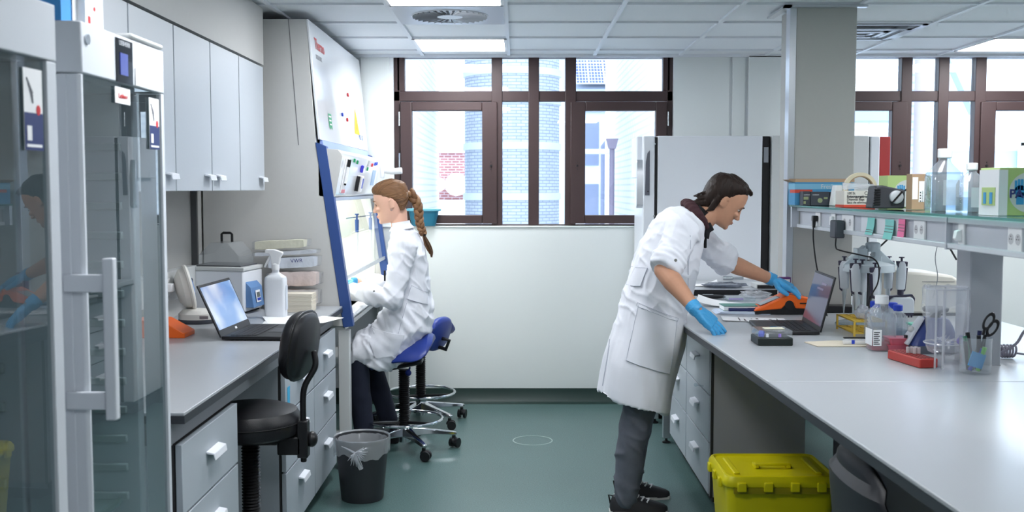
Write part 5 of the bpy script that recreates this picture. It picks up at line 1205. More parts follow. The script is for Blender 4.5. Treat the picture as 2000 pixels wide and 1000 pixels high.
# vortex mixer
VX, VY = 1.60, 4.03
t = thing('vortex_mixer', 'dark blue vortex mixer with a light control face and black platform behind the clear stand', 'mixer', (VX,VY,WT))
m = M(); rg = [[(VX+cx_+px*sx_, VY+q_*sy_, WT+z) for px,q_ in rrect(-.09,.09,-.075,.075,.03,5)] for z,sx_,sy_,cx_ in ((.0,1.02,1.02,0),(.012,1.06,1.05,0),(.03,1.03,1.02,0))]; m.loft(rg); m.build('foot', mat('mixer_grey',(88,94,104),.45), t)
m = M(); rg = [[(VX+cx_+px*sx_, VY+q_*sy_, WT+z) for px,q_ in rrect(-.09,.09,-.075,.075,.03,5)] for z,sx_,sy_,cx_ in ((.03,1.02,1.0,0),(.06,.9,.92,.005),(.10,.66,.75,.015),(.125,.48,.6,.02),(.132,.38,.5,.02))]; m.loft(rg); m.build('housing', mat('mixer_blue',(46,62,124),.35), t)
m = M(); w0 = Vector((VX-.098,VY-.05,WT+.028)); w1 = Vector((VX-.03,VY-.03,WT+.132)); dv = Vector((0,.075,0)); dn = Vector((-.012,-.004,.006))
m.add([w0,w0+dv,w1+dv*.6,w1]+[p+dn for p in (w0,w0+dv,w1+dv*.6,w1)],[(0,1,2,3),(7,6,5,4),(0,4,5,1),(1,5,6,2),(2,6,7,3),(3,7,4,0)]); cf = m.build('control_face', mat('face_white',(214,218,224),.35), t, bevel=.004)
m = M(); c = (w0+w1)*.5+dv*.35+dn; m.sph(c+dn*.4,(.012,.014,.012)); m.build('knob', lgrey, cf)
m = M(); c = w0*.8+w1*.2+dv*.45+dn*1.15; m.box(c-Vector((.004,.010,.008)),c+Vector((.003,.010,.010))); m.build('switch', blackp, cf)
m = M(); m.cyl((VX+.02,VY,WT+.13),(VX+.02,VY,WT+.155),.02,n=20); m.lathe((VX+.02,VY,WT),[(.045,.155),(.048,.16),(.048,.168),(.042,.172),(.01,.17)],32); m.build('platform', blackr, t)
# red rack
t = thing('red_tube_rack', 'red rectangular tube rack with a few clear tubes, in front of the blue mixer', 'rack', (1.42,3.74,WT))
Rr = RZ(.18); c = Vector((1.425,3.74,0)); m = M(); m.box((1.39,3.635,WT+.001),(1.46,3.85,WT+.034),Rr,c); rr = m.build('rack', mat('rack_red',(178,58,52),.4), t, bevel=.004)
m = M()
for i in range(4):
    for j in range(11): p = c+Rr@Vector((-.024+.016*i,-.09+.018*j,0)); m.cyl((p.x,p.y,WT+.0345),(p.x,p.y,WT+.0352),.0055,n=10)
m.build('hole', mat('hole_dark_red',(110,26,26),.6), rr)
for k,(i,j) in enumerate(((1,6),(2,5),(3,5),(2,6),(3,6))):
    p = c+Rr@Vector((-.024+.016*i,-.09+.018*j,0)); M().tube([(p.x,p.y,WT+.036),(p.x,p.y,WT+.058)],.0062,10).build('tube', mat('tube_frost',(222,214,216),.3,trans=.4), t)
# acrylic bag stand with waste bag
AX, AY = 1.515, 3.68
t = thing('bag_stand', 'clear acrylic rod stand holding an open clear waste bag of pipette tips', 'bag stand', (AX,AY,WT))
rod = glass('acrylic_rod',(252,252,255),1.7,.03,.35,(235,238,242)); m = M()
for a in (-2.4,-2.05,-.3,1.2): m.cyl((AX+.074*cos(a),AY+.078*sin(a),WT+.001),(AX+.07*cos(a),AY+.072*sin(a),WT+.278),.0038,n=10)
m.build('rod', rod, t)
m = M(); m.torus((AX,AY,WT+.278),.07,.003,44,8); m.torus((AX,AY,WT+.085),.07,.0025,44,8); m.build('ring', rod, t)
m = M(); rnd = random.Random(6); n = 40; rg = []
for z,r_ in ((.045,.03),(.055,.055),(.08,.066),(.12,.062),(.16,.064),(.22,.066),(.276,.067),(.286,.072),(.276,.078),(.24,.08),(.2,.082)):
    rg.append([(AX+(r_*(1+rnd.uniform(-.05,.05)))*cos(2*pi*i/n), AY+(r_*(1+rnd.uniform(-.05,.05)))*sin(2*pi*i/n), WT+z+rnd.uniform(-.003,.003)+(.02*sin(i*.5) if z == .2 else 0)) for i in range(n)])
m.loft(rg,cap=False); m.build('bag', glass('bag_film',(250,251,253),1.45,.12,.22,(240,243,248)), t, ang=15)
m = M()
for k in range(26):
    a = rnd.uniform(0,6.28); r_ = rnd.uniform(0,.045); b = Vector((AX+r_*cos(a),AY+r_*sin(a),WT+.07+rnd.uniform(0,.03))); d = Vector((rnd.uniform(-1,1),rnd.uniform(-1,1),rnd.uniform(-.2,.7))).normalized()*.03
    m.tube([b,b+d],[.0028,.0008],6)
tips = m.build('used_tips', rod, t); tips['kind'] = 'stuff'
m = M(); m.cyl((AX+.045,AY-.02,WT+.085),(AX+.055,AY-.03,WT+.105),.016,n=14); m.build('violet_cap', mat('violet_cap',(96,70,170),.4), t)
# pen beaker
BX, BY = 1.595, 3.60-.0
BX, BY = 1.60, 3.62
t = thing('pen_beaker', 'clear glass beaker full of pens and scissors beside the shelf post', 'beaker', (BX,BY-.04,WT)); BY = 3.545; BX = 1.565
m = M(); m.lathe((BX,BY,WT),[(.049,.001),(.051,.006),(.052,.122),(.0545,.125),(.0515,.125),(.05,.008),(.01,.006)],40,cap=False); m.build('glass', clear2, t)
m = M()
pens = [((-.02,-.01),(-.035,0),.115,mat('pen_green',(20,110,80),.4)),((.01,-.02),(.0,-.02),.12,blackp),((-.01,.01),(-.02,.015),.125,blackp),((.02,.0),(.03,.01),.11,blackp),((.0,-.028),(.015,-.03),.085,mat('pen_lime',(120,210,70),.4)),((-.03,-.01),(.01,-.02),.08,bluem),((.015,.015),(.02,.02),.13,mat('pen_navy')),((-.03,.005),(-.036,-.008),.10,blackp)]
for k,(a,b,h,mm) in enumerate(pens):
    o = M().tube([(BX+a[0]*.7,BY+a[1]*.7,WT+.012),(BX+b[0]*1.1,BY+b[1]*1.1,WT+h*1.1)],.0075,8).build('pen', mm, None, origin=(BX+a[0],BY+a[1],WT+.01)); tag(o,['dark green pen leaning to the left in the beaker','black pen at the front of the beaker','black pen in the middle of the beaker','short black pen at the right of the beaker','lime green highlighter at the bottom of the beaker','blue pen crossing the beaker from the left','navy pen behind the scissors in the beaker','black pen at the left wall of the beaker'][k],'pen','pens in the beaker')
t2 = thing('label_roll', 'bright blue folded label pack standing inside the beaker', 'label', (BX-.01,BY-.01,WT+.01)); M().box((BX-.036,BY-.036,WT+.025),(BX+.012,BY-.030,WT+.075),RY(.3),(BX-.01,BY-.02,WT+.04)).build('sheet', mat('cyan_blue',(60,165,225),.5), t2)
t2 = thing('scissors', 'black handled scissors standing point down in the beaker', 'scissors', (BX+.01,BY,WT+.02))
m = M(); m.tube([(BX-.02,BY-.015,WT+.03),(BX+.022,BY,WT+.13)],[.002,.005],6); m.tube([(BX-.015,BY-.01,WT+.03),(BX+.026,BY+.004,WT+.13)],[.002,.005],6); m.build('blade', steel, t2)
for dx,dz,a in ((.042,.178,.5),(.056,.155,.55)):
    m = M(); m.torus((0,0,0),.022,.0055,28,8,sx=.62,sy=1.25); m.xf(Matrix.Translation((BX+dx,BY+.0,WT+dz)) @ Matrix.Rotation(a,4,'Y') @ Matrix.Rotation(pi/2,4,'X')); m.tube([(BX+.022,BY,WT+.12),(BX+dx-.012,BY,WT+dz-.02)],.005,8); m.build('handle', blackp, t2)
# machine on the far side, cables
t = thing('bench_instrument', 'large cream rounded instrument on the far side of the island under the shelf', 'instrument', (2.12,5.6,WT))
m = M(); m.prism([(1.90,WT+.012),(2.235,WT+.012),(2.24,WT+.09),(2.215,WT+.16),(2.15,WT+.20),(2.0,WT+.215),(1.90,WT+.22)],5.15,5.55); m.build('housing', mat('cream_case',(218,214,204),.45), t, bevel=.012)
M().box((1.91,5.155,WT+.001),(2.22,5.54,WT+.012)).build('foot', blackp, t)
m = M(); m.box((2.0,5.147,WT+.168),(2.16,5.151,WT+.171)); m.build('seam', mat('seam_grey'), t)
for x in (1.94,2.2): M().cyl((x,5.145,WT+.035),(x,5.152,WT+.035),.006,n=10).build('screw', steel, t)
cord('cable',[(1.75,3.1,1.34),(1.74,3.3,1.2),(1.73,3.5,1.08),(1.80,3.6,1.0),(1.85,3.7,1.02)],.0035,blackp,'black cable hanging behind the shelf at the right edge')
cord('cable',[(1.80,3.2,1.34),(1.80,3.4,1.15),(1.77,3.6,1.05),(1.80,3.75,.97),(1.78,3.85,.915)],.005,mat('grey_cable',(150,146,158),.5),'thick grey cable hanging behind the shelf post at the right edge')
t = thing('cable_coil', 'knotted coil of grey cable lying on the island at the right edge', 'cable', (1.83,3.86,WT)); m = M()
for k in range(5): 
    q_ = M(); q_.torus((0,0,0),.022,.004,24,6); q_.xf(Matrix.Translation((1.80+.011*k,3.86,WT+.027)) @ Matrix.Rotation(1.45+.08*k,4,'Y')); m.add(q_.v,q_.f)
m.tube(catmull([(1.78,3.86,WT+.02),(1.75,3.84,WT+.01),(1.72,3.86,WT+.005)],5),.004,6); m.tube(catmull([(1.85,3.86,WT+.02),(1.9,3.84,WT+.015),(1.95,3.80,WT+.02)],5),.004,6); m.build('coil', mat('grey_cable'), t)
cord('cable',[(1.78,4.4,1.335),(1.77,4.42,1.24),(1.79,4.44,1.15),(1.78,4.46,1.06)],.0018,greyp,'thin grey wire hanging under the duct right of the pipettes')
cord('cable',[(1.70,4.7,1.335),(1.685,4.8,1.28),(1.66,4.9,1.22)],.004,blackp,'short black cable under the duct behind the pipette stand')
cord('cable',[(1.70,4.2,1.335),(1.74,4.22,1.30),(1.80,4.28,1.24)],.004,blackp,'short black cable under the duct near the joint')
# yellow bin
YX0,YX1,YY0,YY1 = .82,1.275,4.06,4.44
t = thing('yellow_waste_bin', 'bright yellow rectangular clinical waste bin with a clipped lid under the island', 'bin', ((YX0+YX1)/2,(YY0+YY1)/2,0))
cx_, cy_ = (YX0+YX1)/2,(YY0+YY1)/2
def rr_(s_, z, r_=.04): return [(cx_+px*s_, cy_+q_*s_, z) for px,q_ in rrect(-(YX1-YX0)/2,(YX1-YX0)/2,-(YY1-YY0)/2,(YY1-YY0)/2,r_)]
m = M(); m.loft([rr_(.82,0),rr_(.84,.01),rr_(.955,.345),rr_(.985,.35),rr_(.985,.362)]); m.build('tub', yelm, t)
m = M(); m.loft([rr_(1.0,.352),rr_(1.01,.36),rr_(1.005,.375),rr_(.96,.392),rr_(.93,.394),rr_(.90,.385),rr_(.88,.384)]); ldb = m.build('lid', yelm, t)
for s_ in (-1,1): M().box((cx_+s_*.165-.012,cy_-.12,.384),(cx_+s_*.165+.012,cy_+.12,.393)).build('lid_rib', yelm, ldb, bevel=.005)
m = M(); m.box((cx_-.075,cy_-.035,.384),(cx_-.055,cy_+.02,.402)); m.box((cx_+.055,cy_-.035,.384),(cx_+.075,cy_+.02,.402)); m.box((cx_-.075,cy_-.035,.396),(cx_+.075,cy_-.012,.407)); m.build('lid_handle', yelm, ldb, bevel=.005)
for k in range(4):
    x = cx_-.16+.105*k; M().box((x-.018,YY0-.012,.335),(x+.018,YY0+.004,.372)).build('clip', yelm, ldb, bevel=.004)
for k in range(3):
    y = cy_-.11+.11*k; M().box((YX0-.012,y-.018,.335),(YX0+.004,y+.018,.372)).build('clip', yelm, ldb, bevel=.004)
m = M(); m.box((cx_-.19,YY0+.0,.325),(cx_+.19,YY0+.02,.35)); m.build('rim_painted_shade', mat('yellow_dark',(150,138,10),.5), t)  # darker yellow strip paints in the shade below the lid rim
# black chair at lower right
hx, hy = 1.085, 2.70
t = thing('black_chair', 'black moulded chair back tucked at the island edge in the lower right corner', 'chair', (hx,hy,0))
m = M(); n = 28; rg = []
for k in range(15):
    z = .48+.365*k/14; f = k/14; w_ = .25*(1-abs((f-.42)/.62)**3.2*.75) if f > .42 else .21*(1-.35*((.42-f)/.42)**2); th = .024*(1 if 0<k<14 else .3); ring = []
    for i in range(n):
        a = 2*pi*i/n; yy = w_*cos(a); ring.append((hx-.19+.10*f*f*-.35+.32*yy*yy+th*sin(a)+(.02 if f>.8 else 0), hy+yy, z))
    rg.append(ring)
m.loft(rg); m.build('backrest', mat('black_chair_plastic',(30,32,38),.5), t)
m = M(); pad(m,(hx,hy,.46),(1,0,0),(0,1,0),(0,0,1),.42,.42,.07); m.build('seat', leather, t)
M().box((hx-.21,hy-.03,.40),(hx-.19,hy+.03,.6)).build('back_bracket', blackp, t, bevel=.005)
M().cyl((hx,hy,.12),(hx,hy,.43),.025,n=16).build('column', blackp, t); star_base(t, hx, hy, .27, .3)

# ============================================================ PEOPLE
from mathutils.bvhtree import BVHTree
from mathutils import noise as mnoise
HEAD = [(.117,.022,-.05,.022),(.108,.050,-.078,.048),(.092,.070,-.094,.062),(.07,.082,-.102,.071),(.045,.088,-.105,.075),(.02,.089,-.103,.076),(.005,.086,-.100,.075),(-.01,.083,-.097,.074),
        (-.03,.084,-.088,.071),(-.05,.085,-.076,.067),(-.065,.085,-.06,.063),(-.08,.084,-.045,.058),(-.095,.084,-.03,.051),(-.106,.078,-.012,.041),(-.114,.062,.008,.026)]
def hring(z, fr, bk, hw, n=28, off=0.):
    fr += off; bk -= off; hw += off; c = -.012; out = []
    for i in range(n):
        a = 2*pi*i/n; ca, sa = cos(a), sin(a); rx = (fr-c) if ca >= 0 else (c-bk); e = .86 if ca >= 0 else 1.0
        out.append((c+rx*abs(ca)**e*(1 if ca >= 0 else -1), hw*abs(sa)**.92*(1 if sa >= 0 else -1), z))
    return out
def hinterp(z):
    T = HEAD
    if z >= T[0][0]: return T[0][1:]
    for a,b in zip(T, T[1:]):
        if b[0] <= z <= a[0]:
            f = (a[0]-z)/(a[0]-b[0]); return tuple(a[i]+(b[i]-a[i])*f for i in (1,2,3))
    return T[-1][1:]
def add_head(m, H, male=True):
    q = M(); q.loft([hring(z,f,b,w) for z,f,b,w in HEAD]); 
    nz = 1.0 if male else .95
    q.loft([[(.078,-.009,.012),(.078,.009,.012),(.089,.004,.014),(.089,-.004,.014)],[(.08,-.012,-.012),(.08,.012,-.012),(.098*1.0,.006,-.012),(.098,-.006,-.012)],[(.08,-.017,-.03),(.08,.017,-.03),(.092+.020*nz,.008,-.034),(.092+.020*nz,-.008,-.034)],[(.08,-.014,-.042),(.08,.014,-.042),(.088+.016*nz,.007,-.043),(.088+.016*nz,-.007,-.043)]])
    q.sph((.080,0,.022),(.013,.045,.009 if male else .005)); 
    for s_ in (-1,1):
        q.sph((.078,s_*.034,-.025),(.014,.018,.013)); q.sph((.093,s_*.010,-.038),(.010,.008,.007))
    q.sph((.083,0,-.0635),(.0105,.022,.0055)); q.sph((.082,0,-.074),(.0105,.019,.006)); q.sph((.076,0,-.10),(.013,.022,.014))
    for s_ in (-1,1):
        e = M(); e.sph((0,0,0),(.017,.006,.031),16,10); e.torus((0,0,0),.02,.005,20,6,1,1); 
        e2 = M(); e2.sph((0,0,0),(.018,.0065,.03),16,10); e2.xf(Matrix.Translation((-.008,s_*.079,-.012)) @ Matrix.Rotation(s_*-.45,4,'Z') @ Matrix.Rotation(-.15,4,'Y')); q.add(e2.v,e2.f)
        e3 = M()
        for k in range(9):
            a = -1.2+.42*k; e3.sph((-.008+.016*cos(a+1.9)-.002, s_*(.083+.004), -.012+.028*sin(a+1.9)),(.005,.004,.005),8,6)
        q.add(e3.v,e3.f)
    q.xf(H); m.add(q.v,q.f)
def limb(m, pts, rs, n=16):
    m.tube(pts, rs, n)
    for p,r in zip(pts,rs): m.sph(p, r, 12, 8)
def add_hand(m, wrist, d, nrm, side=1, curl=(.3,.3,.3,.3), infl=0., sc=1., thumb=True, fan=.09):
    """side: +1 puts the thumb toward d x nrm"""
    d = Vector(d).normalized(); nrm = Vector(nrm); nrm = (nrm-d*nrm.dot(d)).normalized(); w = d.cross(nrm)*side; wr = Vector(wrist)
    def ring(t, wd, th, o=0.): 
        return [wr+d*t*sc+w*(a*sc)+nrm*(b*sc+o) for a,b in rrect(-wd/2-infl,wd/2+infl,-th/2-infl,th/2+infl,th/2*.8,3)]
    m.loft([ring(-.01,.05,.038),ring(.015,.056,.036),ring(.045,.074,.034),ring(.075,.082,.029),ring(.098,.080,.023)])
    for k,(o,L,c) in enumerate(((.030,.070,curl[0]),(.010,.079,curl[1]),(-.011,.073,curl[2]),(-.030,.056,curl[3]))):
        dd = (d+w*(fan*(1.5-k))).normalized(); p = wr+d*(.088*sc)+w*o*sc; pts = [p]; ax = dd; r0 = (.0098 if k < 3 else .0085)*sc+infl; rs = [r0*1.06]
        for j,(fr,tc) in enumerate(((.48,.5),(.30,1.0),(.22,.8))):
            R = Matrix.Rotation(c*tc, 3, w.normalized()*side*-1); t1 = R @ ax; t1 = t1 if t1.dot(nrm) <= ax.dot(nrm)+1e-6 else Matrix.Rotation(-c*tc,3,w.normalized()*side*-1) @ ax
            ax = t1; p = p+ax*(L*fr*sc); pts.append(p); rs.append(r0*(1-.09*(j+1)))
        limb(m, pts, rs, 12)
    if thumb:
        p = wr+d*.018*sc+w*.026*sc; td = (d*.62+w*.75-nrm*.28).normalized(); p1 = p+td*.038*sc; p2 = p1+(td*.7+d*.5).normalized()*.032*sc; p3 = p2+(td*.4+d*.8).normalized()*.026*sc
        limb(m,[p,p1,p2,p3],[.014*sc+infl,.0125*sc+infl,.011*sc+infl,.0088*sc+infl],12)
def finish(m, name, material, parent, vox, smooth=4, fn=None, ang=180, bvh=False):
    """merge overlapping closed volumes into one continuous skin"""
    o = m.build('tmp', material, None, smooth=False); md = o.modifiers.new('r','REMESH'); md.mode = 'VOXEL'; md.voxel_size = vox
    if smooth: s_ = o.modifiers.new('s','SMOOTH'); s_.iterations = smooth; s_.factor = .6
    dg = bpy.context.evaluated_depsgraph_get(); dg.update(); me = bpy.data.meshes.new_from_object(o.evaluated_get(dg)); bpy.data.objects.remove(o)
    if fn:
        ns = [v.normal.copy() for v in me.vertices]
        for v,nv in zip(me.vertices,ns): v.co = v.co + nv*fn(v.co,nv)
    B = BVHTree.FromPolygons([v.co.copy() for v in me.vertices],[tuple(p.vertices) for p in me.polygons])
    me.transform(wm(parent).inverted()); me.materials.clear(); me.materials.append(material)
    me.polygons.foreach_set('use_smooth',[True]*len(me.polygons)); me.polygons.foreach_set('material_index',[0]*len(me.polygons))
    ob = bpy.data.objects.new(name, me); COL.objects.link(ob); ob.parent = parent; WM[ob.name] = wm(parent)
    return ob, B
def body_ring(c, lean, a, b, n=32, e=.9, yaw=0., aft=1.):
    """cross section of a garment; lean = forward tilt of the trunk axis, x is the facing direction sign s"""
    c = Vector(c); f = Vector((cos(lean),0,-sin(lean))); l = Vector((0,1,0)); out = []
    for i in range(n):
        t_ = 2*pi*i/n; ca, sa = cos(t_), sin(t_)
        out.append(c+f*(a*(aft if ca < 0 else 1)*abs(ca)**e*(1 if ca >= 0 else -1))+l*(b*abs(sa)**e*(1 if sa >= 0 else -1)))
    return out
def patch(B, grid, org_y, direction, off, th, name, material, parent):
    """cloth patch laid on a garment: grid rows of (x,z), projected along y onto the surface"""
    m = M(); R_ = len(grid); C_ = len(grid[0]); out = []
    for row in grid:
        for x,z in row:
            h = B.ray_cast(Vector((x,org_y,z)), Vector((0,direction,0)))
            out.append(h[0]+h[1]*off if h[0] is not None else None)
    if any(p is None for p in out):
        ok = [p for p in out if p is not None]
        if not ok: return None
        out = [p if p is not None else ok[0] for p in out]
    nrm = Vector((0,-direction*th,0)); vs = out+[p+nrm for p in out]; N2 = R_*C_; f = []
    for i in range(R_-1):
        for j in range(C_-1):
            a = i*C_+j; f.append((a+N2,a+1+N2,a+C_+1+N2,a+C_+N2)); f.append((a,a+C_,a+C_+1,a+1))
    for i in range(R_-1):
        for j in (0,C_-1): a = i*C_+j; f.append((a,a+N2,a+C_+N2,a+C_))
    for j in range(C_-1):
        for i in (0,R_-1): a = i*C_+j; f.append((a,a+1,a+1+N2,a+N2))
    m.add(vs,f)
    if name != 'seam':
        T = [p+nrm*1.05 for p in out]; bd = [T[j] for j in range(C_)]+[T[i*C_+C_-1] for i in range(1,R_)]+[T[(R_-1)*C_+j] for j in range(C_-2,-1,-1)]+[T[i*C_] for i in range(R_-2,-1,-1)]
        m.cur = 1; m.tube(bd,.0012,5)
    return m.build(name, [material, mat('stitch_grey',(186,190,203),.9)], parent, ang=50)
def bil(p00,p10,p11,p01,nu,nv):
    g = []
    for i in range(nv+1):
        v = i/nv; a = [p00[k]+(p01[k]-p00[k])*v for k in (0,1)]; b = [p10[k]+(p11[k]-p10[k])*v for k in (0,1)]
        g.append([(a[0]+(b[0]-a[0])*u/nu, a[1]+(b[1]-a[1])*u/nu) for u in range(nu+1)])
    return g
def hairmat(name, a, b, sc):
    m = bpy.data.materials.new(name); m.use_nodes = True; N = m.node_tree.nodes; L = m.node_tree.links; p = N['Principled BSDF']
    p.inputs['Roughness'].default_value = .5; p.inputs['Specular IOR Level'].default_value = .22; tc = N.new('ShaderNodeTexCoord'); mp = N.new('ShaderNodeMapping'); mp.inputs['Scale'].default_value = sc
    n = N.new('ShaderNodeTexNoise'); n.inputs['Scale'].default_value = 40; n.inputs['Detail'].default_value = 4; r = N.new('ShaderNodeMixRGB'); r.inputs[1].default_value = (*lin(a),1); r.inputs[2].default_value = (*lin(b),1)
    L.new(tc.outputs['Object'],mp.inputs[0]); L.new(mp.outputs[0],n.inputs['Vector']); L.new(n.outputs['Fac'],r.inputs[0]); L.new(r.outputs[0],p.inputs['Base Color'])
    bp = N.new('ShaderNodeBump'); bp.inputs['Strength'].default_value = .3; bp.inputs['Distance'].default_value = .004; L.new(n.outputs['Fac'],bp.inputs['Height']); L.new(bp.outputs[0],p.inputs['Normal']); return m
def folds(p, nv):
    """soft cloth folds as real relief"""
    a = mnoise.noise(Vector((p.x*9,p.y*7,p.z*4.0)))*.007
    b = 1-abs(mnoise.noise(Vector((p.x*7+3,p.y*9,(p.z+p.x*.9)*16))))*2
    c = 1-abs(mnoise.noise(Vector((p.x*14,p.y*8+9,(p.z-p.x*.7)*9))))*2
    return a*1.2+.0062*max(b,0)**2+.0058*max(c,0)**2-.0025

# ---------------- the standing man
def person(name, label, loc): return thing(name, label, 'person', loc)
MY = 4.93
man = person('person', 'standing man in a white lab coat and blue gloves leaning over the island', (.56,MY,0))
pitch = radians(36); Hm = Matrix.Translation((.985,MY+.03,1.470)) @ Matrix.Rotation(radians(-3),4,'Z') @ Matrix.Rotation(pitch,4,'Y') @ Matrix.Diagonal((.98,.98,.98,1))
b = M(); add_head(b, Hm, True)
nk = Hm @ Vector((-.030,0,-.05)); limb(b,[Hm @ Vector((-.022,0,-.03)), nk, Vector((.885,MY+.02,1.395)), Vector((.80,MY+.02,1.35))],[.056,.058,.062,.075],20)
# trunk
b.loft([body_ring(c,l,a,w_) for c,l,a,w_ in (((.60,MY+.02,.90),0,.10,.13),((.64,MY+.02,1.02),.4,.105,.14),((.70,MY+.02,1.15),.5,.105,.15),((.765,MY+.02,1.27),.6,.11,.17),((.80,MY+.02,1.34),.7,.09,.17),((.83,MY+.02,1.385),.8,.05,.08))])
RS, RE, RW = Vector((.765,MY-.15,1.335)), Vector((.655,4.67,1.165)), Vector((.775,4.505,1.005))
LS, LE, LW_ = Vector((.815,MY+.20,1.345)), Vector((1.045,5.20,1.165)), Vector((1.295,5.265,1.068))
limb(b,[RS,(RS+RE)/2,RE],[.052,.05,.043]); limb(b,[RE,RE.lerp(RW,.3),RE.lerp(RW,.75),RW],[.043,.046,.033,.028])
limb(b,[LS,(LS+LE)/2,LE],[.052,.05,.043]); limb(b,[LE,LE.lerp(LW_,.25),LE.lerp(LW_,.75),LW_],[.043,.045,.032,.027])
rd, rn = Vector((.70,-.14,-.62)), Vector((.45,-.55,.7)); ldd, lnn = Vector((.80,-.30,-.36)), Vector((.3,-.25,1))
rc, lc = (.12,.15,.22,.3), (.25,.3,.35,.4)
sgn = lambda d,n,want: 1 if Vector(d).cross(Vector(n)).dot(Vector(want)) > 0 else -1
add_hand(b,RW,rd,rn,sgn(rd,rn,(0,1,0)),rc); add_hand(b,LW_,ldd,lnn,sgn(ldd,lnn,(0,-1,0)),lc)
legs_m = (([(.595,MY-.08,.93),(.575,MY-.075,.52),(.53,MY-.075,.30),(.515,MY-.075,.08)],[.068,.062,.055,.04]), ([(.60,MY+.13,.93),(.62,MY+.15,.52),(.585,MY+.16,.30),(.56,MY+.165,.08)],[.068,.062,.058,.04]))
for pts,rs in legs_m:
    P_ = [Vector(p) for p in pts]; limb(b,[P_[0],P_[0].lerp(P_[1],.5),P_[1],P_[2],P_[3]],[rs[0],.07,rs[1],rs[2],rs[3]]); b.tube([P_[3]+Vector((-.03,0,-.045)),P_[3]+Vector((.08,0,-.052)),P_[3]+Vector((.14,0,-.056))],[.024,.018,.012],14)
finish(b,'body',skin_t,man,.004,5)
for s_,(wr,d,n_,want,cu) in enumerate(((RW,rd,rn,(0,1,0),rc),(LW_,ldd,lnn,(0,-1,0),lc))):
    g_ = M(); add_hand(g_,wr,d,n_,sgn(d,n_,want),cu,infl=.0022); dd = Vector(d).normalized(); fa = (wr-(RE if s_==0 else LE)).normalized()
    g_.tube([wr-fa*.035,wr-fa*.03,wr-fa*.005,wr+dd*.01],[.0335,.0325,.032,.031],20)
    wr_fn = lambda p,nv: .0012*mnoise.noise(Vector((p.x*90,p.y*90,p.z*60)))+.001*mnoise.noise(Vector((p.x*40,p.y*160,p.z*160)))
    finish(g_,'glove',glove_m,man,.0022,3,wr_fn)
# trousers
tr = M()
for pts,rs in legs_m:
    P_ = [Vector(p) for p in pts]; limb(tr,[P_[0]-Vector((0,0,.12)),P_[0].lerp(P_[1],.5),P_[1]+Vector((.01,0,.02)),P_[2],P_[3]+Vector((0,0,-.005))],[.078,.086,.078,.067,.058],20)
tr.loft([body_ring(c,0,a,w_) for c,a,w_ in (((.60,MY+.02,.80),.11,.14),((.61,MY+.02,.90),.105,.135),((.63,MY+.02,1.0),.09,.12))])
jf = lambda p,nv: (.008*max(0,1-abs(mnoise.noise(Vector((p.x*5+4,p.y*5,p.z*13+p.x*9))))*2.6)**2-.002) if p.z < .75 else 0
finish(tr,'trousers',jeans_m,man,.006,4,jf)
for k,(pts,rs) in enumerate(legs_m):
    f0 = Vector(pts[3]); f0.z = 0; s_ = M()
    s_.loft([[f0+Vector((x,y*w_,z)) for y,z in ((-1,zb),(-.9,zt*.7),(-.5,zt),(.5,zt),(.9,zt*.7),(1,zb))] for x,w_,zt,zb in ((-.075,.025,.05,.012),(-.06,.036,.08,.012),(0,.038,.085,.012),(.07,.044,.07,.012),(.14,.046,.05,.012),(.18,.034,.038,.012),(.195,.015,.03,.012))]); sh = s_.build('shoe', mat('sneaker_black',(38,38,42),.6), man, ang=50)
    q_ = M(); q_.prism([(f0.x-.078,f0.y-.026),(f0.x-.05,f0.y-.04),(f0.x+.12,f0.y-.048),(f0.x+.19,f0.y-.028),(f0.x+.2,f0.y),(f0.x+.19,f0.y+.028),(f0.x+.12,f0.y+.048),(f0.x-.05,f0.y+.04),(f0.x-.078,f0.y+.026)],0,.014,'z'); q_.build('sole', mat('sole_white',(225,225,222),.6), sh)
    q_ = M()
    for j in range(4): q_.tube([f0+Vector((.02+.025*j,-.028,.084-.009*j)),f0+Vector((.035+.025*j,0,.093-.009*j)),f0+Vector((.02+.025*j,.028,.084-.009*j))],.004,6)
    q_.build('laces', paper, sh); q_ = M(); q_.tube([f0+Vector((-.074,0,.045)),f0+Vector((-.082,0,.085)),f0+Vector((-.062,0,.08))],.004,6); q_.build('pull_loop', blackr, sh)
# coat
cm = M(); yc = MY+.02
outer = [((.865,yc,1.405),.75,.045,.06),((.83,yc,1.40),.70,.075,.105),((.79,yc,1.365),.66,.105,.175),((.755,yc,1.30),.62,.135,.20),((.72,yc,1.20),.52,.15,.195),((.69,yc,1.10),.42,.155,.185),((.655,yc,.97),.34,.16,.195),((.625,yc,.83),.3,.17,.215),((.585,yc,.68),.28,.175,.235),((.555,yc,.52),.26,.172,.245)]
inner = [((.56,yc,.535),.26,.155,.228),((.60,yc,.75),.28,.14,.19)]
cm.loft([body_ring(*r) for r in outer+inner])
def sleeve(m, pts, rs): limb(m, pts, rs, 20)
sleeve(cm,[Vector((.775,MY-.10,1.335)),RS+Vector((-.015,-.01,.0)),RS.lerp(RE,.5),RS.lerp(RE,.80)],[.085,.082,.074,.068])
cm.tube([RS.lerp(RE,.62),RS.lerp(RE,.72),RS.lerp(RE,.93),RS.lerp(RE,1.0)],[.066,.077,.074,.068],24)
sleeve(cm,[Vector((.79,MY+.14,1.335)),LS+Vector((-.01,.0,.0)),LS.lerp(LE,.5),LS.lerp(LE,.82)],[.085,.078,.070,.066])
cm.tube([LS.lerp(LE,.66),LS.lerp(LE,.75),LS.lerp(LE,1.0),LE.lerp(LW_,.08)],[.062,.073,.072,.066],24)
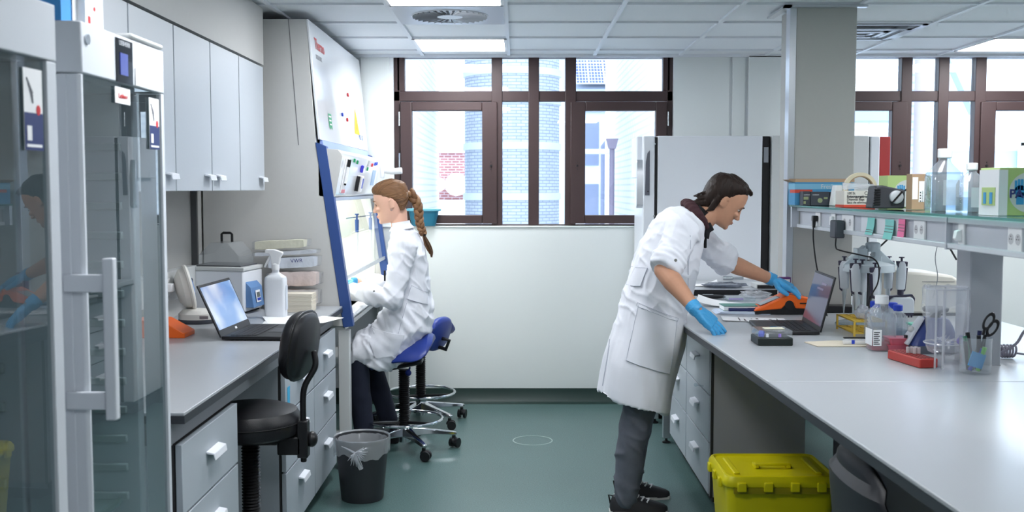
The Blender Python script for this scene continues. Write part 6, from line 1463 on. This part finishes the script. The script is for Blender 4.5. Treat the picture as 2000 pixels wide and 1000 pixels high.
def mfold(p,nv):
    v = folds(p,nv)
    if p.z < .95: w_ = min(1,(.95-p.z)/.15); v = v*(1-w_)+w_*(.012*mnoise.noise(Vector((p.x*13,p.y*13,p.z*2.2)))+.006*(1-abs(mnoise.noise(Vector((p.x*9+5,p.y*9,p.z*3+p.x*5))))*2))
    if p.z < .9: v = v+.006*sin(atan2(p.y-yc,p.x-.6)*6+p.z*3)*min(1,(.9-p.z)*3)
    d_ = (p-RS.lerp(RE,.8)).length
    if d_ < .13: v += .004*sin((p-RS).dot((RE-RS).normalized())*230)*(1-d_/.13)
    d_ = (p-LS.lerp(LE,.85)).length
    if d_ < .12: v += .003*sin((p-LS).dot((LE-LS).normalized())*200)*(1-d_/.12)
    return v
coat, CB = finish(cm,'lab_coat',coat_m,man,.0065,4,mfold)
seam_m = mat('coat_seam',(178,182,196),.9)
patch(CB, bil((.56,1.0),(.735,.93),(.70,.68),(.50,.745),10,10), 4.3, 1, .001, .006, 'pocket', coat_m, coat)
patch(CB, bil((.556,1.004),(.739,.934),(.735,.92),(.553,.99),10,1), 4.3, 1, .004, .0035, 'pocket_hem', coat_m, coat)
patch(CB, bil((.545,1.16),(.60,1.165),(.57,1.08),(.505,1.075),5,4), 4.3, 1, .001, .007, 'half_belt', coat_m, coat)
patch(CB, bil((.475,1.03),(.478,1.03),(.405,.60),(.402,.60),1,14), 4.3, 1, .0005, .001, 'seam', seam_m, coat)
patch(CB, bil((.775,1.32),(.778,1.32),(.79,1.02),(.787,1.02),1,10), 4.3, 1, .0005, .001, 'seam', seam_m, coat)
m = M(); p = RS.lerp(RE,.72); h = CB.ray_cast(Vector((p.x+.015,4.2,p.z+.0)),Vector((0,1,0)))
if h[0]: m.sph(h[0]+h[1]*.002,(.007,.003,.007),12,8); m.build('button', mat('snap_button',(120,122,118),.4), coat)
# collar lapel, maroon hood, dark shirt
NB = Vector((.862,MY+.02,1.405)); ax = Vector((sin(.75),0,cos(.75)))
def neck_band(c, ax_, r0x, r0y, r1x, r1y, h, th=.006, n=36, gap=None, drop=0.0):
    f = Vector((ax_.z,0,-ax_.x)); l = Vector((0,1,0)); m = M(); rings = []
    for rx,ry,hh in ((r0x,r0y,0),(r1x,r1y,h*.55),(r1x*.96,r1y*.96,h),(r1x*.96-th,r1y*.96-th,h),(r1x-th,r1y-th,h*.5),(r0x-th,r0y-th,0)):
        rings.append([c+f*(rx*cos(2*pi*i/n))+l*(ry*sin(2*pi*i/n))+ax_*(hh-drop*(1+cos(2*pi*i/n))/2) for i in range(n)])
    rings.append(rings[0]); m.loft(rings,cap=False); return m
mar = mat('maroon_fabric',(62,34,40),.85,noise=.15)
hm_ = M()
for j in range(26):
    t_ = 2*pi*j/26; f = Vector((ax.z,0,-ax.x)); bk = (1-cos(t_))/2
    c = NB+Vector((-.012,0,-.002))+f*(.074*cos(t_))+Vector((0,1,0))*(.092*sin(t_))+ax*(.012*bk-.018*(1-bk)); hm_.sph(c,(.019+.014*bk,.021,.013+.008*bk),10,8)
finish(hm_,'hood',mar,man,.004,4,lambda p,nv: .003*mnoise.noise(p*40))
m = neck_band(NB+ax*-.005, ax, .066,.066,.062,.062,.035); m.build('shirt_collar', mat('black_cotton',(22,21,26),.8), man)
m = M(); f = Vector((ax.z,0,-ax.x)); c = NB+f*.075-ax*.05; m.loft([[c+f*.004+Vector((0,s_*.03,.03)) for s_ in (-1,1)]+[c+f*.016+Vector((0,s_*.03,.03)) for s_ in (1,-1)],[c+Vector((.002,s_*.012,-.07)) for s_ in (-1,1)]+[c+Vector((.015,s_*.012,-.07)) for s_ in (1,-1)]]); m.build('shirt_front', mat('black_cotton'), man, bevel=.004)
m = M(); m.prism([(.875,1.405),(.905,1.375),(.925,1.335),(.905,1.325),(.90,1.29),(.885,1.30),(.872,1.36)],MY-.035,MY+.05); m.build('shirt_collar_flap', mat('black_cotton'), man, bevel=.006)
# face pieces and hair
def eyes(H, root, lid, brow=True, iris=(50,40,35), closed=False):
    for s_ in (-1,1):
        m = M(); m.sph((.0722,s_*.033,-.001),(.0075,.0115,.005 if not closed else .004),14,10); m.xf(H); m.build('eye', mat('eye_white',(222,218,214),.3) if not closed else lid, root)
        m = M(); m.sph((.0808,s_*.0335,-.003),(.0035,.005,.004),10,8); m.xf(H); m.build('iris', mat('iris_dark',iris,.3), root)
        m = M(); m.tube([(.079,s_*.022,.003),(.0835,s_*.033,.0055),(.078,s_*.044,.002)],[.0012,.0016,.001],6); m.xf(H); m.build('eyelashes', mat('lash_brown',(58,42,36),.6), root)
        if brow:
            m = M(); m.tube([(.089,s_*.016,.020),(.0905,s_*.032,.024),(.081,s_*.05,.021)],[.0028,.0032,.0015],6); m.xf(H); m.build('eyebrow', brow, root)
def lips(H, root, c):
    m = M(); m.sph((.0905,0,-.0645),(.0045,.020,.0032),14,8); m.sph((.0895,0,-.0715),(.005,.016,.0038),14,8); m.xf(H); m.build('lips', c, root)
hair_man = hairmat('dark_brown_hair',(24,17,15),(48,34,28),(3,3,.6)); strand_m = mat('dark_hair_strand',(46,34,29),.4)
eyes(Hm, man, skin_t, mat('brow_dark',(50,38,32),.7)); lips(Hm, man, mat('lips_man',(170,110,96),.5))
def hair_cap(H, tab, mm, root, vox=.004, fn=None, extra=None):
    q = M(); rg = []
    for z,fr,ob,oh in tab:
        f,bk,hw = hinterp(min(z,.117)); n = 28; out = []; bk2 = bk-ob; hw2 = hw+oh; c = min(-.03,(fr+bk2)/2)
        for i in range(n):
            a = 2*pi*i/n; ca,sa = cos(a),sin(a); x = c+((fr-c) if ca >= 0 else (c-bk2))*abs(ca)**.75*(1 if ca >= 0 else -1)
            out.append((x, hw2*abs(sa)**.8*(1 if sa >= 0 else -1), z))
        rg.append(out)
    q.loft(rg)
    if extra: extra(q)
    q.xf(H); return finish(q,'hair',mm,root,vox,4,fn)
mtab = [(.132,.0,-.02,.0),(.128,.042,.0,.012),(.118,.058,.012,.02),(.10,.070,.014,.018),(.085,.073,.015,.014),(.068,.062,.016,.012),(.05,.045,.017,.012),(.03,.034,.018,.012),(.012,.022,.019,.012),(-.005,.006,.020,.011),(-.02,-.014,.021,.010),(-.04,-.03,.024,.010),(-.06,-.038,.028,.008),(-.08,-.045,.036,.004),(-.095,-.055,.045,-.004)]
def tuft(q):
    rnd = random.Random(8)
    for k in range(46):
        y = rnd.uniform(-.06,.06); z = rnd.uniform(-.10,-.02); x0 = -.085-.02*rnd.random()+.25*y*y*10*0; q.tube([(x0+.02,y*.95,z+.02),(x0-.006,y,z-.004),(x0-.024-.012*rnd.random(),y*1.05,z-.028)],[.010,.008,.0015],6)
    for k in range(14): 
        y = rnd.uniform(-.05,.05); q.tube([(.04,y,.108),(.075,y,.104),(.084+.006*rnd.random(),y*1.1,.098-.01*rnd.random())],[.010,.007,.002],6)
    for s_ in (-1,1):
        for k in range(12): z = -.01-.007*k; q.tube([(-.03,s_*.074,z+.02),(-.05,s_*.083,z),(-.05-.008*rnd.random(),s_*.078,z-.022)],[.009,.007,.0015],6)
hair_cap(Hm, mtab, hair_man, man, .0035, lambda p,nv: .0022*mnoise.noise(Vector((p.x*120,p.y*120,p.z*25))), tuft)

# ---------------- the seated woman
WY = 6.08
wo = person('person', 'seated woman in a white lab coat with a long brown braid at the safety cabinet', (-.7,WY,0))
F = Matrix.Rotation(pi,4,'Z')
Hw = Matrix.Translation((-.738,WY-.0,1.452)) @ Matrix.Rotation(radians(180+4),4,'Z') @ Matrix.Rotation(radians(13),4,'Y') @ Matrix.Diagonal((1.02,.98,1.02,1))
b = M(); add_head(b, Hw, False)
limb(b,[Hw @ Vector((-.03,0,-.03)), Hw @ Vector((-.035,0,-.07)), Vector((-.685,WY,1.30)), Vector((-.655,WY,1.24))],[.046,.047,.05,.07],20)
def wr_(c, lean, a, w_): return [Vector((p.x,p.y,p.z)) for p in body_ring(c, lean, a, w_)]
b.loft([wr_(c,l,a,w_) for c,l,a,w_ in (((-.64,WY,.71),0,.10,.13),((-.62,WY,.80),0,.11,.15),((-.625,WY,.95),0,.095,.125),((-.635,WY,1.10),0,.10,.14),((-.645,WY,1.20),-.1,.085,.15),((-.66,WY,1.265),-.2,.05,.08))])
NS, NE, NW = Vector((-.645,WY-.165,1.205)), Vector((-.715,WY-.225,.915)), Vector((-.965,WY-.12,.945))
FS, FE, FW = Vector((-.645,WY+.165,1.205)), Vector((-.75,WY+.22,.95)), Vector((-.965,WY+.10,.975))
for A,B_,C_ in ((NS,NE,NW),(FS,FE,FW)): limb(b,[A,(A+B_)/2,B_],[.043,.041,.036]); limb(b,[B_,B_.lerp(C_,.3),C_],[.036,.035,.024])
wd1, wn1 = Vector((-.95,.25,-.1)), Vector((-.1,0,1)); wd2, wn2 = Vector((-.92,-.25,-.05)), Vector((0,0,1))
add_hand(b,NW,wd1,wn1,sgn(wd1,wn1,(0,1,0)),(.5,.5,.55,.6),sc=.9); add_hand(b,FW,wd2,wn2,sgn(wd2,wn2,(0,-1,0)),(.5,.5,.55,.6),sc=.9)
wl = [[Vector((-.62,WY-s_*.09,.66)),Vector((-.915,WY-s_*.15,.585)),Vector((-.90,WY-s_*.14,.33)),Vector((-.885,WY-s_*.13,.09))] for s_ in (1,-1)]
wl[1][2] += Vector((.07,0,0)); wl[1][3] += Vector((.11,0,0))
for P_ in wl: limb(b,[P_[0]+Vector((-.02,0,.05)),P_[0].lerp(P_[1],.5),P_[1],P_[2],P_[3]],[.065,.062,.052,.048,.034])
finish(b,'body',skin_m,wo,.004,5)
for wr,d,n_,want,E_ in ((NW,wd1,wn1,(0,1,0),NE),(FW,wd2,wn2,(0,-1,0),FE)):
    g_ = M(); add_hand(g_,wr,d,n_,sgn(d,n_,want),(.5,.5,.55,.6),infl=.002,sc=.9); fa = (wr-E_).normalized(); g_.tube([wr-fa*.01,wr+fa*.01,wr+fa*.02],[.028,.028,.027],18); finish(g_,'glove',glove_m,wo,.0025,3)
tr = M()
for P_ in wl: limb(tr,[P_[0]+Vector((-.02,0,.05)),P_[0].lerp(P_[1],.5),P_[1],P_[2],P_[3]+Vector((0,0,.06))],[.078,.078,.068,.062,.058],18)
finish(tr,'trousers',navy_m,wo,.007,4,lambda p,nv: .004*mnoise.noise(p*16))
for P_ in wl:
    s_ = M(); f0 = P_[3].copy(); f0.z = 0; s_.loft([[f0+Vector((-x,y*w_,z)) for y,z in ((-1,.003),(-.9,zt*.7),(-.5,zt),(.5,zt),(.9,zt*.7),(1,.003))] for x,w_,zt in ((-.06,.022,.06),(-.045,.036,.12),(0,.04,.15),(.045,.042,.10),(.12,.042,.05),(.155,.02,.03))]); s_.build('shoe', blackr, wo, ang=50)
cm = M()
cr = [((-.672,WY,1.318),.25,.045,.052),((-.655,WY,1.285),.18,.07,.10),((-.645,WY,1.235),.1,.092,.165),((-.64,WY,1.15),.03,.112,.18),((-.635,WY,1.03),0,.118,.165),((-.632,WY,.93),0,.125,.165),((-.635,WY,.83),.05,.142,.185),((-.655,WY,.745),.32,.165,.205),((-.715,WY,.665),.80,.145,.215),((-.80,WY,.62),1.15,.125,.225),((-.90,WY,.59),1.35,.105,.225),((-.965,WY,.568),1.45,.075,.20)]
# facing -x: mirror lean
cm.loft([body_ring(c,-l,a,w_) for c,l,a,w_ in [(q[0],(-q[1] if k < 4 else -q[1]),q[2],q[3]) for k,q in enumerate(cr)]])
# tail of the coat hanging over the saddle and beside the thigh
cm.loft([body_ring(c,l,a,w_) for c,l,a,w_ in (((-.67,WY,.74),.2,.145,.195),((-.71,WY,.65),.35,.15,.205),((-.78,WY,.565),.45,.125,.215),((-.82,WY,.51),.45,.10,.215))])
sleeve(cm,[Vector((-.65,WY-.12,1.21)),NS+Vector((.01,-.01,0)),NS.lerp(NE,.5)+Vector((.01,0,0)),NE+Vector((.012,0,.0)),NE.lerp(NW,.45),NE.lerp(NW,.85)],[.07,.074,.068,.068,.060,.052])
sleeve(cm,[Vector((-.65,WY+.12,1.21)),FS,FS.lerp(FE,.5),FE,FE.lerp(FW,.45),FE.lerp(FW,.72)],[.07,.072,.066,.064,.056,.046])
def wfold(p,nv):
    v = folds(p,nv)*1.15
    d_ = (p-NE).length
    if d_ < .15: v += .006*sin((p-NE).dot(Vector((.55,0,.83)))*95+p.y*20)*(1-d_/.15)
    if p.z < .95 and p.z > .6: v += .005*sin((p.z*1.0+p.x*1.3)*70)*max(0,1-abs(p.z-.8)/.18)
    return v
coat, CW = finish(cm,'lab_coat',coat_m,wo,.0065,4,wfold)
patch(CW, bil((-.86,.74),(-.64,.70),(-.68,.585),(-.80,.57),8,8), 5.4, 1, .001, .006, 'pocket', coat_m, coat)
patch(CW, bil((-.60,.98),(-.515,.93),(-.515,.865),(-.625,.905),6,4), 5.4, 1, .001, .007, 'half_belt', coat_m, coat)
patch(CW, bil((-.63,.88),(-.627,.88),(-.70,.60),(-.703,.60),1,10), 5.4, 1, .0005, .001, 'seam', seam_m, coat)
h = CW.ray_cast(Vector((-.80,5.3,.955)),Vector((0,1,0)))
if h[0]: m = M(); m.sph(h[0]+h[1]*.002,(.006,.003,.006),12,8); m.build('button', mat('snap_button'), coat)
m = neck_band(Vector((-.672,WY,1.292)), Vector((-.16,0,.987)), .075,.085,.056,.060,.045,th=.005); m.build('collar', coat_m, coat)
m = M(); m.box((-.765,WY-.11,1.0),(-.755,WY-.10,1.06)); m.build('pocket_pen', blackp, coat)
eyes(Hw, wo, skin_m, mat('brow_light',(150,110,84),.7), closed=True); lips(Hw, wo, mat('lips_woman',(205,120,112),.45))
hair_w = hairmat('light_brown_hair',(84,56,38),(146,108,76),(.7,3,3)); strand_w = mat('hair_strand_light',(138,102,70),.38); strand_w2 = mat('hair_strand_dark',(92,64,42),.4)
wtab = [(.128,.0,-.02,.0),(.124,.03,.0,.008),(.116,.055,.006,.01),(.102,.078,.008,.009),(.088,.088,.009,.008),(.072,.0885,.010,.007),(.055,.078,.010,.007),(.038,.058,.011,.007),(.02,.022,.011,.007),(.004,-.006,.011,.006),(-.012,-.022,.010,.006),(-.03,-.030,.008,.005),(-.045,-.038,.006,.004),(-.06,-.042,.004,.002)]
_, HB = hair_cap(Hw, wtab, hair_w, wo, .004, lambda p,nv: .0010*mnoise.noise(Vector((p.x*30,p.y*140,p.z*160))))
pony = Hw @ Vector((-.116,0,.035)); cen = Hw @ Vector((-.02,0,.03)); rnd = random.Random(1)
st = [M(), M()]
def hairline(z):
    for a,b_ in zip(wtab,wtab[1:]):
        if b_[0] <= z <= a[0]: f = (a[0]-z)/(a[0]-b_[0]); return a[1]+(b_[1]-a[1])*f
    return 0
for k in range(170):
    z = rnd.uniform(-.055,.112); fx_ = hairline(z)-.004; hw = hinterp(z)[2]; s_ = rnd.choice((-1,1)); 
    if z > .06: yy = s_*rnd.uniform(.0,.95)*hw; fx_ -= (abs(yy)/hw)**2*.03
    else: yy = s_*hw*.98; fx_ -= .008
    A = Hw @ Vector((fx_,yy,z)); pts = []
    for j in range(9):
        f = j/8; p = A.lerp(pony,f)+Vector((0,0,.03*sin(pi*f)*(1 if z>.05 else -.1))); d = (p-cen).normalized(); h = HB.ray_cast(p+d*.2,-d)
        pts.append((h[0]+h[1]*.0006) if h[0] is not None else p)
    if all((a-b_).length < .08 for a,b_ in zip(pts,pts[1:])): st[k%2].tube(pts,[.0006,.0013,.0015,.0015,.0015,.0015,.0015,.0013,.001],5)
o = st[0].build('hair_strands', strand_w, wo); o['kind'] = 'stuff'; o = st[1].build('hair_strands', strand_w2, wo); o['kind'] = 'stuff'
bp = [((px-1010)/336, WY, 1.53-(py-368)/336) for px,py in ((806,379),(812,392),(817,408),(818,424),(820,438),(824,450),(827,458))]
bc = catmull([(pony.x,WY,pony.z)]+bp[1:],14); m = [M(),M(),M()]
for s_ in range(3):
    pts = []; rs = []
    for i,c in enumerate(bc):
        t_ = i/len(bc); ph = t_*2*pi*2.6+s_*2*pi/3; a = .0175*(1-.3*t_); d = (bc[min(i+1,len(bc)-1)]-bc[max(i-1,0)]).normalized(); sd = Vector((d.z,0,-d.x)).normalized()
        pts.append(c+sd*a*sin(ph)+Vector((0,1,0))*a*.75*sin(2*ph)); rs.append((.0150+.003*abs(cos(ph)))*(1-.3*t_))
    rs[0] = .008; rs[-1] = .006; m[s_].tube(pts,rs,12); m[s_].build('braid_strand', hair_w if s_ != 1 else strand_w, wo)
for c,r_ in ((bp[0],.014),(bp[-1],.0105)): q_ = M(); q_.torus((0,0,0),r_,.005,24,8); q_.xf(Matrix.Translation(c) @ Matrix.Rotation(.9 if r_ > .012 else .25,4,'Y') @ (Matrix.Rotation(.6,4,'Y') if r_ > .012 else Matrix.Identity(4))); q_.build('hair_tie', blackr, wo)
tl = [Vector(((px-1010)/336,WY,1.53-(py-368)/336)) for px,py in ((827,459),(832,472),(837,484),(841,494),(842,503))]; m = M(); rnd = random.Random(3)
tc_ = catmull(tl,4)
for k in range(34):
    oy, ox = rnd.uniform(-1,1), rnd.uniform(-1,1); pts = [c+Vector((ox*.016*sin(pi*min(.9,(i+2)/(len(tc_)+1))),oy*.014*sin(pi*min(.9,(i+2)/(len(tc_)+1))),0)) for i,c in enumerate(tc_)]; m.tube(pts[:len(pts)-rnd.randint(0,4)],.0024,5)
o = m.build('braid_tail', strand_w2, wo); o['kind'] = 'stuff'
m = M(); c = Hw @ Vector((-.004,-.084*-1,-.042)); q_ = M(); q_.torus((0,0,0),.005,.0012,18,6); q_.xf(Matrix.Translation(Hw @ Vector((.0,.086,-.045))) @ Matrix.Rotation(pi/2,4,'X')); q_.build('earring', steel, wo)
